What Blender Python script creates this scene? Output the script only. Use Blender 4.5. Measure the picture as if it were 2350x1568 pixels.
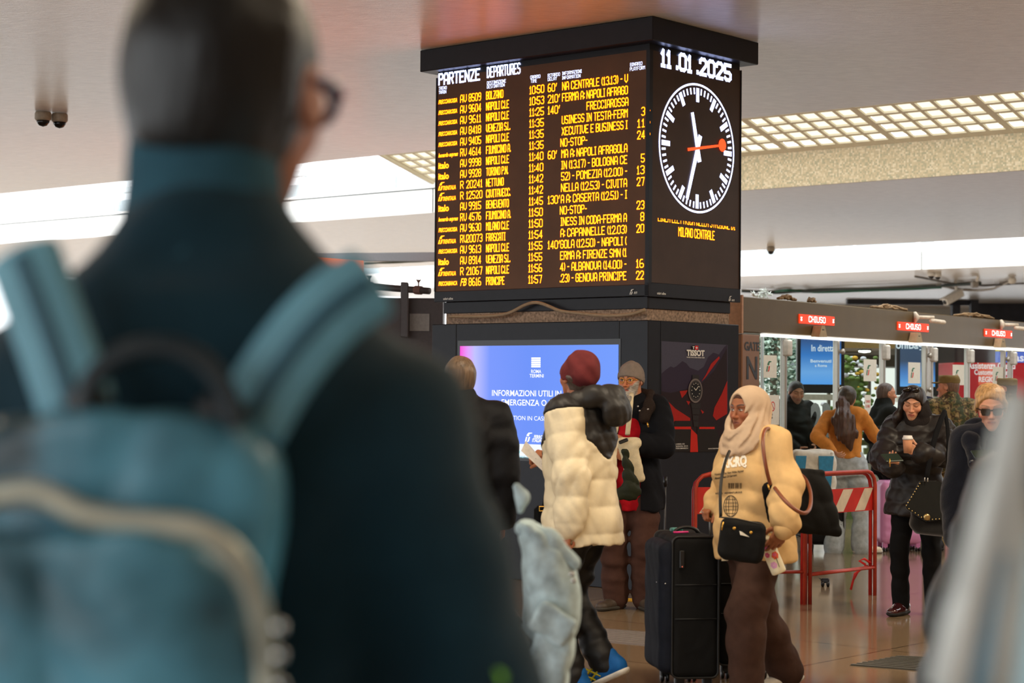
import bpy, math, random
import numpy as np

# ------------------------------------------------------------------ scene, camera, world, light
scn = bpy.context.scene
for _o in list(bpy.data.objects):
    bpy.data.objects.remove(_o)
COL = scn.collection
FPX = 4410.0                      # focal length in pixels of the 2350 x 1568 frame
CAMH = 1.55
_p, _r = math.atan(103 / FPX), 0.0084
FWD = np.array([0, math.cos(_p), math.sin(_p)])
_r0, _u0 = np.array([1.0, 0, 0]), np.array([0, -math.sin(_p), math.cos(_p)])
RGT = math.cos(_r) * _r0 + math.sin(_r) * _u0
UPV = -math.sin(_r) * _r0 + math.cos(_r) * _u0
EYE = np.array([0, 0, CAMH])
from mathutils import Matrix, Vector
cam_d = bpy.data.cameras.new('camera')
cam = bpy.data.objects.new('camera', cam_d)
COL.objects.link(cam)
cam_d.sensor_width = 36.0
cam_d.lens = 36.0 * FPX / 2350
cam_d.clip_start, cam_d.clip_end = 0.05, 300
cam_d.dof.use_dof = True
cam_d.dof.focus_distance = 13.2
cam_d.dof.aperture_fstop = 3.6
_M = Matrix.Identity(4)
for _i in range(3):
    _M[_i][0], _M[_i][1], _M[_i][2], _M[_i][3] = RGT[_i], UPV[_i], -FWD[_i], EYE[_i]
cam.matrix_world = _M
scn.camera = cam
scn.view_settings.view_transform = 'Standard'
scn.view_settings.look = 'None'
scn.view_settings.gamma = 1
scn.view_settings.exposure = 0.0
scn.view_settings.use_curve_mapping = False

world = bpy.data.worlds.new('overcast_daylight')
scn.world = world
world.use_nodes = True
_bg = world.node_tree.nodes['Background']
_bg.inputs['Color'].default_value = (0.95, 0.98, 1.0, 1)
_bg.inputs['Strength'].default_value = 2.9


def area_light(name, loc, sx, sy, power, color, rot=(0, 0, 0)):
    l = bpy.data.lights.new(name, 'AREA')
    l.shape = 'RECTANGLE'
    l.size, l.size_y, l.energy, l.color = sx, sy, power, color
    o = bpy.data.objects.new(name, l)
    o.location = loc
    o.rotation_euler = rot
    COL.objects.link(o)
    return o


CEIL = 4.362
# fill lamps added out of view under the ceiling, nearer than its visible part
for _x, _y, _pw in ((-3.6, 5.5, 60), (0.4, 8.2, 120), (3.6, 5.5, 140), (5.4, 10.5, 270), (-4.5, 11.0, 120), (2.6, 1.0, 20)):
    area_light('fill_strip_light', (_x, _y, CEIL - 0.02), 0.5, 2.6, _pw, (1.0, 0.84, 0.62), (0, 0, math.radians(49)))


# ------------------------------------------------------------------ geometry helpers
def ray(px, py):
    return FWD + RGT * ((px - 1175) / FPX) - UPV * ((py - 784) / FPX)


def P(px, py, Y):                 # the point of the place seen at a pixel, at depth Y
    d = ray(px, py)
    return EYE + d * (Y / d[1])


def G(px, py, z=0.0):             # the point of a level plane seen at a pixel
    d = ray(px, py)
    return EYE + d * ((z - CAMH) / d[2])


def PL(px, py, o, n):             # the point of a plane seen at a pixel
    d = ray(px, py)
    return EYE + d * (np.dot(o - EYE, n) / np.dot(d, n))


def vec(*a):
    return np.array(a, float)


def unit(v):
    v = np.asarray(v, float)
    return v / (np.linalg.norm(v) + 1e-12)


def Rz(a):
    c, s = math.cos(a), math.sin(a)
    return np.array([[c, -s, 0], [s, c, 0], [0, 0, 1.0]])


def Rx(a):
    c, s = math.cos(a), math.sin(a)
    return np.array([[1.0, 0, 0], [0, c, -s], [0, s, c]])


def Ry(a):
    c, s = math.cos(a), math.sin(a)
    return np.array([[c, 0, s], [0, 1.0, 0], [-s, 0, c]])


RAD = math.radians
MW = {}                           # object name -> (rotation, location) of its local frame


def props(o, label=None, cat=None, group=None, kind=None):
    if label: o['label'] = label
    if cat: o['category'] = cat
    if group: o['group'] = group
    if kind: o['kind'] = kind
    return o


def thing(name, label, cat, loc=(0, 0, 0), rotz=0.0, group=None):
    o = bpy.data.objects.new(name, None)
    o.empty_display_size = 0.2
    o.location = [float(v) for v in loc]
    o.rotation_euler = (0, 0, rotz)
    COL.objects.link(o)
    MW[o.name] = (Rz(rotz), np.array(loc, float))
    return props(o, label, cat, group)


class MB:
    """collects world-space shapes; build() links them as ONE mesh object"""

    def __init__(s):
        s.V, s.F, s.n = [], [], 0

    def add(s, V, F):
        V = np.asarray(V, float).reshape(-1, 3)
        s.V.append(V)
        s.F += [tuple(int(i) + s.n for i in f) for f in F]
        s.n += len(V)
        return s

    def box(s, o, X, Y, Z, a, b, bev=0.0):
        """box between local corners a and b in the frame o + x*X + y*Y + z*Z, edges chamfered by bev"""
        a, b = np.minimum(a, b).astype(float), np.maximum(a, b).astype(float)
        bev = min(bev, 0.49 * float(min(b - a)))
        if bev <= 0:
            L = [(x, y, z) for x in (a[0], b[0]) for y in (a[1], b[1]) for z in (a[2], b[2])]
            Q = [(0, 1, 3, 2), (4, 6, 7, 5), (0, 4, 5, 1), (2, 3, 7, 6), (0, 2, 6, 4), (1, 5, 7, 3)]
        else:
            c, h = (a + b) / 2, (b - a) / 2
            L, idx, Q = [], {}, []
            for i in (-1, 1):
                for j in (-1, 1):
                    for k in (-1, 1):
                        sg = np.array([i, j, k])
                        for ax in range(3):
                            q = h - bev
                            q = q.copy()
                            q[ax] = h[ax]
                            idx[(i, j, k, ax)] = len(L)
                            L.append(c + sg * q)
            for ax in range(3):
                u, v = [q for q in range(3) if q != ax]
                for sg in (-1, 1):
                    q = []
                    for su, sv in ((-1, -1), (1, -1), (1, 1), (-1, 1)):
                        t = [0, 0, 0]
                        t[ax], t[u], t[v] = sg, su, sv
                        q.append(idx[(t[0], t[1], t[2], ax)])
                    Q.append(tuple(q))
                for su in (-1, 1):
                    for sv in (-1, 1):
                        t0, t1 = [0, 0, 0], [0, 0, 0]
                        t0[ax], t1[ax] = -1, 1
                        t0[u] = t1[u] = su
                        t0[v] = t1[v] = sv
                        Q.append((idx[(*t0, u)], idx[(*t1, u)], idx[(*t1, v)], idx[(*t0, v)]))
            for i in (-1, 1):
                for j in (-1, 1):
                    for k in (-1, 1):
                        Q.append(tuple(idx[(i, j, k, ax)] for ax in range(3)))
        L = np.array(L)
        V = np.asarray(o) + L[:, :1] * X + L[:, 1:2] * Y + L[:, 2:3] * Z
        return s.add(V, Q)

    def abox(s, a, b, bev=0.0):
        return s.box(vec(0, 0, 0), vec(1, 0, 0), vec(0, 1, 0), vec(0, 0, 1), np.array(a, float), np.array(b, float), bev)

    def tube(s, pts, r, n=10, closed=False, flat=None):
        """tube along points; r a number or one per point; flat = (axis, factor) squashes the section"""
        pts = np.asarray(pts, float)
        m = len(pts)
        r = np.full(m, r) if np.isscalar(r) else np.asarray(r, float)
        T = np.gradient(pts, axis=0)
        if closed:
            T = np.roll(pts, -1, 0) - np.roll(pts, 1, 0)
        T /= np.linalg.norm(T, axis=1)[:, None] + 1e-12
        up = vec(0, 0, 1) if abs(T[0][2]) < 0.9 else vec(1, 0, 0)
        V = []
        nrm = unit(np.cross(up, T[0]))
        for i in range(m):
            nrm = unit(nrm - T[i] * np.dot(nrm, T[i]))
            bn = np.cross(T[i], nrm)
            a = np.arange(n) * 2 * math.pi / n
            ring = (nrm[None] * np.cos(a)[:, None] + bn[None] * np.sin(a)[:, None]) * r[i]
            if flat is not None:
                ax = unit(flat[0])
                ring = ring - ax * (ring @ ax)[:, None] * (1 - flat[1])
            V.append(pts[i] + ring)
        F = []
        for i in range(m - 1 + (1 if closed else 0)):
            p, q = i * n, ((i + 1) % m) * n
            F += [(p + j, p + (j + 1) % n, q + (j + 1) % n, q + j) for j in range(n)]
        if not closed:
            F += [tuple(range(n))[::-1], tuple((m - 1) * n + j for j in range(n))]
        return s.add(np.concatenate(V), F)

    def cyl(s, a, b, r, r2=None, n=16):
        return s.tube([a, b], [r, r if r2 is None else r2], n)

    def lathe(s, o, axis, prof, n=20, side=None):
        """profile of (radius, height) turned about axis at o"""
        ax = unit(axis)
        e = unit(np.cross(ax, vec(0, 0, 1) if abs(ax[2]) < 0.9 else vec(1, 0, 0)))
        f = np.cross(ax, e)
        V, F = [], []
        a = np.arange(n) * 2 * math.pi / n
        for r, h in prof:
            V.append(np.asarray(o) + ax * h + (e * np.cos(a)[:, None] + f * np.sin(a)[:, None]) * max(r, 1e-5))
        for i in range(len(prof) - 1):
            F += [(i * n + j, i * n + (j + 1) % n, (i + 1) * n + (j + 1) % n, (i + 1) * n + j) for j in range(n)]
        F += [tuple(range(n))[::-1], tuple((len(prof) - 1) * n + j for j in range(n))]
        return s.add(np.concatenate(V), F)

    def prism(s, poly, n, th):
        """flat polygon given in the world, thickened along n by th"""
        A = np.asarray(poly, float)
        B = A + np.asarray(n) * th
        m = len(A)
        F = [tuple(range(m))[::-1], tuple(range(m, 2 * m))]
        F += [(i, (i + 1) % m, m + (i + 1) % m, m + i) for i in range(m)]
        return s.add(np.concatenate([A, B]), F)

    def grid(s, fn, nu, nv, cu=False):
        V = [fn(i / nu, j / nv) for i in range(nu + (0 if cu else 1)) for j in range(nv + 1)]
        w = nv + 1
        F = []
        for i in range(nu):
            k = (i + 1) % nu if cu else i + 1
            F += [(i * w + j, k * w + j, k * w + j + 1, i * w + j + 1) for j in range(nv)]
        return s.add(V, F)

    def ball(s, c, r, n=12):
        r = np.array(r, float) * np.ones(3)
        return s.grid(lambda u, v: np.asarray(c) + r * vec(math.cos(2 * math.pi * u) * math.sin(math.pi * v), math.sin(2 * math.pi * u) * math.sin(math.pi * v), -math.cos(math.pi * v)), n, n, True)

    def text(s, string, o, ux, uz, size, xs=1.0, bold=0.0, shear=0.0, align='L', width=None, lift=None, th=0.0):
        """letters with their baseline start at o, cap height size, lying in the plane of ux, uz"""
        V, F, w = text_shape(string, bold, shear)
        V = V.copy()
        k = width / max(w * size, 1e-6) if width else xs
        x0 = {'L': 0, 'C': w / 2, 'R': w}[align]
        L = np.asarray(o) + ((V[:, :1] - x0) * size * k) * np.asarray(ux) + (V[:, 1:2] * size) * np.asarray(uz)
        if lift is not None:
            L = L + lift
        return s.add(L, F)

    def led(s, string, o, ux, uz, size, width=None, hw=0.40, shear=0.0, cw=0.075):
        """dot-matrix style stroke lettering, cap height size"""
        segs, x = [], 0.0
        for ch in string:
            g = LED.get(ch)
            if g is None:
                x += 2.6
                continue
            mxx = 0.0
            for st in g.split(';'):
                pts = [(float(t[0]), float(t[1])) for t in st.split()]
                mxx = max(mxx, max(t[0] for t in pts))
                segs += [((p[0] + x, p[1]), (q[0] + x, q[1])) for p, q in zip(pts, pts[1:])]
            x += mxx + 1.7
        tot = x - 1.7
        sx = (width / (tot + 2 * hw)) if width else size * cw
        sy = size / 8.0
        o, ux, uz = np.asarray(o, float), np.asarray(ux), np.asarray(uz)
        for (x0, y0), (x1, y1) in segs:
            a, b = np.array([(x0 + hw) * sx, y0 * sy]), np.array([(x1 + hw) * sx, y1 * sy])
            d = b - a
            d = d / (np.linalg.norm(d) + 1e-9)
            h = hw * sy
            n = np.array([-d[1], d[0]]) * h
            e = d * h * 0.7
            q = [a - e - n, b + e - n, b + e + n, a - e + n]
            s.add([o + ux * (t[0] + shear * t[1]) + uz * t[1] for t in q], [(0, 1, 2, 3)])
        return s

    def build(s, name, mat, parent=None, smooth=False, label=None):
        V = np.concatenate(s.V) if s.V else np.zeros((0, 3))
        return link_mesh(name, V, s.F, mat, parent, smooth, label)


LED = {'A': '00 06 18 38 46 40;03 43', 'B': '00 08 38 47 45 34 04;34 43 41 30 00', 'C': '46 47 38 18 07 01 10 30 41 42', 'D': '00 08 28 46 42 20 00', 'E': '40 00 08 48;04 34',
       'F': '00 08 48;04 34', 'G': '46 47 38 18 07 01 10 30 41 44 24', 'H': '00 08;40 48;04 44', 'I': '00 20;10 18;08 28', 'J': '02 01 10 20 31 38', 'L': '08 00 30', 'M': '00 08 25 48 40',
       'N': '00 08 40 48', 'O': '01 07 18 38 47 41 30 10 01', 'P': '00 08 38 47 45 34 04', 'Q': '01 07 18 38 47 41 30 10 01;22 40', 'R': '00 08 38 47 45 34 04;24 40',
       'S': '47 38 18 07 05 14 34 43 41 30 10 01', 'T': '08 48;28 20', 'U': '08 01 10 30 41 48', 'V': '08 02 20 42 48', 'W': '08 00 23 40 48', 'X': '00 48;08 40', 'Y': '08 24 48;24 20',
       'Z': '08 48 00 40', '0': '01 07 18 38 47 41 30 10 01', '1': '06 18 10;00 20', '2': '06 07 18 38 47 45 00 40', '3': '07 18 38 47 45 34 24;34 43 41 30 10 01', '4': '30 38 02 42',
       '5': '48 08 04 34 43 41 30 10 01', '6': '38 18 06 01 10 30 41 43 34 04', '7': '08 48 20', '8': '14 05 07 18 38 47 45 34 14 03 01 10 30 41 43 34', '9': '10 30 42 47 38 18 07 05 14 44',
       '.': '00 01', ':': '01 02;05 06', "'": '05 18', '(': '18 06 02 10', ')': '08 16 12 00', '-': '04 24', '*': '02 46;06 42;16 31;11 36'}
_TXT = {}


def text_shape(string, bold=0.0, shear=0.0):
    key = (string, bold, shear)
    if key not in _TXT:
        cu = bpy.data.curves.new('lettering', 'FONT')
        cu.body = string
        cu.offset = bold
        cu.shear = shear
        cu.resolution_u = 3
        ob = bpy.data.objects.new('lettering', cu)
        me = bpy.data.meshes.new_from_object(ob)
        V = np.zeros(len(me.vertices) * 3)
        me.vertices.foreach_get('co', V)
        V = V.reshape(-1, 3)[:, :2]
        F = [tuple(p.vertices) for p in me.polygons]
        bpy.data.objects.remove(ob)
        bpy.data.meshes.remove(me)
        bpy.data.curves.remove(cu)
        V = V / 0.682
        if len(V):
            V[:, 0] -= V[:, 0].min()
        _TXT[key] = (V, F, V[:, 0].max() if len(V) else 1.0)
    return _TXT[key]


def link_mesh(name, V, F, mat, parent=None, smooth=False, label=None, col=None):
    V = np.asarray(V, float)
    if parent is not None:
        R, t = MW[parent.name]
        V = (V - t) @ R
    me = bpy.data.meshes.new(name)
    me.from_pydata(V.tolist(), [], F if isinstance(F, list) else F.tolist())
    me.update()
    if smooth:
        me.polygons.foreach_set('use_smooth', np.ones(len(me.polygons), bool))
    if col is not None:
        at = me.color_attributes.new('tone', 'FLOAT_COLOR', 'POINT')
        at.data.foreach_set('color', np.concatenate([col, np.ones((len(col), 1))], 1).astype(np.float32).ravel())
    if mat is not None:
        me.materials.append(mat)
    o = bpy.data.objects.new(name, me)
    COL.objects.link(o)
    if parent is not None:
        o.parent = parent
        MW[o.name] = MW[parent.name]
    else:
        MW[o.name] = (np.eye(3), np.zeros(3))
    if label:
        o['label'] = label
    return o


# ------------------------------------------------------------------ materials
def srgb(r, g, b):
    f = lambda c: (c / 255 / 12.92) if c <= 10 else ((c / 255 + 0.055) / 1.055) ** 2.4
    return (f(r), f(g), f(b), 1)


def mat(name, rgb, rough=0.6, metal=0.0, nscale=30.0, nvar=0.12, bump=0.0, bscale=None, spec=0.5, sheen=0.0, coat=0.0, attr=False, stretch=None):
    m = bpy.data.materials.new(name)
    m.use_nodes = True
    nt = m.node_tree
    bs = nt.nodes['Principled BSDF']
    bs.inputs['Roughness'].default_value = rough
    bs.inputs['Metallic'].default_value = metal
    bs.inputs['Specular IOR Level'].default_value = spec
    if sheen: bs.inputs['Sheen Weight'].default_value = sheen
    if coat: bs.inputs['Coat Weight'].default_value = coat
    tc = nt.nodes.new('ShaderNodeTexCoord')
    vecout = tc.outputs['Object']
    if stretch:
        mp = nt.nodes.new('ShaderNodeMapping')
        mp.inputs['Rotation'].default_value = (0, 0, stretch[3] if len(stretch) > 3 else 0)
        mp.inputs['Scale'].default_value = stretch[:3]
        nt.links.new(vecout, mp.inputs['Vector'])
        vecout = mp.outputs['Vector']
    nz = nt.nodes.new('ShaderNodeTexNoise')
    nz.inputs['Scale'].default_value = nscale
    nz.inputs['Detail'].default_value = 5
    nt.links.new(vecout, nz.inputs['Vector'])
    mr = nt.nodes.new('ShaderNodeMapRange')
    mr.inputs['From Min'].default_value, mr.inputs['From Max'].default_value = 0.3, 0.7
    mr.inputs['To Min'].default_value, mr.inputs['To Max'].default_value = 1 - nvar, 1 + nvar
    nt.links.new(nz.outputs['Fac'], mr.inputs['Value'])
    mx = nt.nodes.new('ShaderNodeVectorMath')
    mx.operation = 'SCALE'
    if attr:
        at = nt.nodes.new('ShaderNodeAttribute')
        at.attribute_name = 'tone'
        nt.links.new(at.outputs['Color'], mx.inputs[0])
    else:
        mx.inputs[0].default_value = srgb(*rgb)[:3]
    nt.links.new(mr.outputs['Result'], mx.inputs['Scale'])
    nt.links.new(mx.outputs['Vector'], bs.inputs['Base Color'])
    if bump:
        bz = nz
        if bscale:
            bz = nt.nodes.new('ShaderNodeTexNoise')
            bz.inputs['Scale'].default_value = bscale
            bz.inputs['Detail'].default_value = 3
            nt.links.new(vecout, bz.inputs['Vector'])
        bp = nt.nodes.new('ShaderNodeBump')
        bp.inputs['Strength'].default_value = bump
        bp.inputs['Distance'].default_value = 0.01
        nt.links.new(bz.outputs['Fac'], bp.inputs['Height'])
        nt.links.new(bp.outputs['Normal'], bs.inputs['Normal'])
    m.diffuse_color = srgb(*rgb)
    return m


def glow(name, lin, strength):
    """a surface that gives off light (LED, screen, lamp)"""
    m = bpy.data.materials.new(name)
    m.use_nodes = True
    bs = m.node_tree.nodes['Principled BSDF']
    bs.inputs['Base Color'].default_value = (0.02, 0.02, 0.02, 1)
    bs.inputs['Emission Color'].default_value = (*lin, 1)
    bs.inputs['Emission Strength'].default_value = strength
    m.diffuse_color = (*[min(1, c) for c in lin], 1)
    return m


def glass_mat(name, tint=(0.92, 0.97, 0.95), alpha=0.12):
    m = bpy.data.materials.new(name)
    m.use_nodes = True
    nt = m.node_tree
    bs = nt.nodes['Principled BSDF']
    out = nt.nodes['Material Output']
    gl = nt.nodes.new('ShaderNodeBsdfGlossy')
    gl.inputs['Roughness'].default_value = 0.03
    tr = nt.nodes.new('ShaderNodeBsdfTransparent')
    tr.inputs['Color'].default_value = (*tint, 1)
    fr = nt.nodes.new('ShaderNodeFresnel')
    ge = nt.nodes.new('ShaderNodeNewGeometry')
    io = nt.nodes.new('ShaderNodeMapRange')
    io.inputs['To Min'].default_value, io.inputs['To Max'].default_value = 1.45, 1 / 1.45
    nt.links.new(ge.outputs['Backfacing'], io.inputs['Value'])
    nt.links.new(io.outputs['Result'], fr.inputs['IOR'])
    mx = nt.nodes.new('ShaderNodeMixShader')
    hf = nt.nodes.new('ShaderNodeMath')
    hf.operation = 'MULTIPLY'
    hf.inputs[1].default_value = 0.22
    nt.links.new(fr.outputs['Fac'], hf.inputs[0])
    nt.links.new(hf.outputs[0], mx.inputs['Fac'])
    nt.links.new(tr.outputs['BSDF'], mx.inputs[1])
    nt.links.new(gl.outputs['BSDF'], mx.inputs[2])
    nt.links.new(mx.outputs['Shader'], out.inputs['Surface'])
    nt.nodes.remove(bs)
    m.diffuse_color = (0.8, 0.9, 0.9, 0.3)
    return m


def nodes_of(m):
    return m.node_tree.nodes, m.node_tree.links

# ------------------------------------------------------------------ the pillar's frame: b along its right face, a along its left face
uR = unit(vec(*ray(4980, 919)[:2], 0))
uL = vec(-uR[1], uR[0], 0)
C0 = P(1488, 680, 14.6)
C0[2] = 0
PSI = math.atan2(uR[1], uR[0])
ZZ = vec(0, 0, 1)


def W(b, a, z=0.0):
    return C0 + uR * b + uL * a + ZZ * z


def LFp(px, py, off=0.0):         # on the left face (or a plane off in front of it)
    return PL(px, py, C0 - uR * off, -uR)


def RFp(px, py, off=0.0):
    return PL(px, py, C0 - uL * off, -uL)


def pbox(mb, b0, b1, a0, a1, z0, z1, bev=0.0):
    return mb.box(C0, uR, uL, ZZ, (b0, a0, z0), (b1, a1, z1), bev)


# ------------------------------------------------------------------ floor, ceiling
def floor_material():
    m = mat('terrazzo', (140, 119, 94), rough=0.16, nscale=110, nvar=0.34, spec=0.5)
    n, l = nodes_of(m)
    bs = n['Principled BSDF']
    tc = n.new('ShaderNodeTexCoord')
    mp = n.new('ShaderNodeMapping')
    mp.inputs['Rotation'].default_value = (0, 0, -PSI)
    br = n.new('ShaderNodeTexBrick')
    br.offset = 0.0
    br.inputs['Scale'].default_value = 1.0
    br.inputs['Brick Width'].default_value = 1.45
    br.inputs['Row Height'].default_value = 1.45
    br.inputs['Mortar Size'].default_value = 0.007
    br.inputs['Color1'].default_value = (1, 1, 1, 1)
    br.inputs['Color2'].default_value = (0.9, 0.88, 0.88, 1)
    br.inputs['Mortar'].default_value = (0.25, 0.22, 0.2, 1)
    l.new(tc.outputs['Object'], mp.inputs['Vector'])
    l.new(mp.outputs['Vector'], br.inputs['Vector'])
    big = n.new('ShaderNodeTexNoise')
    big.inputs['Scale'].default_value = 1.1
    l.new(tc.outputs['Object'], big.inputs['Vector'])
    rr = n.new('ShaderNodeMapRange')
    rr.inputs['To Min'].default_value, rr.inputs['To Max'].default_value = 0.06, 0.18
    l.new(big.outputs['Fac'], rr.inputs['Value'])
    l.new(rr.outputs['Result'], bs.inputs['Roughness'])
    src = bs.inputs['Base Color'].links[0].from_socket
    mu = n.new('ShaderNodeMix')
    mu.data_type = 'RGBA'
    mu.blend_type = 'MULTIPLY'
    mu.inputs[0].default_value = 1
    l.new(src, mu.inputs[6])
    l.new(br.outputs['Color'], mu.inputs[7])
    l.new(mu.outputs[2], bs.inputs['Base Color'])
    return m


M_floor = floor_material()
props(MB().abox((-60, -20, -0.2), (60, 75, 0)).build('floor', M_floor), kind='structure')
M_ceil = mat('brushed_ceiling', (222, 217, 210), rough=0.30, nscale=9, nvar=0.14, bump=0.5, bscale=16, spec=0.8, stretch=(0.8, 7, 1, -PSI - RAD(78)))
_cm = _n = None
B1, B2, B3, B4 = 4.95, 11.02, 21.05, 28.4
LATA = 12.53


def slab(b0, b1, name):
    mb = MB()
    pbox(mb, b0, b1, -26, 34, CEIL, CEIL + 0.45)
    props(mb.build(name, M_ceil), kind='structure')


slab(-18, B1, 'ceiling')
slab(B2 + 0.02, B3, 'ceiling')
slab(B4 + 0.02, 75, 'ceiling')


def mosaic_material():
    m = mat('mosaic_tile', (205, 192, 158), rough=0.45, nscale=3, nvar=0.05)
    n, l = nodes_of(m)
    bs = n['Principled BSDF']
    tc = n.new('ShaderNodeTexCoord')
    mp = n.new('ShaderNodeMapping')
    mp.inputs['Rotation'].default_value = (0, 0, -PSI - RAD(90))
    mp.inputs['Scale'].default_value = (42, 42, 42)
    l.new(tc.outputs['Object'], mp.inputs['Vector'])
    fl = n.new('ShaderNodeVectorMath')
    fl.operation = 'FLOOR'
    l.new(mp.outputs['Vector'], fl.inputs[0])
    mk = n.new('ShaderNodeVectorMath')
    mk.operation = 'MULTIPLY'
    mk.inputs[1].default_value = (1, 0, 1)
    l.new(fl.outputs['Vector'], mk.inputs[0])
    wn = n.new('ShaderNodeTexWhiteNoise')
    wn.noise_dimensions = '3D'
    l.new(mk.outputs['Vector'], wn.inputs['Vector'])
    cr = n.new('ShaderNodeValToRGB')
    e = cr.color_ramp.elements
    e[0].position, e[0].color = 0.0, srgb(176, 170, 136)
    e[1].position, e[1].color = 1.0, srgb(232, 218, 186)
    x = e.new(0.35)
    x.color = srgb(200, 184, 146)
    x = e.new(0.7)
    x.color = srgb(214, 196, 156)
    l.new(wn.outputs['Value'], cr.inputs['Fac'])
    l.new(cr.outputs['Color'], bs.inputs['Base Color'])
    return m


M_mosaic = mosaic_material()
M_plaster = mat('white_plaster', (236, 236, 232), rough=0.7, nscale=6, nvar=0.05, bump=0.2)
M_whitemetal = mat('white_metal', (225, 230, 232), rough=0.4, nscale=4, nvar=0.04)
ZT = 4.858                         # top of the tiled beam
for nm, a0, a1, m_, bb in (('trim_1', -26, LATA, M_mosaic, B2), ('trim_2', LATA, 34, M_plaster, B2)):
    mb = MB()
    pbox(mb, bb - 0.03, bb + 0.02, a0, a1, CEIL - 0.004, ZT if nm == 'trim_1' else ZT - 0.09)
    props(mb.build(nm, m_), kind='structure')
A3 = float((PL(2115, 600, W(B4, 0), -uR) - C0) @ uL)
for nm, a0, a1, m_ in (('trim_3', -26, A3 - 0.03, mat('pale_mosaic', (225, 224, 214), rough=0.6, nscale=40, nvar=0.12)), ('trim_4', A3, 34, M_plaster)):
    mb = MB()
    pbox(mb, B4 - 0.03, B4 + 0.02, a0, a1, CEIL - 0.004, CEIL + 0.42)
    props(mb.build(nm, m_), kind='structure')

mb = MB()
pbox(mb, B2 - 0.036, B2 - 0.028, LATA, 34, ZT - 0.115, ZT - 0.09)  # dark strip standing in for the rail's shadow line on the fascia top
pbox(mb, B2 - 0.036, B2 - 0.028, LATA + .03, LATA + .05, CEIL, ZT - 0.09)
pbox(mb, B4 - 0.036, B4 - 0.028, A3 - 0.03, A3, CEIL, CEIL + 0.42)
props(mb.build('trim_9', mat('shadow_joint', (84, 88, 88), rough=0.8)), kind='structure')
# lattice lighting panels sloping down to the tiled beam
M_lat = mat('lattice_enamel', (232, 226, 204), rough=0.5, nscale=8, nvar=0.05)
M_latglow = glow('lit_diffuser', (1.0, 0.93, 0.72), 1.25)
SL = 0.287
dS = unit(uR - ZZ * SL)
nS = unit(np.cross(uL, dS))
if nS[2] > 0: nS = -nS
PLEN, PIT = 1.686, 0.272
for k in range(9):
    a1 = LATA - 0.02 - k * PLEN
    t = thing('ceiling_light_panel', 'sloping lattice light panel glowing cream above the tiled beam', 'ceiling light', W(B2 - 1.2, a1 - PLEN / 2, ZT + 0.34), PSI, 'lattice light panels in the ceiling well')
    o = W(B2 - 0.03, a1, ZT + 0.012)
    g, d = MB(), MB()
    U, Vv = -uL, -dS
    rows, cols, wbar = 8, 6, 0.027
    lenV = 0.11 + rows * PIT
    g.box(o, U, Vv, nS, (0.004, 0, 0), (PLEN - 0.004, 0.11 + wbar, 0.03))
    for r in range(1, rows + 1):
        g.box(o, U, Vv, nS, (0.004, 0.11 + r * PIT - wbar, 0.0), (PLEN - 0.004, 0.11 + r * PIT + wbar, 0.03))
    e0 = (PLEN - cols * PIT) / 2
    for c in range(cols + 1):
        x0, x1 = e0 + c * PIT - wbar, e0 + c * PIT + wbar
        if c == 0: x0 = 0.004
        if c == cols: x1 = PLEN - 0.004
        for r in range(rows):
            g.box(o, U, Vv, nS, (x0, 0.11 + r * PIT + wbar, 0), (x1, 0.11 + (r + 1) * PIT - wbar, 0.03))
        if 0 < c < cols or True:
            pass
    d.box(o, U, Vv, nS, (0.01, 0.12, -0.05), (PLEN - 0.01, lenV - 0.01, -0.045))
    g.build('grille', M_lat, t)
    d.build('diffuser', M_latglow, t)
# the end board of the lattice where the open skylight begins
mb = MB()
mb.box(W(B2 - 0.03, LATA, ZT + 0.012), uL, -dS, nS, (0, 0, -0.07), (0.05, 2.35, 0.06))
props(mb.build('trim_5', M_lat), kind='structure')

# skylight frames standing on the beams, with daylight behind them
def skylight(n, b, a0, a1, step, z0):
    root = MB()
    for a in np.arange(a0, a1, step):
        root.box(C0, uR, uL, ZZ, (b + 0.02, a, z0), (b + 0.1, a + 0.09, z0 + 0.85))
    pbox(root, b, b + 0.12, a0, a1, z0 - 0.02, z0 + 0.04)
    pbox(root, b + 0.0, b + 0.12, a0, a1, z0 + 0.40, z0 + 0.50)
    for k_ in range(3):
        pbox(root, b - 1.5 - 1.2 * k_, b - 1.42 - 1.2 * k_, a0, a1, z0 + 1.15, z0 + 1.25)
    f = props(root.build('window_%d' % n, M_whitemetal), kind='structure')
    sl = MB()
    for a in np.arange(a0, a1, step):
        sl.box(C0, uR, uL, ZZ, (b + 0.7, a, z0), (b + 0.74, a + step * 0.95, z0 + 0.36))
    sl.build('ventilation_grille', mat('vent_grey', (168, 178, 182), rough=0.5), f)
    return f


skylight(1, B2 + 0.05, LATA + 0.1, 33.5, 1.55, ZT - 0.08)
skylight(2, B4 + 0.05, A3 + 0.1, 33.5, 2.2, CEIL + 0.42)
for b0, b1, a0, a1, pw in ((B1 + .3, B2 - .3, LATA + 0.5, 33, 1900), (B3 + 0.5, B4 - 0.5, A3 - 2, 33, 2400)):
    c = W((b0 + b1) / 2, (a0 + a1) / 2, CEIL + 2.6)
    area_light('skylight_daylight', c, b1 - b0, a1 - a0, pw, (0.95, 0.98, 1.0), (0, 0, PSI))

mb = MB()
pbox(mb, -18, 58, -11.4, -11, 0, CEIL + 0.4)  # unseen wall, added to keep daylight off the right of the ceiling
props(mb.build('wall_light_block', mat('warm_wall', (150, 122, 96), rough=0.7, nscale=1, nvar=0.2)), kind='structure')

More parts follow.
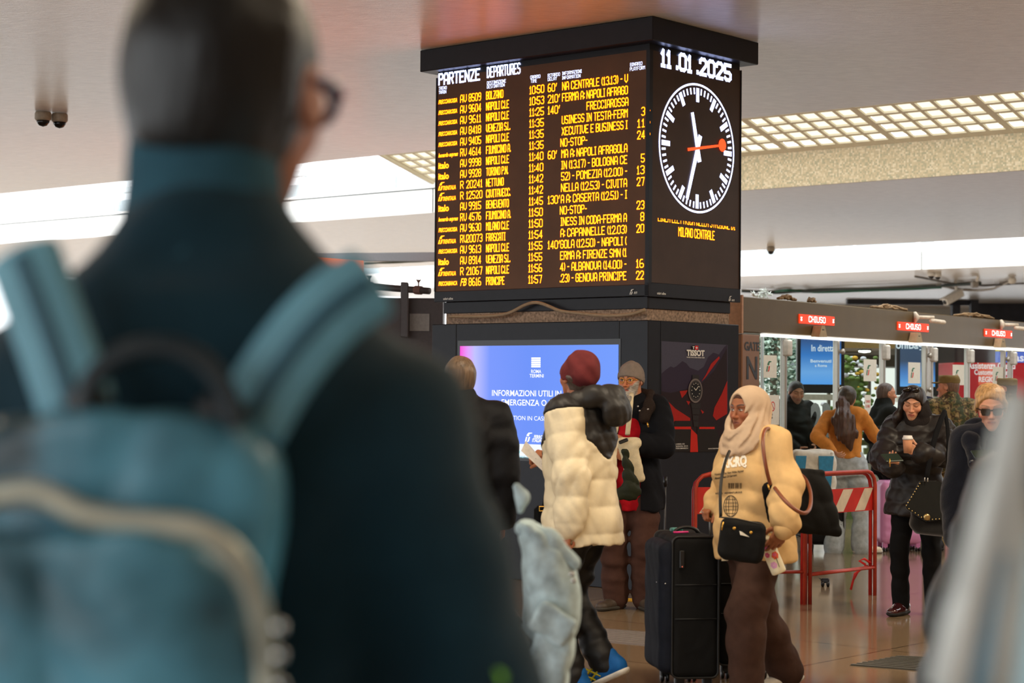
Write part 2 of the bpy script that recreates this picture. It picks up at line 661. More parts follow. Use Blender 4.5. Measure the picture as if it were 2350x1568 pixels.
# ------------------------------------------------------------------ the pillar
PA, PB = 2.232, 1.245
M_board = mat('board_casing', (25, 26, 33), rough=0.42, nscale=12, nvar=0.15, bump=0.03, spec=0.25)
M_clad = mat('pillar_cladding', (26, 28, 36), rough=0.36, nscale=14, nvar=0.12, bump=0.03, spec=0.22)
M_stone = mat('rough_stone', (150, 128, 110), rough=0.9, nscale=45, nvar=0.5, bump=0.8)
M_led_bg = mat('led_modules', (96, 66, 46), rough=0.55, nscale=5, nvar=0.12, spec=0.3)
M_led_bg2 = mat('led_modules_dark', (66, 50, 41), rough=0.55, nscale=5, nvar=0.12, spec=0.3)
M_amber = glow('amber_led', (1.0, 0.18, 0.0), 6.5)
M_white_led = glow('white_led', (0.5, 0.58, 1.0), 4.5)
M_red_led = glow('red_led', (1.0, 0.055, 0.004), 2.2)
M_print = mat('white_print', (215, 215, 210), rough=0.6)
core = MB()
pbox(core, 0.045, PB - 0.10, 0.045, PA - 0.1, 0, CEIL)
props(core.build('wall_pillar', M_stone), kind='structure')
clad = MB()
A_CL = PA + 0.02
pbox(clad, 0, PB - 0.02, 0, A_CL, 0, 2.063, 0.006)
props(clad.build('trim_6', M_clad), kind='structure')
seam = MB()
for px in (1047, 1421):
    q = LFp(px, 745)
    a_ = float((q - C0) @ uL)
    pbox(seam, -0.003, 0.002, a_ - 0.003, a_ + 0.003, 0, 2.06)
for px in (1517,):
    b_ = float((RFp(px, 745) - C0) @ uR)
    pbox(seam, b_ - 0.003, b_ + 0.003, -0.003, 0.002, 0, 2.06)
props(seam.build('trim_7', mat('dark_joint', (16, 17, 20), rough=0.6)), kind='structure')

# top cornice
cap = MB()
ZCB = 4.178
OC = 0.097
pbox(cap, -OC, PB + OC, -OC, PA + OC, ZCB, CEIL - 0.002, 0.006)
t_cap = thing('pillar_cornice', 'dark box cornice around the pillar top, touching the ceiling', 'cornice', W(PB / 2, PA / 2, ZCB), PSI)
cap.build('casing', M_board, t_cap)
ub = MB()
pbox(ub, 0.013, PB - 0.013, 0.013, PA - 0.013, ZCB - 0.05, ZCB)
ub.build('neck_band', M_board, t_cap)

# ------------------------------------------------------------------ departures board on the left face
Z0B, Z1B = 2.247, 4.13
bd = thing('departure_board', 'large amber LED departures board on the left face of the pillar', 'departure board', W(0, PA / 2, Z0B), PSI)
mb = MB()
pbox(mb, 0.0, 0.04, 0.0, PA, Z0B, Z0B + 0.09, 0.004)
pbox(mb, 0.0, 0.04, PA - 0.012, PA, Z0B + 0.09, Z1B)
pbox(mb, 0.0, 0.04, 0.0, 0.035, Z0B + 0.09, Z1B)

mb.build('frame', M_board, bd)
mb = MB()
pbox(mb, 0.008, 0.04, 0.035, PA - 0.012, Z0B + 0.09, Z1B)
scr = mb.build('led_screen', M_led_bg, bd)
mb = MB()
pbox(mb, 0.03, 0.044, 0.03, PA - 0.08, 2.152, 2.246, 0.004)
mb.build('lower_ledge', M_board, bd)
LIFT = -uR * -0.002


def a_of(px, py):
    return float((LFp(px, py) - C0) @ uL)


def board_text(mb, s, pxl, pyl, size, z=None, pxr=None, xs=0.62, bold=0.02, shear=0.0, align='L'):
    q = LFp(pxl, pyl, -0.006)
    if z is not None: q[2] = z
    w = None
    if pxr: w = abs(a_of(pxr, pyl) - a_of(pxl, pyl))
    if s.upper() == s and shear == 0:
        mb.led(s, q, -uL, ZZ, size, w, hw=0.54 + 6 * (bold - 0.02))
        return
    mb.text(s, q, -uL, ZZ, size, xs, bold, shear, align, w)


mb = MB()
board_text(mb, 'PARTENZE', 1006, 195, 0.088, pxr=1102, bold=0.05)
board_text(mb, 'DEPARTURES', 1117.5, 178, 0.082, pxr=1194, bold=0.02)
for s, x, y, r in (('TRENO', 1006.6, 206.8, 1025), ('TRAIN', 1006.6, 216, 1024), ('DESTINAZIONE', 1117.5, 194.4, 1161), ('DESTINATION', 1117.5, 203.2, 1158),
                   ('ORARIO', 1217, 181.3, 1240), ('TIME', 1217.8, 190.2, 1232), ('RITARDO', 1257, 177.2, 1285), ('DELAY', 1257, 186, 1278), ('INFORMAZIONI', 1290, 172.5, 1335),
                   ('INFORMATION', 1290, 182.6, 1332), ('BINARIO', 1446, 152.4, 1474), ('PLATFORM', 1445.5, 162.8, 1480)):
    board_text(mb, s, x, y, 0.025, pxr=r, bold=0.0)
mb.build('heading', M_white_led, bd)
FR, IT, TR, LE = 'frecciarossa', 'italo', 'TRENITALIA', 'leonardo express'
ROWS = [(FR, 'AV 8509', 'BOLZANO', '10:50', "60'", 'NA CENTRALE (13.13) - V', ''), (FR, 'AV 9604', 'NAPOLI C.LE', '10:53', "210'", 'FERMA A: NAPOLI AFRAGO', ''),
        (FR, 'AV 9611', 'NAPOLI C.LE', '11:25', "140'", 'FRECCIAROSSA', ''), (FR, 'AV 8418', 'VENEZIA S.L.', '11:35', '', 'USINESS IN TESTA-FERM', '3'),
        (FR, 'AV 9405', 'NAPOLI C.LE', '11:35', '', 'XECUTIVE E BUSINESS I', '11'), (LE, 'RV 4614', 'FIUMICINO A.', '11:35', '', 'NO-STOP-', '24'),
        (IT, 'AV 9998', 'NAPOLI C.LE', '11:40', "60'", 'MA A: NAPOLI AFRAGOLA', ''), (IT, 'AV 9928', 'TORINO P.N.', '11:40', '', 'IN (13.17) - BOLOGNA CE', '5'),
        (TR, 'R 20241', 'NETTUNO', '11:42', '', '52) - POMEZIA (12.00) -', '13'), (TR, 'R 12520', 'CIVITAVECC.', '11:42', '', 'NELLA (12.53) - CIVITA', '27'),
        (IT, 'AV 9915', 'BENEVENTO', '11:45', "130'", 'A A: CASERTA (12.51) - I', ''), (LE, 'RV 4576', 'FIUMICINO A.', '11:50', '', 'NO-STOP-', '23'),
        (FR, 'AV 9630', 'MILANO C.LE', '11:50', '', 'INESS IN CODA-FERMA A', '8'), (TR, 'RV 20073', 'FRASCATI', '11:54', '', 'A: CAPANNELLE (12.03)', '20'),
        (FR, 'AV 9613', 'NAPOLI C.LE', '11:55', "140'", 'GOLA (12.50) - NAPOLI (', ''), (IT, 'AV 8914', 'VENEZIA S.L.', '11:55', '', 'ERMA A: FIRENZE SMN (1', ''),
        (TR, 'R 21067', 'NAPOLI C.LE', '11:56', '', '4) - ALBANOVA (14.00) -', '16'), ('frecciabianca', 'FB 8616', 'PRINCIPE', '11:57', '', '.23) - GENOVA PRINCIPE', '22')]


def rail_logo(mb, o, ux, uz, s, n=None, parts=(0, 1, 2)):
    """the railway's italic double stroke mark, height s; parts: which strokes"""
    sh = 0.32
    q = lambda x, y: np.asarray(o) + np.asarray(ux) * (x + y * sh) * s + np.asarray(uz) * y * s
    A = [[(0.02, 0), (0.22, 0), (0.22, 0.52), (0.02, 0.52)],
         [(0.30, 0.0), (0.52, 0.0), (0.60, 0.10), (0.60, 0.52), (0.38, 0.52), (0.38, 0.12), (0.30, 0.10)],
         [(0.06, 0.6), (0.06, 0.78), (0.22, 0.98), (0.74, 0.98), (0.74, 0.9), (0.46, 0.86), (0.40, 0.8), (0.40, 0.6)],
         [(0.46, 0.62), (0.46, 0.78), (0.74, 0.84), (0.74, 0.66), (0.56, 0.62)]]
    for i in parts:
        V = [q(x, y) for x, y in A[i]]
        mb.add(V, [tuple(range(len(V)))])


ZR0, DZR = 3.9005, 0.08957
for i, (lg, tn, ds, tm, dl, inf, pf) in enumerate(ROWS):
    z = ZR0 - i * DZR
    mb = MB()
    q = lambda px: (px, 230 + 24.8 * i - (px - 1057) * 0.1)
    H_ = 0.060
    if lg == TR:
        o = LFp(*q(1005), -0.006)
        o[2] = z + 0.012 - 0.014
        rail_logo(mb, o, -uL, ZZ, 0.07)
        board_text(mb, lg, *q(1016), 0.032, z, pxr=1046, bold=0.03, shear=0.25)
    elif lg == IT:
        board_text(mb, lg, *q(1006), 0.05, z + 0.002, pxr=1030, bold=0.035)
    else:
        board_text(mb, lg.upper() if lg != LE else lg, *q(1006), 0.032, z + 0.008, pxr=1049 if lg != LE else 1051, bold=0.035, shear=0.3)
    kind, num = tn.split(' ')
    board_text(mb, kind, *q(1056), H_, z, pxr=1056 + (8 if kind == 'R' else 15), bold=0.015, shear=0.3 if kind == 'FB' else 0)
    board_text(mb, num, *q(1075.5 if len(num) == 4 else 1070), H_, z, pxr=1104 if len(num) == 4 else 1107, bold=0.02)
    mb.led(ds, LFp(1115.5, q(1115)[1], -0.006) * vec(1, 1, 0) + ZZ * z, -uL, ZZ, H_, None, hw=0.54, cw=0.081)
    board_text(mb, tm, *q(1215 - 0.15 * i), H_, z, pxr=1249 - 0.3 * i, bold=0.02)
    if dl: board_text(mb, dl, *q(1257), H_, z, pxr=1257 + 7 * len(dl), bold=0.02)
    if i == 2:
        board_text(mb, inf, *q(1346), H_, z, pxr=1442, bold=0.02)
    elif inf == 'NO-STOP-':
        board_text(mb, inf, *q(1287 - 0.2 * i), H_, z, pxr=1349 - 0.2 * i, bold=0.02)
    else:
        board_text(mb, inf, *q(1290 - 0.3 * i), H_, z, pxr=1441 - 0.2 * i, bold=0.02)
    if pf:
        board_text(mb, pf, *q(1481 - 0.2 * i - 9 * len(pf)), H_, z, pxr=1481 - 0.2 * i, bold=0.02)
    if pf in ('3', '11', '24'):
        o = LFp(*q(1487.5), -0.006)
        o[2] = z + 0.03
        mb.add([o + uL * 0.02 * math.cos(k * math.pi / 8) + ZZ * 0.02 * math.sin(k * math.pi / 8) for k in range(16)], [tuple(range(16))])
    mb.build('departure_row', M_amber, bd)
mb = MB()
board_text(mb, 'solari udine', 1019, 688.5, 0.018, pxr=1041, bold=0.03)
rail_logo(mb, LFp(1446, 676.5, 0.002), -uL, ZZ, 0.042)
board_text(mb, 'RFI', 1456, 675, 0.017, pxr=1464, bold=0.02, shear=0.25)
mb_logo = mb
for k in range(len(mb_logo.V)):
    mb_logo.V[k] = mb_logo.V[k] - uR * 0.009
mb_logo.build('maker_lettering', M_print, bd)

# ------------------------------------------------------------------ clock display on the right face
ck = thing('clock_display', 'LED display with a round station clock and the date, right face of the pillar', 'clock', W(PB / 2, 0, Z0B), PSI)
mb = MB()
pbox(mb, 0.0, PB, 0.0, 0.04, Z0B - 0.004, Z0B + 0.105, 0.004)
pbox(mb, PB - 0.01, PB, 0.0, 0.04, Z0B + 0.105, Z1B)

mb.build('frame', M_board, ck)
mb = MB()
pbox(mb, 0.041, PB - 0.01, 0.008, 0.04, Z0B + 0.105, Z1B)
mb.build('led_screen', M_led_bg2, ck)
mb = MB()
pbox(mb, 0.0445, PB - 0.1, 0.03, 0.044, 2.152, 2.242, 0.004)
mb.build('lower_ledge', M_board, ck)
nR = -uL


def rf(b, z, off=-0.006):
    return W(b, -off, z)


def rtext(mb, s, pxl, pyl, size, pxr=None, xs=0.62, bold=0.02, shear=0.0, off=-0.006):
    q = RFp(pxl, pyl, off)
    w = abs(float((RFp(pxr, pyl) - C0) @ uR) - float((q - C0) @ uR)) if pxr else None
    if off == -0.006:
        mb.led(s, q, uR, ZZ, size, w, hw=0.54 + 6 * (bold - 0.02))
        return
    mb.text(s, q, uR, ZZ, size, xs, bold, shear, 'L', w)


mb = MB()
rtext(mb, '11 .01 .2025', 1515, 149, 0.118, 1681.5, bold=0.10)
mb.build('date', M_white_led, ck)
cb, cz, cr_ = 0.639, 3.4365, 0.511
mb = MB()
N = 96
ring = []
for k in range(N):
    a = 2 * math.pi * k / N
    for r in (cr_ - 0.016, cr_):
        ring.append(rf(cb + r * math.sin(a), cz + r * math.cos(a)))
mb.add(ring, [(2 * k, 2 * k + 1, (2 * k + 3) % (2 * N), (2 * k + 2) % (2 * N)) for k in range(N)])


def bar(mb, ang, r0, r1, w0, w1, off=-0.006):
    s, c = math.sin(ang), math.cos(ang)
    q = lambda r, w: rf(cb + r * s + w * c, cz + r * c - w * s, off)
    mb.add([q(r0, -w0), q(r0, w0), q(r1, w1), q(r1, -w1)], [(0, 1, 2, 3)])


for k in range(60):
    big = k % 5 == 0
    bar(mb, 2 * math.pi * k / 60, 0.365 if big else 0.425, 0.475, 0.02 if big else 0.0085, 0.02 if big else 0.0085)
mb.build('dial', M_white_led, ck)
for nm, px, py, w, tail in (('hour_hand', 1590, 258, 0.022, 0.11), ('minute_hand', 1577.5, 456, 0.021, 0.11)):
    q = RFp(px, py)
    b_, z_ = float((q - C0) @ uR) - cb, q[2] - cz
    an, ln = math.atan2(b_, z_), math.hypot(b_, z_)
    mb = MB()
    bar(mb, an, -tail, ln, w * 1.15, w * 0.85, -0.0045 if nm == 'hour_hand' else -0.003)
    mb.build(nm, M_white_led, ck)
q = RFp(1658, 333.5)
b_, z_ = float((q - C0) @ uR) - cb, q[2] - cz
an, ln = math.atan2(b_, z_), math.hypot(b_, z_)
mb = MB()
bar(mb, an, -0.14, ln, 0.012, 0.009, -0.001)
o = rf(cb + ln * math.sin(an), cz + ln * math.cos(an), -0.0005)
mb.add([o + uR * 0.052 * math.cos(k * math.pi / 12) + ZZ * 0.052 * math.sin(k * math.pi / 12) for k in range(24)], [tuple(range(24))])
mb.build('second_hand', M_red_led, ck)
mb = MB()
rtext(mb, 'MILANO CENTRALE', 1557, 541.5, 0.066, 1641.5, bold=0.015)
q0, q1 = RFp(1510, 506.5, -0.006), RFp(1687, 529, -0.006)
line = 'LINEA ELETTRICA NELLA STAZIONE DI'
wid = float((q1 - q0) @ uR)
# only the feet of the scrolling line are still lit
tmp = MB().led(line, vec(0, 0, 0), vec(1, 0, 0), vec(0, 0, 1), 0.066, wid)
for vv in tmp.V: vv[:, 2] = np.minimum(vv[:, 2], 0.022)
VV = np.concatenate(tmp.V)
zq = q1[2] + 0.004
mb.add(rf(0, 0) + VV[:, :1] * uR + uR * float((q0 - C0) @ uR) + (VV[:, 2:3] + zq) * ZZ, tmp.F)
mb.build('message', M_amber, ck)
mb = MB()
rtext(mb, 'solari udine', 1508, 675.5, 0.018, 1527, bold=0.03, off=0.004)
rail_logo(mb, RFp(1672, 691, 0.004), uR, ZZ, 0.042)
rtext(mb, 'RFI', 1679, 691.5, 0.015, 1685, bold=0.02, shear=0.25, off=0.004)
mb.build('maker_lettering', M_print, ck)

# cable tied along the bare stone under the board
pts = []
for px, py in ((1032, 727), (1060, 726), (1100, 727), (1130, 725), (1160, 722), (1180, 714), (1200, 702), (1222, 694), (1240, 695), (1262, 704), (1285, 715), (1320, 718), (1350, 722), (1390, 725), (1430, 724), (1460, 719), (1480, 711)):
    pts.append(LFp(px, py, 0.03))
pts = np.array(pts)
tt = np.linspace(0, len(pts) - 1, 60)
sm = np.stack([np.interp(tt, range(len(pts)), pts[:, k]) for k in range(3)], 1)
for _ in range(3): sm[1:-1] = (sm[:-2] + 2 * sm[1:-1] + sm[2:]) / 4
mb = MB().tube(sm, 0.0135, 10)
cable = mb.build('conduit', mat('tan_conduit', (150, 130, 104), rough=0.6), None, True)
props(cable, 'tan corrugated conduit sagging under the departures board', 'cable')

# ------------------------------------------------------------------ information screen in the left face of the cladding
def gradient_screen(name, stops, strength, axis='X', rot=0.0, extra=None):
    m = glow(name, (0.2, 0.4, 1), strength)
    n, l = nodes_of(m)
    bs = n['Principled BSDF']
    tc = n.new('ShaderNodeTexCoord')
    sp = n.new('ShaderNodeSeparateXYZ')
    l.new(tc.outputs['Generated'], sp.inputs['Vector'])
    cr = n.new('ShaderNodeValToRGB')
    e = cr.color_ramp.elements
    e[0].position, e[0].color = stops[0][0], srgb(*stops[0][1])
    e[1].position, e[1].color = stops[-1][0], srgb(*stops[-1][1])
    for p, c in stops[1:-1]:
        x = e.new(p)
        x.color = srgb(*c)
    l.new(sp.outputs[axis], cr.inputs['Fac'])
    l.new(cr.outputs['Color'], bs.inputs['Emission Color'])
    return m


inf = thing('information_screen', 'bright blue information screen set in the pillar below the departures board', 'screen', W(0, 1.1, 0.9), PSI)
a_l, a_r = a_of(1056, 930), a_of(1419.5, 920)
zt, zb = LFp(1419, 791)[2], LFp(1419, 1058)[2]
mb = MB()
pbox(mb, -0.004, 0.002, a_r - 0.02, a_l + 0.03, zb - 0.03, zt + 0.045)
mb.build('bezel', mat('screen_bezel', (20, 22, 28), rough=0.3), inf)
mb = MB()
pbox(mb, -0.008, -0.003, a_r, a_l, zb + 0.105, zt)
M_scr = gradient_screen('blue_screen', [(0.0, (104, 150, 250)), (0.55, (98, 140, 246)), (0.8, (112, 146, 250)), (0.9, (186, 188, 252)), (0.95, (226, 150, 250)), (1.0, (250, 60, 215))], 1.0, 'Y')
mb.build('display', M_scr, inf)
mb = MB()
pbox(mb, -0.008, -0.003, a_r, a_l, zb, zb + 0.105)
mb.build('footer', glow('white_footer', (0.9, 0.95, 1), 1.0), inf)
M_wt = glow('white_screen_text', (1, 1, 1), 1.15)


def itext(mb, s, pxl, pyl, size, pxr=None, **k):
    q = LFp(pxl, pyl, 0.0095)
    w = abs(a_of(pxr, pyl) - a_of(pxl, pyl)) if pxr else None
    mb.text(s, q, -uL, ZZ, size, k.get('xs', 0.8), k.get('bold', 0.0), k.get('shear', 0.0), 'L', w)


mb = MB()
for k in range(5):
    z0 = LFp(1230, 843.5)[2] + k * 0.0165
    aa, ab_ = a_of(1221, 840), a_of(1242, 840)
    mb.box(C0, uR, uL, ZZ, (-0.0095, ab_, z0), (-0.0085, aa, z0 + 0.0135))
itext(mb, 'ROMA', 1219, 856.5, 0.027, 1242, bold=0.01)
itext(mb, 'TERMINI', 1215, 866.5, 0.027, 1247.5, bold=0.01)
itext(mb, 'INFORMAZIONI UTILI IN CASO DI', 1129, 908.5, 0.046, 1352, bold=0.012)
itext(mb, 'EMERGENZA O URGENZA', 1151, 930, 0.046, 1333, bold=0.012)
itext(mb, 'INFORMATION IN CASE OF EMERGENCY', 1128, 963, 0.034, 1345)
rail_logo(mb, LFp(1204, 1014, 0.0095), -uL, ZZ, 0.075)
itext(mb, 'FERROVIE', 1225, 1006.5, 0.026, 1256, bold=0.03, shear=0.2)
itext(mb, 'ITALIANE', 1221, 1014.5, 0.026, 1252, bold=0.03, shear=0.2)
mb.build('lettering', M_wt, inf)
for cols, prt in (((0.1, 0.75, 0.85), (0, 2, 3)), ((0.9, 0.15, 0.55), (1,))):
    mb = MB()
    rail_logo(mb, LFp(1180, 1051.5, 0.0095), -uL, ZZ, 0.06, parts=prt)
    mb.build('footer_logo', glow('logo_ink', cols, 0.9), inf)
mb = MB()
itext(mb, 'Smart Station', 1191, 1051, 0.024, 1225)
mb.build('footer_lettering', glow('pale_blue_ink', (0.3, 0.75, 0.85), 0.9), inf)

# ------------------------------------------------------------------ watch advertisement on the right face of the cladding
ad = thing('advertising_poster', 'dark poster of a wristwatch before red volcanic mountains, right face of the pillar', 'poster', W(0.6, 0, 0.7), PSI)
ink = {}


def inkm(r, g, b):
    if (r, g, b) not in ink:
        ink[(r, g, b)] = mat('poster_ink', (r, g, b), rough=0.4, nscale=60, nvar=0.06, spec=0.15)
    return ink[(r, g, b)]


def poster(name, polys, c, off, m=None):
    mb = MB()
    for pl in polys:
        mb.add([RFp(x, y, off) for x, y in pl], [tuple(range(len(pl)))])
    return mb.build(name, m or inkm(*c), ad)


poster('paper', [[(1518, 783), (1670, 792), (1670, 1031), (1518, 1038.5)]], (70, 68, 84), 0.002)
poster('mountains', [[(1518, 858), (1528, 849), (1539, 841), (1546, 844), (1552, 841), (1566, 829), (1575, 834), (1583, 844), (1602, 851), (1615, 842), (1625, 820), (1637, 809.5), (1650, 814), (1662, 797), (1669, 791), (1670, 1030), (1518, 1038)]], (46, 36, 54), 0.003)
poster('dark_slopes', [[(1518, 898), (1540, 902), (1580, 892), (1600, 890), (1640, 850), (1668, 800), (1670, 1030), (1518, 1038)]], (36, 22, 26), 0.004)
poster('red_slopes', [[(1518, 906), (1530, 918), (1550, 938), (1584, 960), (1584, 966), (1548, 966), (1538, 990), (1536, 1037), (1518, 1038)],
                      [(1669, 874), (1656, 905), (1640, 935), (1636, 955), (1644, 965), (1669, 950)], [(1650, 818), (1632, 835), (1620, 860), (1610, 876), (1618, 868), (1640, 838), (1652, 822)],
                      [(1560, 898), (1578, 896), (1574, 904), (1565, 914)], [(1575, 920), (1584, 922), (1580, 930)], [(1608, 940), (1616, 946), (1612, 950)]], (160, 28, 18), 0.005)
poster('podium', [[(1550, 967), (1586, 967), (1588, 1037), (1531, 1037), (1538, 1004)], [(1600, 976), (1642, 976), (1660, 1037), (1600, 1037)]], (32, 27, 25), 0.006)
poster('red_bands', [[(1547, 979.5), (1586, 979.5), (1586, 985.5), (1543, 985.5)], [(1605, 980), (1640, 980), (1640, 985), (1605, 985)], [(1586, 984), (1600, 998), (1602, 1037.5), (1584, 1038)]], (190, 36, 22), 0.007)
poster('band', [[(1589, 860), (1604, 861), (1605, 874), (1588, 874)], [(1586, 926), (1608, 926), (1607, 938), (1587, 937)], [(1588, 938), (1606, 939), (1605, 952), (1589, 951)], [(1590, 953), (1604, 954), (1603, 966), (1590, 965)], [(1591, 967), (1603, 968), (1602, 980), (1592, 979)]], (42, 38, 38), 0.008)


def disc(name, px, py, ry, c, off, m=None):
    o = RFp(px, py, off)
    r = abs(RFp(px, py - ry, off)[2] - o[2])
    mb = MB().add([o + uR * r * math.cos(k * math.pi / 16) + ZZ * r * math.sin(k * math.pi / 16) for k in range(32)], [tuple(range(32))])
    return mb.build(name, m or inkm(*c), ad)


disc('watch_case', 1596, 897, 28, (112, 102, 98), 0.009)
disc('watch_bezel', 1596.5, 897, 24, (58, 54, 54), 0.010)
disc('watch_dial', 1597, 896.5, 19.5, (26, 24, 26), 0.011)
mb = MB()
o = RFp(1597, 896, 0.012)
rr = abs(RFp(1597, 880, 0.012)[2] - o[2])
for k in range(12):
    a = k * math.pi / 6
    c_ = o + (uR * math.sin(a) + ZZ * math.cos(a)) * rr
    mb.add([c_ + uR * 0.0045 * math.cos(j * math.pi / 3) + ZZ * 0.0045 * math.sin(j * math.pi / 3) for j in range(6)], [tuple(range(6))])
for a, ln in ((RAD(-52), 0.034), (RAD(48), 0.05)):
    d, e = uR * math.sin(a) + ZZ * math.cos(a), uR * math.cos(a) - ZZ * math.sin(a)
    mb.add([o - e * 0.003, o + e * 0.003, o + d * ln + e * 0.002, o + d * ln - e * 0.002], [(0, 1, 2, 3)])
mb.build('watch_markers', inkm(225, 220, 205), ad)
mb = MB()
rtext(mb, 'TISSOT', 1576, 816, 0.042, 1614, bold=0.05, off=0.012)
rtext(mb, 'SWISS WATCHES SINCE 1853', 1576, 821.5, 0.009, 1614, off=0.012)
for i_, s in enumerate(('VIA DEL CORSO, 415', 'VIA DEI CALZAIUOLI, 10/12 R', 'CORSO VITTORIO EMANUELE II, 6')):
    rtext(mb, s, 1538, 1021.5 + i_ * 5, 0.0095, 1576 - 8 * (i_ == 0), off=0.012)
rtext(mb, 'WWW.TISSOTWATCHES.COM', 1625, 1031.5, 0.0085, 1662, off=0.012)
mb.build('poster_lettering', inkm(225, 222, 215), ad)
poster('logo_square', [[(1588, 793), (1595, 793.4), (1595, 802.8), (1588, 802.6)]], (20, 20, 22), 0.012)
poster('red_square', [[(1595, 793.4), (1602.5, 793.8), (1602.5, 803.2), (1595, 802.8)]], (205, 30, 34), 0.012)
poster('logo_mark', [[(1589.5, 795), (1594, 795.2), (1594, 796.5), (1592.5, 796.5), (1592.5, 801.5), (1591, 801.5), (1591, 796.4), (1589.5, 796.4)],
                     [(1596.5, 797.6), (1598.2, 797.6), (1598.2, 795.5), (1599.4, 795.5), (1599.4, 797.6), (1601.2, 797.7), (1601.2, 799.3), (1599.4, 799.2), (1599.4, 801.4), (1598.2, 801.4), (1598.2, 799.2), (1596.5, 799.1)]], (235, 232, 228), 0.0135)

# ------------------------------------------------------------------ ticket gate line
M_bronze = mat('bronze_panel', (98, 78, 46), rough=0.34, metal=0.25, nscale=5, nvar=0.06, spec=0.5)
M_steel = mat('brushed_steel', (176, 170, 160), rough=0.32, metal=0.75, nscale=12, nvar=0.06)
M_glass = glass_mat('clear_glass')
M_black = mat('black_plastic', (20, 20, 22), rough=0.4)
M_paper = mat('white_card', (228, 222, 206), rough=0.7, nvar=0.04)
GA, GB = P(1704, 700, 17.5) * vec(1, 1, 0), P(2350, 720, 23.5) * vec(1, 1, 0)
gX = unit(GB - GA)
gN = vec(gX[1], -gX[0], 0)         # towards the hall
gA = math.atan2(gX[1], gX[0])


def GPt(px, py, off=0.0):
    return PL(px, py, GA + gN * off, gN)


def g_s(px, py=800, off=0.0):
    return float((GPt(px, py, off) - GA) @ gX)


def gbox(mb, s0, s1, n0, n1, z0, z1, bev=0.0):
    return mb.box(GA, gX, gN, ZZ, (s0, n0, z0), (s1, n1, z1), bev)


gh = thing('gate_header', 'long bronze header beam over the closed ticket gates', 'gate header', GA + gX * 3.6 + ZZ * 2.06, gA)
mb = MB()
gbox(mb, 0, 9.0, -0.5, 0, 2.062, 2.39, 0.008)
mb.build('beam', M_bronze, gh)
mb = MB()
gbox(mb, 0.45, 9.0, -0.05, 0.012, 2.035, 2.06)
mb.build('light_strip', glow('light_strip_glow', (1, 1, 0.95), 2.4), gh)
mb = MB()
gbox(mb, -0.03, 0.0, -0.5, 0.01, 2.05, 2.40)
mb.build('end_cap', mat('copper_edge', (190, 140, 104), rough=0.35, metal=0.5), gh)
M_red_bg = glow('red_led_field', (1.0, 0.035, 0.003), 1.5)
M_sign_w = glow('sign_white_led', (1.0, 0.95, 0.9), 2.6)
for x0, x1, y0, y1 in ((1833, 1912.5, 721, 745), (2059, 2129, 738.5, 761), (2258.5, 2320.5, 755, 776.5)):
    s0, s1 = g_s(x0, 733), g_s(x1, 745)
    zt_, zb_ = GPt(x0, y0)[2], GPt(x0, y1 - (0 if x0 < 1900 else 5))[2]
    zb_ = zt_ - 0.088
    mb = MB()
    gbox(mb, s0, s1, 0.0, 0.012, zb_, zt_)
    sg = mb.build('closed_sign', M_red_bg, gh)
    mb = MB()
    o = GA + gN * 0.015 + ZZ * (zb_ + 0.02)
    ww = s1 - s0
    mb.led('*', o + gX * (s0 + 0.012), gX, ZZ, 0.052, 0.036, hw=0.6)
    mb.led('CHIUSO', o + gX * (s0 + ww * 0.24), gX, ZZ, 0.052, ww * 0.49, hw=0.62)
    mb.led('*', o + gX * (s1 - 0.048), gX, ZZ, 0.052, 0.036, hw=0.6)
    mb.build('sign_lettering', M_sign_w, sg)
# card reader wedges fixed under the signs
M_wedge = mat('beige_wedge', (172, 146, 108), rough=0.5)
for px, py in ((1868, 766), (2090, 784), (2284, 797)):
    s0 = g_s(px, py)
    mb = MB()
    w0, w1, h0, h1 = 0.09, 0.035, 2.055, 2.165
    for sgn in (-1, 1):
        mb.prism([GA + gX * (s0 - w0) + ZZ * h0 + gN * 0.01, GA + gX * (s0 + w0) + ZZ * h0 + gN * 0.01, GA + gX * (s0 + w1) + ZZ * h1 + gN * 0.01, GA + gX * (s0 - w1) + ZZ * h1 + gN * 0.01], gN, 0.09)
        break
    wd = mb.build('scanner_housing', M_wedge, gh)
    mb = MB()
    gbox(mb, s0 - 0.025, s0 + 0.015, 0.1, 0.103, 2.12, 2.13)
    mb.build('sensor_slot', M_black, wd)
# bell-shaped detectors on stalks in front of the header
M_cream = mat('cream_plastic', (226, 208, 184), rough=0.45)
for px, py in ((2097, 728), (2295, 745)):
    o = GPt(px, py, 0.004)
    d = unit(gX * 0.75 + gN * 0.62)
    t = thing('people_counter', ('cream detector arm on the header above the second red closed sign' if px < 2200 else 'cream detector arm on the header above the third red closed sign'), 'detector', o, gA)
    mb = MB().lathe(o, d, [(0.055, 0.0), (0.06, 0.02), (0.03, 0.05), (0.018, 0.06)], 16)
    mb.build('flange', M_cream, t, True)
    mb = MB().cyl(o + d * 0.05, o + d * 0.24, 0.018)
    mb.build('stalk', M_cream, t, True)
    mb = MB().tube([o + d * 0.19 + ZZ * -0.03, o + d * 0.21 + ZZ * -0.035, o + d * 0.36 - ZZ * 0.05, o + d * 0.38 - ZZ * 0.052], [0.012, 0.024, 0.024, 0.014])
    mb.build('sensor_head', M_cream, t, True)
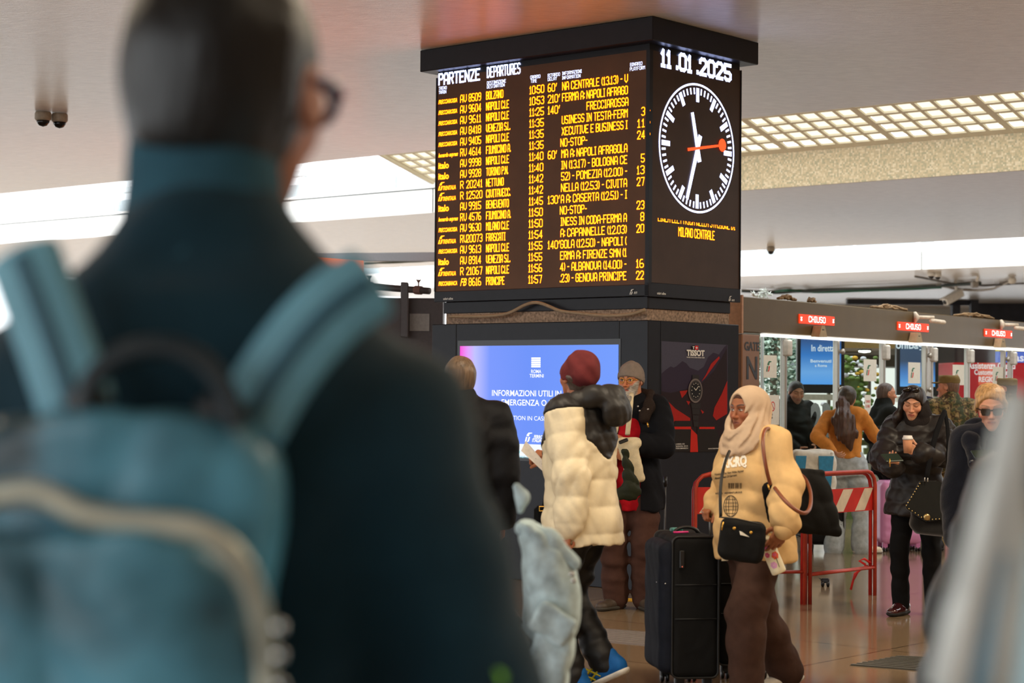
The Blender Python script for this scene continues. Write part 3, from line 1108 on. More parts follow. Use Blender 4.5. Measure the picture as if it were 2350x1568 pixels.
# cable tangles lying along the top of the header
rnd = random.Random(4)
for i_, (px0, px1) in enumerate(((1800, 1835), (1870, 1880), (2010, 2095), (2205, 2290))):
    s0, s1 = g_s(px0, 720), g_s(px1, 735)
    mb = MB()
    for k in range(4):
        pts = [GA + gX * (s0 + (s1 - s0) * j / 12) + gN * (-0.06 + 0.03 * rnd.uniform(-1, 1)) + ZZ * (2.405 + 0.045 * rnd.random() * math.sin(math.pi * j / 12)) for j in range(13)]
        mb.tube(pts, 0.011, 6)
    props(mb.build('cable_tangle', mat('tan_cable', (158, 128, 92), rough=0.7), None, True), 'tan cables on the gate header, %s' % ['leftmost bunch', 'tiny bunch right of the leftmost', 'bunch left of the first detector arm', 'bunch left of the last detector arm'][i_], 'cables', 'cable bunches on the header')

# GATE N panel
gp = thing('gate_sign', 'copper coloured panel reading GATE N beside the pillar', 'sign', GA + gX * 0.2, gA)
mb = MB()
gbox(mb, 0.0, 0.345, -0.12, 0.0, 0, 2.045, 0.008)
mb.build('panel', mat('copper_panel', (152, 112, 86), rough=0.3, metal=0.45, nscale=5, nvar=0.05), gp)
mb = MB()
o = GPt(1709, 804, 0.003)
mb.text('GATE', o, gX, ZZ, 0.075, bold=0.03, width=abs(g_s(1743, 804) - g_s(1709, 804)), th=0)
o = GPt(1713.5, 869.5, 0.003)
mb.text('N', o, gX, ZZ, 0.2, bold=0.02, width=abs(g_s(1738, 870) - g_s(1713.5, 870)))
mb.build('panel_lettering', M_black, gp)

# glass doors between steel posts
M_greenink, M_redink = mat('green_print', (24, 104, 66), rough=0.5), mat('red_print', (214, 54, 38), rough=0.5)
POSTS = [(1822, 0), (1942, 1), (2047, 2), (2143, 1), (2156, 2), (2240, 0), (2322, 1), (2338, 2), (2430, 0)]
for px, kd in POSTS:
    s0 = g_s(px, 900)
    where = {1822: 'steel gate post in front of the man behind the glass', 1942: 'steel gate post left of the flowers', 2047: 'steel gate post above the balding man in the dark jacket', 2143: 'slim steel post left of the soldier in the cap',
             2156: 'steel gate post with hinge knobs beside the soldier cap', 2240: 'steel gate post in front of the red kiosk lettering', 2322: 'slim steel gate post near the right end of the red kiosk', 2338: 'steel gate post right of the last white sticker', 2430: 'steel gate post past the right edge'}[px]
    if px > 2360: continue
    t = thing('gate_post', where, 'gate post', GA + gX * s0 - gN * 0.1, gA)
    mb = MB()
    gbox(mb, s0 - 0.022, s0 + 0.022, -0.14, -0.08, 0, 2.055, 0.006)
    mb.build('upright', M_steel, t)
    if kd != 1:
        mb = MB()
        gbox(mb, s0 - 0.06, s0 + 0.02, -0.1, -0.02, 1.86, 2.02, 0.015)
        mb.build('lock_box', mat('pale_plastic', (206, 200, 190), rough=0.5), t)
    else:
        for zz in (1.93, 1.55):
            mb = MB().lathe(GA + gX * (s0 + 0.045) - gN * 0.07 + ZZ * zz, gN, [(0.012, -0.03), (0.03, 0.0), (0.03, 0.02), (0.012, 0.03)], 12)
            mb.build('hinge_knob', M_steel, t, True)
DOORS = [(1750, 1817, 'first'), (1827, 1937, 'second'), (1947, 2042, 'third'), (2052, 2139, 'fourth'), (2161, 2236, 'fifth'), (2245, 2313, 'sixth')]
STK = {0: (1752, 1782, 815, 867), 2: (1981.5, 2011, 824.5, 875), 3: (2084, 2111.5, 831.5, 880), 4: (2186, 2212, 837, 884), 5: (2278, 2302.5, 842, 886)}
for i_, (p0, p1, nm) in enumerate(DOORS):
    s0, s1 = g_s(p0, 900), g_s(p1, 900)
    lab = ['clear gate door right of the copper GATE panel with a flag-mark sticker', 'clear gate door with the big numbers across it in front of a blue screen', 'clear gate door with a sticker above the woman in orange',
           'clear gate door with a sticker in front of the second blue screen', 'clear gate door whose sticker shows right of the soldier cap', 'clear gate door whose sticker stands over the kiosk lettering'][i_]
    t = thing('gate_door', lab, 'glass door', GA + gX * (s0 + s1) / 2 - gN * 0.11, gA)
    mb = MB()
    gbox(mb, s0, s1, -0.115, -0.105, 0.12, 2.03)
    mb.build('glass_pane', M_glass, t)
    if i_ in STK:
        a, b, c, d = STK[i_]
        q0 = GPt(a, d, -0.102)
        wdt = abs(g_s(b, 840, -0.102) - g_s(a, 840, -0.102))
        hgt = GPt(a, c, -0.102)[2] - q0[2]
        mb = MB()
        mb.box(q0, gX, gN, ZZ, (0, 0, 0), (wdt, 0.002, hgt))
        st = mb.build('sticker', M_paper, t)
        for m_, prt in ((M_greenink, (0, 2)), (M_redink, (1,))):
            mb = MB()
            rail_logo(mb, q0 + gN * 0.004 + gX * wdt * 0.18 + ZZ * hgt * 0.27, gX, ZZ, hgt * 0.48, parts=prt)
            mb.build('flag_mark', m_, st)
    if i_ == 0:
        q0 = GPt(1759, 976, -0.102)
        mb = MB()
        mb.box(q0, gX, gN, ZZ, (0, 0, 0), (abs(g_s(1788, 940) - g_s(1759, 940)), 0.002, GPt(1759, 907, -0.102)[2] - q0[2]))
        st = mb.build('closed_notice', M_paper, t)
        mb = MB()
        c_ = GPt(1773.5, 933, -0.099)
        r_ = 0.047
        ring = []
        for k in range(24):
            for r in (r_ * 0.78, r_):
                ring.append(c_ + gX * r * math.cos(k * math.pi / 12) + ZZ * r * math.sin(k * math.pi / 12))
        mb.add(ring, [(2 * k, 2 * k + 1, (2 * k + 3) % 48, (2 * k + 2) % 48) for k in range(24)])
        e = unit(gX - ZZ)
        f = unit(gX + ZZ)
        mb.add([c_ - e * r_ * .85 - f * .005, c_ + e * r_ * .85 - f * .005, c_ + e * r_ * .85 + f * .005, c_ - e * r_ * .85 + f * .005], [(0, 1, 2, 3)])
        mb.build('no_entry_mark', M_redink, st)
        mb = MB()
        mb.text('CHIUSO', GPt(1767, 954, -0.099), gX, ZZ, 0.016, bold=0.02, width=0.06)
        mb.text('CLOSED', GPt(1767, 961, -0.099), gX, ZZ, 0.016, bold=0.02, width=0.06)
        mb.build('notice_lettering', M_black, st)
    if i_ == 1:
        mb = MB()
        mb.text('23', GPt(1860, 1003, -0.1), gX, ZZ, 0.31, bold=0.045, width=abs(g_s(1908, 980) - g_s(1860, 980)))
        mb.build('door_number', mat('grey_film', (120, 132, 128), rough=0.6), t)
    if i_ == 2:
        q0 = GPt(1984, 962, -0.102)
        mb = MB()
        mb.box(q0, gX, gN, ZZ, (0, 0, 0), (0.15, 0.002, 0.25))
        st = mb.build('paper_notice', M_paper, t)
        mb = MB()
        mb.text('CHIUSO', q0 + gX * 0.02 + ZZ * 0.17 + gN * 0.003, gX, ZZ, 0.025, width=0.11, bold=0.02)
        mb.text('CLOSED', q0 + gX * 0.02 + ZZ * 0.12 + gN * 0.003, gX, ZZ, 0.025, width=0.11, bold=0.02)
        mb.build('notice_lettering', M_redink, st)

# ------------------------------------------------------------------ what stands beyond the gates
xC = vec(1, 0, 0)
yC = vec(0, 1, 0)


def cbox(mb, Y, x0, y0, x1, y1, th, bev=0.0):
    """a box whose front at depth Y spans two image corners"""
    a, b = P(x0, y0, Y), P(x1, y1, Y)
    return mb.abox((a[0], Y, b[2]), (b[0], Y + th, a[2]), bev)


def screen(label, Y, x0, y0, x1, y1, stops, lines, stand):
    t = thing('display_screen', label, 'screen', P((x0 + x1) / 2, y1, Y))
    mb = MB()
    cbox(mb, Y, x0 - 8, y0 - 8, x1 + 8, y1 + 20, 0.12, 0.01)
    mb.build('casing', M_black, t)
    mb = MB()
    cbox(mb, Y - 0.006, x0, y0, x1, y1, 0.005)
    mb.build('display', gradient_screen('display_blue', stops, 0.95, 'Z'), t)
    mb = MB()
    for s, px, py, hgt, pr in lines:
        mb.text(s, P(px, py, Y - 0.012), xC, ZZ, hgt, bold=0.02, width=(P(pr, py, Y)[0] - P(px, py, Y)[0]))
    mb.build('lettering', glow('screen_ink', (0.8, 0.9, 1.0), 0.8), t)
    if stand:
        mb = MB()
        cbox(mb, Y, x0 - 6, y1 + 22, x1 + 8, y1 + 36, 0.12)
        mb.build('shelf', mat('grey_shelf', (188, 182, 166), rough=0.5), t)
        mb = MB()
        cbox(mb, Y + 0.02, x0 + 2, y1 + 36, x0 + 10, 1240, 0.08)
        cbox(mb, Y + 0.02, x1 - 10, y1 + 36, x1 - 2, 1240, 0.08)
        mb.build('stand', M_steel, t)
    return t


screen('blue station screen with pale lines, seen through the second gate door', 22.0, 1838, 770, 1930, 883, [(0, (84, 160, 240)), (0.25, (110, 170, 236)), (0.6, (44, 120, 200)), (1, (30, 60, 110))],
       [('In diretta', 1862, 806, 0.07, 1915), ('Benvenuti', 1860, 832, 0.035, 1908), ('a Roma', 1870, 842, 0.03, 1898)], True)
screen('tall blue screen seen through the fourth gate door, its foot glowing light blue', 24.5, 2066, 770, 2146, 888, [(0, (100, 170, 240)), (0.25, (70, 128, 200)), (0.5, (44, 66, 96)), (1, (36, 66, 100))],
       [('onlBagali', 2056, 800, 0.1, 2136)], True)

# snow-dusted artificial tree with tinsel
rnd = random.Random(9)


def frost_tree(o, h, r, n, m, t, name):
    mb = MB()
    for k in range(n):
        f = rnd.random() ** 0.7
        z = h * (0.05 + 0.93 * f)
        rr_ = r * (1 - f * 0.82) * math.sqrt(rnd.random())
        a = rnd.uniform(0, 2 * math.pi)
        c_ = o + vec(rr_ * math.cos(a), rr_ * math.sin(a), z)
        d = unit(vec(math.cos(a), math.sin(a), rnd.uniform(-0.5, 0.6)))
        e = unit(np.cross(d, vec(rnd.uniform(-1, 1), rnd.uniform(-1, 1), 1)))
        L, w = rnd.uniform(0.06, 0.15), rnd.uniform(0.012, 0.03)
        u = np.cross(d, e) * 0.012
        mb.add([c_, c_ + d * L * .5 + e * w + u, c_ + d * L, c_ + d * L * .5 - e * w + u, c_ + d * L * .5 - u * 1.5], [(0, 1, 4), (1, 2, 4), (2, 3, 4), (3, 0, 4), (0, 3, 2, 1)])
    return mb.build(name, m, t)


tr = thing('frosted_tree', 'tall frosted white-green artificial tree behind the first gate door', 'tree', P(1765, 1000, 23.5) * vec(1, 1, 0))
o = P(1775, 1000, 23.5) * vec(1, 1, 0)
mb = MB().cyl(o, o + ZZ * 2.3, 0.08, 0.03)
mb.build('trunk', mat('grey_bark', (120, 112, 100), rough=0.8), tr)
frost_tree(o + vec(0.0, 0, 0.35), 2.2, 0.62, 1300, mat('frosted_needles', (206, 226, 214), rough=0.7, nscale=8, nvar=0.25), tr, 'foliage')
frost_tree(o + vec(0.02, 0.05, 0.3), 2.1, 0.58, 450, mat('green_needles', (72, 110, 92), rough=0.7), tr, 'inner_foliage')
# flowers by the third door
fl = thing('flower_arrangement', 'tall arrangement of white, yellow and green flowers behind the third gate door', 'flowers', P(1955, 1000, 23.0) * vec(1, 1, 0))
o = P(1956, 1000, 23.0) * vec(1, 1, 0)
mb = MB().cyl(o, o + ZZ * 1.7, 0.12, 0.1)
mb.build('stem', mat('moss', (90, 110, 60), rough=0.9), fl)
for nm, c_, n_, s_ in (('leaves', (104, 134, 62), 160, 0.05), ('white_flower', (224, 226, 236), 90, 0.045), ('yellow_flower', (226, 178, 62), 50, 0.04)):
    mb = MB()
    for k in range(n_):
        p = o + vec(rnd.gauss(0, 0.13), rnd.gauss(0, 0.1), rnd.uniform(0.95, 1.93))
        mb.ball(p, np.array([s_, s_, s_ * 0.7]) * rnd.uniform(0.5, 1), 6)
    mb.build(nm, mat(nm, c_, rough=0.7), fl, True)

# concrete column, shop front, kiosk, far walls
mb = MB()
cbox(mb, 24.4, 1801, 745, 1826, 1240, 0.4)
props(mb.build('wall_column', mat('blue_grey_column', (150, 160, 166), rough=0.6)), kind='structure')
sf = thing('shop_front', 'bright shop window under a brown soffit, seen through the third gate door', 'shop front', P(1990, 1100, 31) * vec(1, 1, 0))
mb = MB()
cbox(mb, 31, 1700, 842, 2072, 1165, 0.1)
mb.build('lit_window', glow('lit_shop_window', (1.0, 1.0, 0.94), 1.0), sf)
mb = MB()
cbox(mb, 30.2, 1690, 812, 2080, 842, 0.9)
mb.build('dark_fascia', mat('dark_fascia', (74, 70, 52), rough=0.6), sf)
mb = MB()
cbox(mb, 27.4, 1690, 745, 2062, 800, 3.3)
mb.build('soffit', mat('ochre_soffit', (138, 112, 58), rough=0.6), sf)
mb = MB()
cbox(mb, 30.9, 1992, 842, 1998, 1165, 0.1)
cbox(mb, 30.9, 1900, 842, 1905, 1165, 0.1)
mb.build('mullion', mat('grey_mullion', (120, 118, 104), rough=0.5), sf)
mb = MB()
cbox(mb, 30.8, 1700, 1060, 2072, 1166, 0.1)
mb.build('stall_riser', mat('pale_riser', (200, 204, 186), rough=0.5), sf)
mb = MB()
for k in range(40):
    x = rnd.uniform(1830, 2040)
    y = rnd.uniform(930, 1040)
    cbox(mb, 30.6 + rnd.random() * 0.2, x, y, x + rnd.uniform(5, 22), y + rnd.uniform(4, 16), 0.1)
gd = mb.build('window_display', mat('shop_goods', (150, 170, 110), rough=0.6, nscale=2, nvar=0.5), sf)
props(gd, kind='stuff')
sp = thing('spotlight', 'lit black spotlight hanging under the brown shop soffit', 'lamp', P(1985, 806, 28))
mb = MB().lathe(P(1984, 798, 28), vec(0, 0, -1), [(0.02, -0.12), (0.02, -0.1), (0.09, -0.06), (0.1, 0.04)], 14)
mb.build('housing', M_black, sp, True)
mb = MB().lathe(P(1984, 805, 28), vec(0, 0, -1), [(0.085, 0.0), (0.085, 0.02), (0.02, 0.03)], 14)
mb.build('bulb', glow('spot_bulb', (1, 1, 0.9), 5), sp, True)

ki = thing('help_kiosk', 'red customer assistance kiosk with white lettering beyond the gates', 'kiosk', P(2270, 1100, 27) * vec(1, 1, 0))
M_kred = mat('kiosk_red', (206, 30, 42), rough=0.45, nscale=4, nvar=0.05)
mb = MB()
cbox(mb, 27, 2187, 832, 2460, 1175, 1.0, 0.02)
mb.build('body', M_kred, ki)
mb = MB()
cbox(mb, 26.99, 2246, 834, 2284, 884, 0.02)
mb.build('lit_panel', glow('kiosk_glow', (0.75, 0.1, 0.04), 0.9), ki)
mb = MB()
for s, px, py, h, pr in (('Assistenza Clienti', 2220, 846, 0.085, 2330), ('Customer Care', 2236, 860, 0.07, 2313), ('REGIONALE', 2246, 876.5, 0.07, 2316)):
    mb.text(s, P(px, py, 26.97), xC, ZZ, h, bold=0.025, width=P(pr, py, 26.97)[0] - P(px, py, 26.97)[0])
mb.build('kiosk_lettering', glow('kiosk_letters', (1, 0.9, 0.88), 0.75), ki)
mb = MB()
cbox(mb, 26.96, 2202, 915, 2216, 932, 0.02)
mb.build('leaflet', M_paper, ki)
bs = thing('overhead_sign', 'blue and yellow overhead sign with a white arrow, upper right beyond the gates', 'sign', P(2320, 830, 28))
mb = MB()
cbox(mb, 28, 2288, 807, 2420, 833, 0.1)
mb.build('blue_panel', glow('sign_blue', (0.08, 0.16, 0.62), 0.8), bs)
mb = MB()
cbox(mb, 28, 2288, 797, 2420, 807, 0.1)
mb.build('yellow_panel', glow('sign_yellow', (0.75, 0.6, 0.02), 0.8), bs)
mb = MB()
q = lambda x, y: P(x, y, 27.98)
mb.add([q(2295, 816), q(2305, 816), q(2302, 819), q(2307, 827), q(2303, 829), q(2299, 821), q(2296, 825)], [(0, 1, 2, 3, 4, 5, 6)])
mb.text('Casse', q(2310, 829), xC, ZZ, 0.11, bold=0.02, width=0.4)
mb.build('sign_lettering', glow('sign_white', (0.9, 0.9, 1), 0.8), bs)
# walls far behind
M_far = mat('far_wall', (112, 104, 92), rough=0.7, nscale=1, nvar=0.2)
M_dark = mat('dark_slate', (58, 60, 68), rough=0.6, nscale=3, nvar=0.25)
mb = MB()
cbox(mb, 37, 1640, 742, 2900, 1100, 0.3)
props(mb.build('wall_back', M_far), kind='structure')
mb = MB()
cbox(mb, 62, 2246, 655, 2800, 755, 1.0)
props(mb.build('wall_upper', M_dark), kind='structure')
mb = MB()
cbox(mb, 60, 1945, 685, 2246, 701, 0.3)
cbox(mb, 59.7, 2229, 676, 2246, 745, 0.3)
cbox(mb, 59.7, 2186, 700, 2204, 745, 0.3)
props(mb.build('trim_8', M_dark), kind='structure')
mb = MB()
cbox(mb, 66, 1690, 660, 2250, 760, 0.3)
props(mb.build('wall_right', mat('pale_wall', (206, 200, 188), rough=0.7)), kind='structure')
mb = MB()
cbox(mb, 28.5, 2146, 745, 2190, 1130, 0.5)
dk = mb.build('wall_shop', mat('shop_dark', (64, 60, 56), rough=0.6, nscale=2, nvar=0.4))
props(dk, kind='structure')
mb = MB()
cbox(mb, 28.6, 2187, 745, 2420, 835, 0.4)
props(mb.build('wall_shop_upper', mat('shop_brown', (78, 60, 58), rough=0.6, nscale=1, nvar=0.5)), kind='structure')

# ------------------------------------------------------------------ fittings under the ceiling
M_cam = mat('camera_white', (240, 238, 232), rough=0.45)


def dome(px, py, label, white=False, r=0.085, cat='camera'):
    c_ = G(px, py, CEIL)
    t = thing('dome_camera', label, cat, c_ - ZZ * 0.13)
    mb = MB().lathe(c_ - ZZ * 0.004, vec(0, 0, -1), [(r * 0.9, 0), (r, 0.02), (r, 0.075), (r * 0.86, 0.09)], 18)
    mb.build('base', mat('beige_base', (176, 164, 146) if not white else (226, 226, 224), rough=0.5), t, True)
    mb = MB().lathe(c_ - ZZ * 0.09, vec(0, 0, -1), [(r * 0.8, 0), (r * 0.74, 0.03), (r * 0.5, 0.058), (r * 0.01, 0.07)], 18)
    mb.build('lens_dome', mat('smoked_dome', (14, 14, 16), rough=0.15), t, True)


dome(99, 256, 'left dome camera of the pair on the ceiling at far left')
dome(137, 260, 'right dome camera of the pair on the ceiling at far left')
dome(1769, 566, 'small dark dome camera by the skylight edge right of the pillar', r=0.08)
dome(2137, 625, 'left of two white dome cameras under the far slab', True, 0.09)
dome(2152, 627, 'right of two white dome cameras under the far slab', True, 0.09)
# bullet camera on a drop rod
bc = thing('bullet_camera', 'white bullet security camera tilted down from a ceiling rod, upper right', 'camera', P(2190, 690, 49.5))
a, b = P(2193, 645, 49.5), P(2195, 672, 49.5)
mb = MB().cyl(a, b, 0.035)
mb.build('drop_rod', M_cam, bc, True)
p0, p1 = P(2207, 672, 49.5), P(2168, 694, 49.2)
d = unit(p1 - p0)
mb = MB()
sx = unit(np.cross(d, ZZ))
mb.box(p0, d, sx, np.cross(sx, d), (0, -0.085, -0.09), (np.linalg.norm(p1 - p0), 0.085, 0.09), 0.02)
mb.build('body', M_cam, bc)
mb = MB().box(p0, d, sx, np.cross(sx, d), (0.02, -0.1, 0.085), (np.linalg.norm(p1 - p0) + 0.05, 0.1, 0.11))
mb.build('sun_shield', M_cam, bc)
mb = MB().lathe(p1 + d * 0.001, d, [(0.065, 0), (0.055, 0.01), (0.001, 0.012)], 14)
mb.build('lens', M_black, bc, True)
sc = thing('flood_lamp', 'small grey box lamp clamped among cables, upper right', 'lamp', P(2240, 655, 47.6))
mb = MB()
cbox(mb, 47.6, 2232, 645, 2247, 660, 0.25, 0.03)
mb.build('housing', mat('grey_housing', (150, 146, 140), rough=0.5), sc)
mb = MB().cyl(P(2245, 634, 47.6), P(2241, 648, 47.65), 0.035)
mb.build('bracket', M_cam, sc)
tw = thing('spot_fitting', 'tiny white spot fitting at the end of looped cables, far upper right', 'lamp', P(2322, 646, 47.6))
mb = MB().lathe(P(2314, 645, 47.6), vec(1, -0.2, 0.1), [(0.05, 0), (0.085, 0.05), (0.085, 0.15), (0.04, 0.19)], 14)
mb.build('housing', M_cam, tw, True)
# green and grey cable run
rnd = random.Random(3)
def cable_run(name, label, pts, Y, cols, n, spread, r=0.012):
    mb = MB()
    pa = np.array(pts, float)
    tt = np.linspace(0, len(pa) - 1, 40)
    for k in range(n):
        ph, am = rnd.uniform(0, 6), rnd.uniform(0.2, 1) * spread
        ys = np.interp(tt, range(len(pa)), pa[:, 1]) + am * np.sin(tt * 2.1 + ph)
        xs = np.interp(tt, range(len(pa)), pa[:, 0])
        mb.tube([G(x, y, CEIL - r * (1.2 + 1.6 * (k % 3))) for x, y in zip(xs, ys)], r, 6)
    o = mb.build(name, mat(name + '_sheath', cols[0], rough=0.6), None, True)
    return props(o, label, 'cables')


cable_run('cable_run', 'long dark cable bundle crossing under the far slab behind the gate header', [(1703, 668), (1790, 672), (1860, 668), (1950, 664), (2100, 660), (2180, 655), (2250, 650)], 50, [(62, 74, 74)], 5, 2.0, 0.03)
cable_run('green_cable', 'green cable looping along the dark bundle above the gate header', [(1770, 672), (1810, 666), (1840, 668), (1870, 672), (1950, 668), (2100, 662), (2160, 661)], 49.6, [(34, 110, 86)], 4, 2.4, 0.027)
cable_run('white_cable', 'white cables looping to the spot fitting, far upper right', [(2150, 655), (2190, 664), (2240, 666), (2280, 664), (2305, 652), (2316, 646)], 46.5, [(206, 200, 190)], 4, 2.5, 0.02)
cable_run('grey_cable', 'thin grey cable along the slab toward the right edge', [(2100, 636), (2180, 650), (2260, 655), (2350, 652)], 46.8, [(110, 108, 106)], 3, 1.5, 0.02)
# white tinsel branch showing above the header
br_ = thing('tinsel_branch', 'white frosty tree tip poking up above the left end of the gate header', 'decoration', P(1752, 682, 21.5))
mb = MB()
for px, py in ((1728, 676), (1735, 680), (1748, 671), (1752, 668), (1758, 672), (1764, 676), (1742, 682), (1752, 680), (1760, 683)):
    p = P(px, py, 21.5)
    for k in range(9):
        d = unit(vec(rnd.uniform(-1, 1), rnd.uniform(-1, 1), rnd.uniform(-.4, 1)))
        mb.tube([p, p + d * 0.05], [0.012, 0.003], 5)
mb.tube([P(1750, 700, 21.5), P(1752, 675, 21.5)], 0.014, 6)
mb.build('sprig', mat('tinsel_white', (232, 240, 234), rough=0.6), br_)
mb = MB()
mb.cyl(P(1750, 720, 21.5) * vec(1, 1, 0), P(1750, 700, 21.5), 0.02)
mb.build('stem', M_whitemetal, br_)

# ------------------------------------------------------------------ left background
ob = thing('orange_sign', 'orange lightbox totem showing behind the foreground man\'s shoulder', 'sign', P(790, 650, 23.5) * vec(1, 1, 0))
M_or = glow('orange_light', (1.0, 0.17, 0.0), 1.3)
mb = MB()
pA, pB, pC = P(640, 586, 22.6), P(803, 597, 24.6), P(834, 599, 23.9)
zb_ = P(803, 700, 24)[2]
mb2 = MB()
mb2.prism([pA, pB, pC, P(660, 586, 21.7)], vec(0, 0, -1), pC[2] - 0.05)
mb2.build('lightbox', M_or, ob)
# dark tray under the slab
mb = MB()
mb.box(P(640, 590, 31), unit(P(996, 588, 24) - P(640, 590, 31)), unit(vec(0.7, 0.6, 0)), ZZ, (-4, 0, -0.06), (9.5, 0.2, 0.05))
props(mb.build('cable_tray', mat('tray_dark', (70, 66, 70), rough=0.6)), 'dark cable tray hung below the ceiling slab left of the board', 'cable tray')
cable_run('mossy_cable', 'dirty green cables sagging under the tray beside the orange sign', [(836, 606), (870, 604), (920, 602), (960, 600), (996, 598)], 28, [(84, 96, 84)], 3, 1.2, 0.02)
# gantry pipe with clamps on a dark cabinet
gt = thing('pipe_gantry', 'dark horizontal pipe with clamps above the cabinet left of the pillar', 'pipe', P(930, 700, 20))
a, b = P(800, 654, 20.2), P(985, 668, 19.6)
mb = MB().cyl(a, b, 0.036, n=14)
mb.build('pipe', mat('dark_pipe', (72, 62, 62), rough=0.5), gt, True)
for px in (848, 961):
    p = a + (b - a) * ((px - 800) / 185)
    mb = MB().lathe(p - unit(b - a) * 0.04, b - a, [(0.045, 0), (0.045, 0.08)], 12)
    for k in (-1, 0, 1):
        mb.tube([p + ZZ * 0.04, p + ZZ * 0.075, p + ZZ * 0.11 + vec(0.02 * k, 0, 0)], 0.008, 6)
    mb.build('clamp', mat('rust_clamp', (120, 84, 74), rough=0.6), gt)
p = a + (b - a) * (130 / 185)
mb = MB()
mb.box(p, unit(b - a), yC, ZZ, (-0.05, -0.05, -0.5), (0.05, 0.05, 0.07), 0.01)
mb.build('upright', mat('dark_pipe_post', (72, 62, 62), rough=0.5), gt)
cbn = thing('kiosk_cabinet', 'dark cabinet standing left of the pillar behind the foreground man', 'cabinet', P(950, 900, 19.9) * vec(1, 1, 0))
mb = MB()
cbox(mb, 19.9, 700, 682, 1012, 1230, 0.6, 0.01)
mb.build('body', mat('cabinet_brown', (68, 58, 60), rough=0.45), cbn)
mb = MB()
cbox(mb, 19.88, 940, 720, 985, 760, 0.02)
mb.build('pale_label', mat('pale_grey', (150, 146, 144), rough=0.5), cbn)

# ------------------------------------------------------------------ floor details
def floor_poly(pts, z=0.002):
    return [G(x, y, z) for x, y in pts]


tg = thing('floor_grate', 'dark ribbed metal grate set in the floor at lower right', 'grate', G(2120, 1525))
mb = MB()
c00, c10, c11, c01 = [G(*p) for p in ((1950, 1528), (2330, 1558), (2420, 1522), (2065, 1507))]
mb.prism([c00, c10, c11, c01], ZZ, 0.003)
mb.build('base_plate', mat('grate_dark', (58, 56, 50), rough=0.5), tg)
for k in range(9):
    f0, f1 = k / 9 + 0.02, k / 9 + 0.07
    L = lambda f, g: (c00 + (c01 - c00) * f) * (1 - g) + (c10 + (c11 - c10) * f) * g
    mb = MB().prism([L(f0, 0), L(f0, 1), L(f1, 1), L(f1, 0)], ZZ, 0.008)
    mb.build('bar', mat('grate_bar', (92, 88, 78), rough=0.45, metal=0.3), tg)
tp = thing('tactile_strip', 'grey grooved tactile paving strip crossing the floor behind the trainers', 'paving', G(1450, 1463))
mb = MB()
q0, q1, q2, q3 = G(1250, 1432), G(1700, 1468), G(1700, 1504), G(1250, 1462)
mb.prism([q3, q2, q1, q0], ZZ, 0.002)
mb.build('strip', mat('tactile_grey', (112, 104, 98), rough=0.55, nscale=40), tp)
for k in range(7):
    L = lambda f, g: (q3 + (q0 - q3) * f) * (1 - g) + (q2 + (q1 - q2) * f) * g
    f = 0.1 + k * 0.125
    mb = MB().prism([L(f, 0), L(f, 1), L(f + .05, 1), L(f + .05, 0)], ZZ, 0.005)
    mb.build('rib', mat('rib_grey', (128, 120, 112), rough=0.5), tp)
mb = MB()
mb.prism(floor_poly([(1400, 1378), (1500, 1384), (1500, 1377), (1400, 1371)]), ZZ, 0.001)
props(mb.build('floor_tape', mat('yellow_tape', (226, 176, 40), rough=0.5)), 'yellow floor tape showing between the bearded man\'s shoes', 'tape')
ct = thing('loose_caster', 'broken black luggage caster lying on the floor behind the barrier', 'caster', G(1893, 1346))
o = G(1893, 1347)
mb = MB().lathe(o + vec(-0.03, 0, 0.025), vec(1, -0.3, 0), [(0.012, 0), (0.025, 0.004), (0.025, 0.022), (0.012, 0.026)], 14)
mb.lathe(o + vec(0.012, 0, 0.025), vec(1, -0.3, 0), [(0.012, 0), (0.025, 0.004), (0.025, 0.022), (0.012, 0.026)], 14)
mb.build('wheel_pair', M_black, ct, True)
mb = MB().box(o, unit(vec(1, -0.3, 0)), unit(vec(0.3, 1, 0)), ZZ, (-0.028, -0.02, 0.03), (0.035, 0.03, 0.066), 0.008)
mb.build('fork', M_black, ct)
mb = MB().prism([o + vec(-0.028, 0, 0.066), o + vec(-0.055, -0.005, 0.075), o + vec(-0.03, 0.002, 0.045)], vec(0, 1, 0), 0.01)
mb.build('broken_tab', mat('grey_tab', (80, 84, 78), rough=0.4), ct)

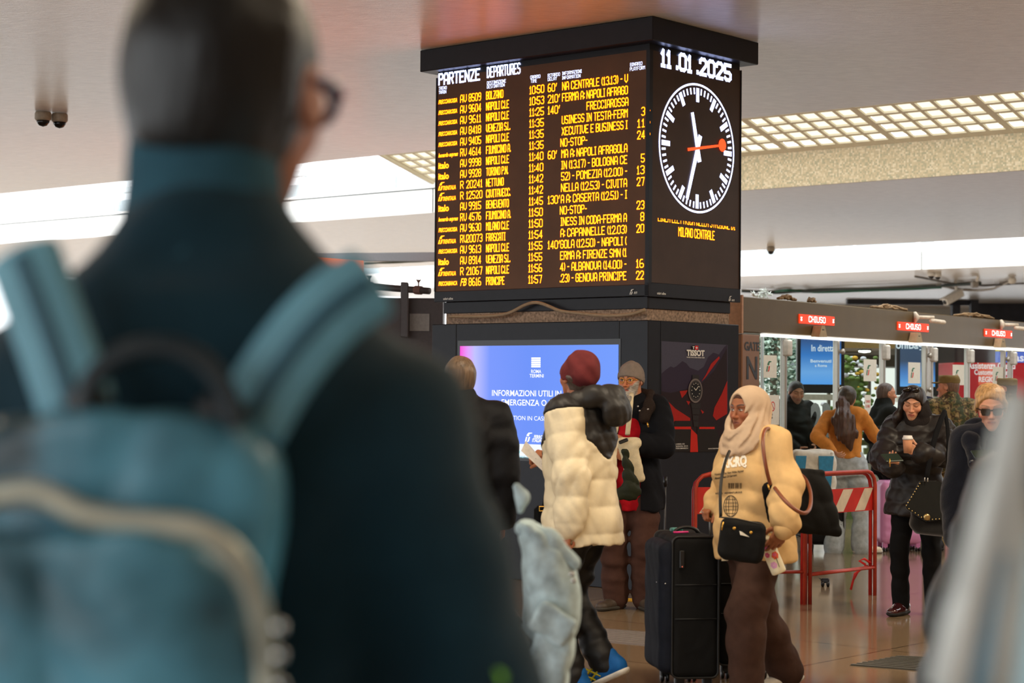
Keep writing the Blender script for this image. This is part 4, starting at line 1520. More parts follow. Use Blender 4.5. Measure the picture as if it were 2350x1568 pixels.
# ------------------------------------------------------------------ volumes: smooth unions of rounded forms turned into one surface
class Vol:
    def __init__(s, lo, hi, h):
        s.h = h
        s.lo = np.asarray(lo, float) - 3 * h
        n = np.ceil((np.asarray(hi) - s.lo) / h).astype(int) + 4
        s.ax = [s.lo[i] + h * np.arange(n[i]) for i in range(3)]
        s.D = np.full(tuple(n), 1.0, np.float32)

    def _sub(s, lo, hi, m):
        sl = []
        for i in range(3):
            a = int(max(0, math.floor((lo[i] - m - s.lo[i]) / s.h)))
            b = int(min(len(s.ax[i]), math.ceil((hi[i] + m - s.lo[i]) / s.h) + 1))
            if b <= a: return None
            sl.append(slice(a, b))
        X, Y, Z = s.ax[0][sl[0]][:, None, None], s.ax[1][sl[1]][None, :, None], s.ax[2][sl[2]][None, None, :]
        return tuple(sl), X, Y, Z

    def add(s, prim, k=0.0, op='u'):
        fn, lo, hi = prim
        q = s._sub(lo, hi, max(k, 3 * s.h))
        if q is None: return s
        sl, X, Y, Z = q
        d = fn(X, Y, Z)
        D = s.D[sl]
        if op == 'u':
            r = np.minimum(D, d)
            if k > 0:
                e = np.maximum(k - np.abs(D - d), 0) / k
                r = r - e * e * k * 0.25
        else:
            r = np.maximum(D, -d)
            if k > 0:
                e = np.maximum(k - np.abs(D + d), 0) / k
                r = r + e * e * k * 0.25
        s.D[sl] = r
        return s

    def cut(s, prim, k=0.0):
        return s.add(prim, k, 's')

    def clip(s, pt, n):
        n = unit(n)
        d = (s.ax[0][:, None, None] - pt[0]) * n[0] + (s.ax[1][None, :, None] - pt[1]) * n[1] + (s.ax[2][None, None, :] - pt[2]) * n[2]
        s.D = np.maximum(s.D, d.astype(np.float32))
        return s

    def disp(s, fn):
        i, j, k = np.nonzero(np.abs(s.D) < 0.05)
        Pp = np.stack([s.ax[0][i], s.ax[1][j], s.ax[2][k]], 1)
        s.D[i, j, k] += fn(Pp).astype(np.float32)
        return s

    def mesh(s):
        D = s.D
        S = D < 0
        c = [(a, b, d) for a in (0, 1) for b in (0, 1) for d in (0, 1)]
        n = [x - 1 for x in D.shape]
        v = lambda A, o: A[o[0]:o[0] + n[0], o[1]:o[1] + n[1], o[2]:o[2] + n[2]]
        cnt = sum(v(S, o).astype(np.int8) for o in c)
        act = (cnt > 0) & (cnt < 8)
        ijk = np.argwhere(act)
        idx = np.full(act.shape, -1, np.int64)
        idx[act] = np.arange(len(ijk))
        acc, num = np.zeros((len(ijk), 3)), np.zeros(len(ijk))
        vals = {o: v(D, o)[act].astype(float) for o in c}
        for o in c:
            for a in range(3):
                if o[a]: continue
                o2 = list(o)
                o2[a] = 1
                da, db = vals[o], vals[tuple(o2)]
                m = (da < 0) != (db < 0)
                t = da[m] / (da[m] - db[m])
                p = np.tile(np.array(o, float), (m.sum(), 1))
                p[:, a] += t
                acc[m] += p
                num[m] += 1
        V = s.lo + s.h * (ijk + acc / np.maximum(num, 1)[:, None])
        F = []
        for a in range(3):
            u, w = (a + 1) % 3, (a + 2) % 3
            sl0, sl1 = [slice(1, -1)] * 3, [slice(1, -1)] * 3
            sl0[a], sl1[a] = slice(0, -1), slice(1, None)
            A, B = S[tuple(sl0)], S[tuple(sl1)]
            for sgn, M in ((0, A & ~B), (1, ~A & B)):
                e = np.argwhere(M)
                if not len(e): continue
                off = np.ones(3, int)
                off[a] = 0
                e = e + off
                q = []
                for du, dw in ((-1, -1), (0, -1), (0, 0), (-1, 0)):
                    g = e.copy()
                    g[:, u] += du
                    g[:, w] += dw
                    q.append(idx[g[:, 0], g[:, 1], g[:, 2]])
                q = np.stack(q if not sgn else q[::-1], 1)
                F.append(q[(q >= 0).all(1)])
        F = np.concatenate(F) if F else np.zeros((0, 4), int)
        # one round of smoothing keeps the voxel stair off the surface
        for _ in range(2):
            sm, nb = np.zeros_like(V), np.zeros(len(V))
            for x, y in ((0, 1), (1, 2), (2, 3), (3, 0)):
                np.add.at(sm, F[:, x], V[F[:, y]])
                np.add.at(sm, F[:, y], V[F[:, x]])
                np.add.at(nb, F[:, x], 1)
                np.add.at(nb, F[:, y], 1)
            V = V * 0.5 + 0.5 * sm / np.maximum(nb, 1)[:, None]
        return V, F


def cap(a, b, ra, rb=None, q=None, band=None):
    """tapering limb from a to b; q = (axis, factor) flattens it; band = (pitch, depth, phase) quilts it"""
    a, b = np.asarray(a, float), np.asarray(b, float)
    rb = ra if rb is None else rb
    ba = b - a
    L2 = max(ba @ ba, 1e-9)
    L = math.sqrt(L2)

    def fn(X, Y, Z):
        x, y, z = X - a[0], Y - a[1], Z - a[2]
        t = np.clip((x * ba[0] + y * ba[1] + z * ba[2]) / L2, 0, 1)
        x, y, z = x - t * ba[0], y - t * ba[1], z - t * ba[2]
        if q is not None:
            ax, f = q
            g = (x * ax[0] + y * ax[1] + z * ax[2]) * (1 / f - 1)
            x, y, z = x + g * ax[0], y + g * ax[1], z + g * ax[2]
        d = np.sqrt(x * x + y * y + z * z) - (ra + (rb - ra) * t)
        if q is not None: d = d * min(1, q[1])
        if band: d = d - band[1] * (np.abs(np.sin(math.pi * (t * L / band[0] + band[2]))) ** 0.55 - 0.6)
        return d
    r = max(ra, rb) + (band[1] if band else 0)
    return fn, np.minimum(a, b) - r, np.maximum(a, b) + r


def ell(c, r, R=None):
    c, r = np.asarray(c, float), np.asarray(r, float) * np.ones(3)
    R = np.eye(3) if R is None else R

    def fn(X, Y, Z):
        x, y, z = X - c[0], Y - c[1], Z - c[2]
        p = [(x * R[0, i] + y * R[1, i] + z * R[2, i]) / r[i] for i in range(3)]
        k0 = np.sqrt(p[0] ** 2 + p[1] ** 2 + p[2] ** 2)
        k1 = np.sqrt((p[0] / r[0]) ** 2 + (p[1] / r[1]) ** 2 + (p[2] / r[2]) ** 2)
        return k0 * (k0 - 1) / np.maximum(k1, 1e-9)
    e = np.sqrt(((R * r) ** 2).sum(1))
    return fn, c - e, c + e


def rbox(c, h, R=None, r=0.02):
    c, h = np.asarray(c, float), np.asarray(h, float)
    R = np.eye(3) if R is None else R

    def fn(X, Y, Z):
        x, y, z = X - c[0], Y - c[1], Z - c[2]
        p = [np.abs(x * R[0, i] + y * R[1, i] + z * R[2, i]) - (h[i] - r) for i in range(3)]
        o = np.sqrt(sum(np.maximum(t, 0) ** 2 for t in p))
        return o + np.minimum(np.maximum(np.maximum(p[0], p[1]), p[2]), 0) - r
    e = np.abs(R) @ h
    return fn, c - e, c + e


def loft(O, R, secs, band=None, ex=2.0):
    """rounded trunk through sections (height, cx, cy, rx, ry) in the frame O, R"""
    O = np.asarray(O, float)
    S = np.array(secs, float)
    S = S[np.argsort(S[:, 0])]
    zz = np.linspace(S[0, 0], S[-1, 0], 80)
    T = np.stack([np.interp(zz, S[:, 0], S[:, i]) for i in range(1, 5)], 1)
    for _ in range(14):
        T[1:-1] = (T[:-2] + 2 * T[1:-1] + T[2:]) / 4

    def fn(X, Y, Z):
        x, y, z = X - O[0], Y - O[1], Z - O[2]
        a, b, c = [x * R[0, i] + y * R[1, i] + z * R[2, i] for i in range(3)]
        cx, cy, rx, ry = [np.interp(c, zz, T[:, i]) for i in range(4)]
        u, v = np.abs(a - cx) / rx, np.abs(b - cy) / ry
        k = (u ** ex + v ** ex) ** (1 / ex)
        d = (k - 1) * (rx * ry) / np.maximum(np.sqrt((ry * u) ** 2 + (rx * v) ** 2) / np.maximum(k, 1e-6), 1e-6)
        d = np.where(k < 1e-3, -np.minimum(rx, ry), d)
        if band: d = d - band[1] * (np.abs(np.sin(math.pi * (c / band[0] + band[2]))) ** 0.55 - 0.6)
        e = np.maximum(zz[0] - c, c - zz[-1])
        return np.where(e > 0, np.sqrt(np.maximum(d, 0) ** 2 + e * e) + np.minimum(d, 0) * 0, np.maximum(d, e))
    rm = [S[:, 1].min() - S[:, 3].max() - .02, S[:, 2].min() - S[:, 4].max() - .02, zz[0]]
    rM = [S[:, 1].max() + S[:, 3].max() + .02, S[:, 2].max() + S[:, 4].max() + .02, zz[-1]]
    cs = np.array([[x, y, z] for x in (rm[0], rM[0]) for y in (rm[1], rM[1]) for z in (rm[2], rM[2])])
    w = O + cs @ R.T
    return fn, w.min(0), w.max(0)


def folds(seed, amp, freq, stretch=(1, 1, 1)):
    r = np.random.RandomState(seed)
    Ks = [unit(r.normal(size=3) * np.array(stretch)) * freq * f for f in (1, 1.0, 1.7, 2.3)]
    ph = r.uniform(0, 6.28, 8)

    def fn(Pp):
        w = np.sin(Pp @ Ks[0] * 0.6 + ph[4]) * 1.3
        o = 0
        for i, k in enumerate(Ks):
            o = o + np.sin(Pp @ k + ph[i] + w) * (1, 0.8, 0.5, 0.35)[i]
        return -amp * 0.5 * o
    return fn


def creases(seed, amp, freq):
    """soft cloth folds with sharper valleys, running mostly across and aslant"""
    r = np.random.RandomState(seed)
    K = [unit(vec(r.normal() * .5, r.normal() * .5, 1)) * freq, unit(vec(r.normal(), r.normal(), r.normal() * .8)) * freq * .8, unit(vec(r.normal(), r.normal(), .6)) * freq * 1.6]
    Wk = [unit(r.normal(size=3)) * freq * .35 for _ in range(4)]
    ph = r.uniform(0, 6.28, 8)

    def fn(Pp):
        w0, w1 = np.sin(Pp @ Wk[0] + ph[0]) * 1.6, np.sin(Pp @ Wk[1] + ph[1]) * 1.6
        msk = .5 + .5 * np.sin(Pp @ Wk[2] * .6 + ph[2])
        a = (np.abs(np.sin(Pp @ K[0] + w0 + w1 + ph[3])) ** .7 - .6) * msk
        b = (np.abs(np.sin(Pp @ K[1] + w1 + ph[4])) ** .7 - .6) * (1 - msk)
        c = (np.abs(np.sin(Pp @ K[2] + w0 * 1.3 + ph[5])) ** .8 - .6) * .4
        return -amp * (a + b + c)
    return fn


def join(parts):
    V, F, C, n = [], [], [], 0
    for p in parts:
        V.append(p[0])
        F.append(np.asarray(p[1]) + n)
        n += len(p[0])
        if len(p) > 2: C.append(p[2])
    return np.concatenate(V), np.concatenate(F), (np.concatenate(C) if C else None)


# ------------------------------------------------------------------ people
def ik(S, Wt, l1, l2, pole):
    S, Wt = np.asarray(S, float), np.asarray(Wt, float)
    d = Wt - S
    L = np.linalg.norm(d)
    if L > (l1 + l2) * 0.995:
        Wt = S + d / L * (l1 + l2) * 0.995
        L = (l1 + l2) * 0.995
        d = Wt - S
    u = d / L
    a = (l1 * l1 - l2 * l2 + L * L) / (2 * L)
    h = math.sqrt(max(l1 * l1 - a * a, 0))
    p = np.asarray(pole, float)
    p = unit(p - u * (p @ u))
    return S + u * a + p * h, Wt


class Person:
    """skeleton in the person's own frame: +Y forward, +X to the person's right, feet at z = 0"""

    def __init__(s, label, H, px, Y, yaw, lean=0, side=0, twist=0, hip=(0, 0, 0), head=(0, 0, 0), headoff=(0, 0, 0), wl=None, wr=None, pl=(-.5, -.6, -.6), pr=(.5, -.6, -.6),
                 fl=(-.09, .02, None), fr=(.09, -.02, None), fyl=8, fyr=-8, fpl=0, fpr=0, sw=1.0, arm=1.0, group=None, hsc=1.0, drop=0.0, nk=0.0):
        s.H = H
        s.loc = P(px, 900, Y) * vec(1, 1, 0)
        s.M = Rz(RAD(yaw))
        s.yaw = yaw
        s.root = thing('person', label, 'person', s.loc, RAD(yaw), group)
        s.hipc = vec(0, 0, 0.53 * H) + np.array(hip, float)
        s.Rt = Rz(RAD(twist)) @ Ry(RAD(side)) @ Rx(RAD(-lean))
        s.piv = s.hipc + vec(0, 0, 0.03 * H)
        c = s.chest
        s.SL, s.SR = c(-.098 * sw, -.005, .252 - drop), c(.098 * sw, -.005, .252 - drop)
        s.neck = c(0, -.012, .29 + nk)
        s.Rh = Rz(RAD(head[0])) @ Ry(RAD(head[2])) @ Rx(RAD(-head[1]))
        s.hs = H / 7.45 * hsc
        s.hc = c(0, .0, .30) + np.array(headoff) + s.Rh @ vec(0, .10, .47) * s.hs * 0.95 + vec(0, -.03, .02) * s.hs
        l1, l2 = .178 * H * arm, .152 * H * arm
        wl = s.SL + vec(-.03, .03, -.315 * H * arm) if wl is None else s.tgt(wl)
        wr = s.SR + vec(.03, .03, -.315 * H * arm) if wr is None else s.tgt(wr)
        s.EL, s.WL = ik(s.SL, wl, l1, l2, pl)
        s.ER, s.WR = ik(s.SR, wr, l1, l2, pr)
        s.legs = []
        for sg, f, fy, fp in ((-1, fl, fyl, fpl), (1, fr, fyr, fpr)):
            hj = s.hipc + vec(sg * .052 * H, 0, -.015 * H)
            az = .046 * H + 0.012 + (0.15 * math.sin(RAD(fp)) if fp > 0 else 0)
            an = vec(f[0], f[1], az if f[2] is None else f[2])
            kn, an = ik(hj, an, .245 * H, .232 * H, vec(sg * 0.12, 1, 0))
            s.legs.append((hj, kn, an, fy, fp))

    def tgt(s, w):
        if len(w) == 4:                    # ('px', x, y, depth)
            return s.M.T @ (P(w[1], w[2], w[3]) - s.loc)
        return np.array(w, float)

    def px(s, x, y, Y):
        return s.M.T @ (P(x, y, Y) - s.loc)

    def chest(s, x, y, z):
        return s.piv + s.Rt @ (vec(x, y, z) * s.H)

    def hp(s, *p):                         # a point of the head, in head heights
        return s.hc + s.Rh @ vec(*p) * s.hs

    def out(s, name, VF, mat_, parent=None, col=None, label=None):
        V, F = VF[0], VF[1]
        return link_mesh(name, V @ s.M.T + s.loc, F, mat_, parent or s.root, True, label, col)

    def w(s, p):                           # own frame -> place
        return s.M @ np.asarray(p, float) + s.loc

    # ---------------- trunk sections in the chest frame (heights from the pivot, in body heights)
    def trunk(s, t, hem, build=1.0, depth=1.0, belly=0.0, bust=0.0, flare=0.0, waist=1.0):
        H = s.H
        base = [(-.30, 0, .0, .094, .080), (-.20, 0, .0, .095, .078), (-.10, 0, -.002, .096, .076), (-.04, 0, 0, .092, .070), (.03, 0, .004, .080, .060), (.10, 0, .006, .083, .062), (.17, 0, .006, .090, .066), (.22, 0, 0, .086, .060), (.255, 0, -.008, .060, .046), (.28, 0, -.012, .040, .036)]
        S = []
        z0 = (hem * H - s.piv[2])
        for z, cx, cy, rx, ry in base:
            zz = z * H
            b = math.exp(-((z + .01) / .09) ** 2) * belly
            u = math.exp(-((z - .17) / .05) ** 2) * bust
            wst = 1 - (1 - waist) * math.exp(-((z - .03) / .06) ** 2)
            fl_ = max(0, (.05 - z)) * flare
            S.append((zz, cx, (cy + (b + u) * .5) * H, (rx * build * wst + b * .4 + fl_) * H + t, (ry * depth * wst + b * .5 + u * .5 + fl_) * H + t))
        T = np.array(S)
        lo = max(z0, T[0, 0])
        row = [lo] + [np.interp(lo, T[:, 0], T[:, i]) for i in range(1, 5)]
        T = np.vstack([row, T[T[:, 0] > lo + 0.01]])
        if z0 < lo - 0.01:
            T = np.vstack([[z0, row[1], row[2], row[3] + flare * .12 * H, row[4] + flare * .12 * H], T])
        return T

    def top(s, name, m, t=0.02, hem=.47, sleeve=None, r0=.046, r1=.036, r2=.030, cuff=0.93, h=0.011, amp=0.006, freq=38, band=None, build=1.0, depth=1.0, belly=0.0, bust=0.0, flare=0.0, waist=1.0,
            collar=None, hood=None, seed=1, arms='LR', extra=None, parent=None, colfn=None, split=None, neckcut=None, crz=.006, cf=38):
        H = s.H
        r0, r1, r2 = r0 * .78, r1 * .78, r2 * .84
        bt = (band[0], band[1], 0.2) if band else None
        pts = np.array([s.SL, s.SR, s.EL, s.ER, s.WL, s.WR, s.piv, s.neck, vec(0, 0, hem * H), s.hc])
        mg = .22 + t
        v = Vol(np.r_[pts[:, :2].min(0) - mg, min(hem * H, pts[:, 2].min()) - .08], np.r_[pts[:, :2].max(0) + mg, pts[:, 2].max() + .05], h)
        v.add(loft(s.piv, s.Rt, s.trunk(t, hem, build, depth, belly, bust, flare, waist), bt), 0)
        for S_ in (s.SL, s.SR):
            v.add(cap(s.neck - s.Rt @ vec(0, 0, .012 * H), S_ - s.Rt @ vec(0, 0, .006 * H), .026 * H + t * .6, .028 * H + t * .8), .05)
        v.clip(vec(0, 0, hem * H), vec(0, 0, -1)) if hem else None
        for c_, S_, E, Wr in (('L', s.SL, s.EL, s.WL), ('R', s.SR, s.ER, s.WR)):
            if c_ not in arms: continue
            end = E + (Wr - E) * cuff
            a = Vol(np.minimum(np.minimum(S_, E), end) - .12, np.maximum(np.maximum(S_, E), end) + .12, h)
            v.add(cap(S_, E, r0 * H + t * .55, r1 * H + t * .7, band=bt), .03)
            v.add(cap(E, end, r1 * H + t * .7, r2 * H + t * .5, band=bt), .015)
        if collar:
            kind, ch, cr = collar              # height along the neck, radius
            nb = s.neck - s.Rt @ vec(0, 0, .01 * H)
            nt = nb + unit(s.hc + s.Rh @ vec(0, -.12, -.2) * s.hs - nb) * ch
            v.add(cap(nb, nt, cr * 1.12, cr, band=(0.05, 0.006, 0.3) if kind == 'roll' else None), .03)
        if hood:
            for hp_ in hood: v.add(hp_, .04)
        if extra:
            for e in extra: v.add(e, .03)
        fo = folds(seed, amp, freq, (1, 1, 1.6))
        v.disp(fo)
        if crz: v.disp(creases(seed + 50, crz, cf))
        if neckcut is not None:
            v.cut(neckcut, .01)
        if split:
            g = split[0](np.stack(np.meshgrid(*v.ax, indexing='ij'), -1).reshape(-1, 3)).reshape(v.D.shape).astype(np.float32)
            D0 = v.D
            v.D = np.maximum(D0 - .0015, -g)
            V2, F2 = v.mesh()
            v.D = np.maximum(D0, g)
            V, F = v.mesh()
            o = s.out(name, (V, F), m, parent)
            s.out(split[1], (V2, F2), split[2], o)
            return o
        V, F = v.mesh()
        C = colfn(V) if colfn else None
        return s.out(name, (V, F), m, parent, C)

    def legs_mesh(s, name, m, r0=.056, r1=.040, r2=.034, hem=.055, t=0.0, h=0.011, amp=0.005, freq=34, seed=2, waist=.60, seat=1.0, stack=0.0, colfn=None):
        H = s.H
        an = [l[2] for l in s.legs]
        pts = np.array([l[i] for l in s.legs for i in range(3)])
        v = Vol(np.r_[pts[:, :2].min(0) - .2, 0.0], np.r_[pts[:, :2].max(0) + .2, waist * H + .05], h)
        T = s.trunk(t + .004, .44, 1.0 * seat, 1.02 * seat)
        v.add(loft(s.piv, s.Rt @ np.eye(3), T[T[:, 0] < .08 * H]))
        for hj, kn, ank, fy, fp in s.legs:
            v.add(cap(hj, kn, r0 * H + t, r1 * H + t), .04)
            e = kn + (ank - kn) * (1.0 + (0.046 - hem) * 1.0)
            v.add(cap(kn, e - vec(0, 0, .01 * H), r1 * H + t, r2 * H + t, band=(0.06, stack, 0.1) if stack else None), .03)
        v.disp(folds(seed, amp, freq, (1, 1, 2.2)))
        v.disp(creases(seed + 9, amp * .55, 36))
        v.clip(vec(0, 0, waist * H), vec(0, 0, 1))
        V, F = v.mesh()
        return s.out(name, (V, F), m, None, colfn(V) if colfn else None)

    def shoes(s, mu, ms, L=.155, wd=.028, h=0.006, high=0.0, tongue=None, stripe=None, laces=None):
        """upper, sole (and markings) for each foot"""
        H = s.H
        r = []
        for (hj, kn, an, fy, fp) in s.legs:
            R = Rz(RAD(fy)) @ Rx(RAD(-fp))
            az = .046 * H + 0.012
            f = lambda x, y, z: an + R @ (vec(x * H, y * H, 0) + vec(0, 0, z * H - az))
            q = [f(sx, sy, sz) for sx in (-.04, .04) for sy in (-.06, .14) for sz in (0, .09 + high)]
            v = Vol(np.min(q, 0), np.max(q, 0), h)
            up = R @ vec(0, 0, 1)
            v.add(cap(f(0, -.030, .030), f(0, .03, .028), .028 * H, .027 * H, q=(up, 1.05)))
            v.add(cap(f(0, .02, .026), f(0, L - .05, .020), .027 * H, .026 * H, q=(up, .72)), .02)
            v.add(cap(f(0, -.022, .035), f(0, -.018, .066 + high), .026 * H, .025 * H), .02)
            v.clip(f(0, 0, .008), -up)
            u = s.out('shoe', v.mesh(), mu)
            v = Vol(np.min(q, 0), np.max(q, 0), h * 0.8)
            v.add(cap(f(0, -.030, .012), f(0, .03, .012), .0295 * H, .028 * H, q=(up, .55)))
            v.add(cap(f(0, .03, .012), f(0, L - .048, .014), .028 * H, .028 * H, q=(up, .55)), .02)
            v.clip(f(0, 0, .012 + .004), up)
            v.clip(f(0, 0, .0005), -up)
            s.out('sole', v.mesh(), ms, u)
            r.append((u, f))
        return r

    # ---------------- head, neck and hands in one body mesh
    def body(s, skin, o=None, hands='LR', hl=None, hr=None, h=0.0032, core=True):
        o = o or {}
        hs, H = s.hs, s.H
        hp = s.hp
        Rh = s.Rh
        wide = o.get('wide', 1.0)
        e = lambda c, r, k=.03: v.add(ell(hp(*c), np.array(r) * hs, Rh), k * hs)
        v = Vol(s.hc - .66 * hs - vec(0, 0, .18 * hs), s.hc + .62 * hs, h)
        e((0, -.06, .12), (.335 * wide, .42, .385), 0)
        jw = wide * o.get('jaw', 1.0)
        v.add(loft(s.hc, Rh, np.array([(-.5, 0, .25, .07, .06), (-.47, 0, .235, .12 * jw, .11), (-.40, 0, .19, .185 * jw, .18), (-.28, 0, .125, .245 * jw, .245), (-.14, 0, .085, .285 * (wide + jw) / 2, .285), (0, 0, .06, .305 * wide, .305), (.14, 0, .02, .315 * wide, .34)]) * hs), .06 * hs)
        for g in (-1, 1):
            e((g * .17 * wide, .25, -.10), (.11, .10, .10), .08)
            v.add(cap(hp(g * .05, .345, .115), hp(g * .21 * wide, .285, .115), (.030 if 'jaw' in o else .040) * hs, (.027 if 'jaw' in o else .035) * hs), .05 * hs)
            v.cut(ell(hp(g * .135, .40, .035), np.array((.075, .085, .055)) * hs, Rh), .05 * hs)
            e((g * .132, .292, .03), (.062, .062, .058), .015)
            ez = .338 if not o.get('closed') else .348
            v.add(cap(hp(g * .07, ez - .005, .066), hp(g * .2, ez - .045, .06), .019 * hs, .017 * hs), .015 * hs)
            v.add(cap(hp(g * .075, ez - .012, -.002), hp(g * .19, ez - .045, .004), .016 * hs, .014 * hs), .02 * hs)
            e((g * .045, .395, -.145), (.042, .05, .036), .03)
            # ear
            R2 = Rh @ Rz(RAD(-g * 22)) @ Rx(RAD(12))
            v.add(ell(hp(g * .335 * wide, -.045, -.005), np.array((.035, .085, .135)) * hs, R2), .02 * hs)
            v.cut(ell(hp(g * .372 * wide, -.025, .015), np.array((.022, .045, .075)) * hs, R2), .015 * hs)
        nz = o.get('nose', 1.0)
        v.add(cap(hp(0, .335, .09), hp(0, .37 + .085 * nz, -.115), .030 * hs, .044 * hs), .035 * hs)
        e((0, .375 + .085 * nz, -.128), (.046, .048, .042), .03)
        # lips and chin
        lp = o.get('lips', 1.0)
        e((0, .315, -.27), (.13, .085, .10), .06)
        for (x0, z0, y0), (x1, z1, y1), rr in (((-.105, -.262, .345), (-.022, -.243, .395), .021), ((-.022, -.243, .395), (.022, -.243, .395), .023), ((.105, -.262, .345), (.022, -.243, .395), .021),
                                               ((-.095, -.272, .345), (0, -.295, .388), .025), ((.095, -.272, .345), (0, -.295, .388), .025)):
            v.add(cap(hp(x0, y0, z0), hp(x1, y1, z1), rr * .8 * lp * hs, rr * lp * hs), .012 * hs)
        v.cut(cap(hp(-.09, .395, -.268), hp(.09, .395, -.268), .009 * hs), .012 * hs)
        e((0, .295, -.42), (.085, .08, .075), .06)
        nb = s.neck - s.Rt @ vec(0, 0, .03 * H)
        nt = hp(0, -.1, -.2)
        v.add(cap(nb, nt, .042 * H * o.get('neck', 1.0), .036 * H * o.get('neck', 1.0)), .06 * hs)
        if o.get('fn'): o['fn'](s, v)
        V, F = v.mesh()
        L = (V - s.hc) @ Rh / hs
        C = s.face_colour(L, o)
        parts = [(V, F, C)]
        for c_, spec in (('L', hl), ('R', hr)):
            if c_ not in hands: continue
            Wr, E = (s.WL, s.EL) if c_ == 'L' else (s.WR, s.ER)
            parts.append(s.hand(Wr, E, c_, spec or {}, np.array(srgb(*o.get('skin', (206, 150, 118)))[:3]), h=max(h, .0036)))
        if core:
            c = Vol(vec(-.35, -.35, .3 * H), vec(.35, .35, .9 * H), .022)
            v2 = c.add(loft(s.piv, s.Rt, s.trunk(-.012, .47)))
            for S_, E, Wr in ((s.SL, s.EL, s.WL), (s.SR, s.ER, s.WR)):
                v2.add(cap(s.neck - vec(0, 0, .05), S_, .03, .03), .03)
            V3, F3 = v2.mesh()
            parts.append((V3, F3, np.tile(np.array(srgb(*o.get('skin', (206, 150, 118)))[:3]), (len(V3), 1))))
        V, F, C = join(parts)
        return s.out('body', (V, F), skin, None, C)

    def face_colour(s, L, o):
        x, y, z = L[:, 0], L[:, 1], L[:, 2]
        lin = lambda c: np.array(srgb(*c)[:3])
        C = np.tile(lin(o.get('skin', (206, 150, 118))), (len(L), 1))
        front = np.clip((y - .1) / .1, 0, 1)
        ax = np.abs(x)

        def mix(m, c, a=1.0):
            nonlocal C
            m = (np.clip(m, 0, 1) * a)[:, None]
            C = C * (1 - m) + lin(c) * m
        sk = o.get('skin', (206, 150, 118))
        mix(np.exp(-(((ax - .19) / .09) ** 2 + ((z + .12) / .08) ** 2)) * front, (min(255, sk[0] + 8), sk[1] - 22, sk[2] - 20), .5)
        mix(np.exp(-((x / .06) ** 2 + ((z + .13) / .05) ** 2)) * front, (min(255, sk[0] + 6), sk[1] - 20, sk[2] - 18), .4)
        if o.get('stubble'):
            col, a = o['stubble']
            lo_ = np.clip((-.14 - z - np.maximum(0, ax - .2) * -.6) / .05, 0, 1) * np.clip((y + .02) / .1, 0, 1)
            mix(lo_ * (z > -.56), col, a)
        if o.get('scalp'):
            col, z0, a = o['scalp']
            mix(np.clip((z - z0 + (.25 - y) * .55) / .05, 0, 1), col, a)
        mix((1 - ((x / .115) ** 2 + ((z + .268) / .047) ** 2)) * 3 * front * (y > .3), o.get('lipc', (168, 92, 82)), .8)
        mix(np.exp(-((z + .268) / .008) ** 2) * (ax < .1) * (y > .3), (84, 40, 36), .75)
        mix(np.exp(-(((ax - .03) / .014) ** 2 + ((z + .168) / .012) ** 2)) * front, (90, 45, 35), .8)
        bz = .122 + .028 * np.sin(np.clip((ax - .05) / .18, 0, 1) * math.pi * .75)
        mix((1 - ((z - bz) / (.019 * o.get('browt', 1.0))) ** 2) * 2 * (ax > .05) * (ax < .235) * front, o.get('brow', (60, 42, 34)), .85)
        eh = o.get('open', 1.0)
        e2 = ((ax - .134) / .062) ** 2 + ((z - .03) / (.025 * eh)) ** 2
        if o.get('closed'):
            lz = .012 + ((ax - .134) / .064) ** 2 * .014
            mix((1 - np.abs((z - lz) / .012)) * 2 * (np.abs(ax - .134) < .068) * front, (46, 30, 26), .95)
            mix(np.exp(-(((ax - .134) / .07) ** 2 + ((z - .045) / .03) ** 2)) * front, (sk[0] - 40, sk[1] - 44, sk[2] - 40), .55)
        else:
            mix(np.exp(-(((ax - .134) / .09) ** 2 + ((z - .03) / .05) ** 2)) * front, (sk[0] - 48, sk[1] - 48, sk[2] - 44), .55)
            mix((1.05 - e2) * 3 * front, (214, 204, 196))
            gx = o.get('gaze', 0.0)
            for g in (-1, 1):
                mix((1 - (((x - g * .134 - gx) / .030) ** 2 + ((z - .032) / .030) ** 2)) * 3 * front * (e2 < 1.15), o.get('iris', (40, 26, 20)))
            lz = .030 + .025 * eh - ((ax - .134) / .062) ** 2 * .024 * eh
            mix((1 - np.abs((z - lz) / .011)) * 2 * (np.abs(ax - .134) < .07) * front, (34, 22, 20), .9)
        if o.get('cfn'): C = o['cfn'](L, C, lin)
        return C

    def hand(s, Wr, E, side, sp, skinc, h=.0036):
        fore = unit(Wr - E)
        d = unit(np.array(sp.get('d', fore), float))
        n = np.array(sp.get('n', vec(1, 0, 0) if side == 'L' else vec(-1, 0, 0)), float)
        n = unit(n - d * (n @ d))
        t = np.cross(n, d) if side == 'L' else np.cross(d, n)
        Lh = .105 * s.H * sp.get('size', 1.0)
        curl = sp.get('curl', (28, 32, 36, 40))
        if np.isscalar(curl): curl = (curl,) * 4
        th = sp.get('thumb', 15)
        O = np.asarray(Wr, float)
        v = Vol(O - 1.15 * Lh, O + 1.15 * Lh, h)
        v.add(cap(O - fore * .35 * Lh, O + d * .05 * Lh, .155 * Lh, .135 * Lh, q=(n, .8)))
        ln = (.40, .45, .42, .33)
        sp_ = sp.get('spread', 4)
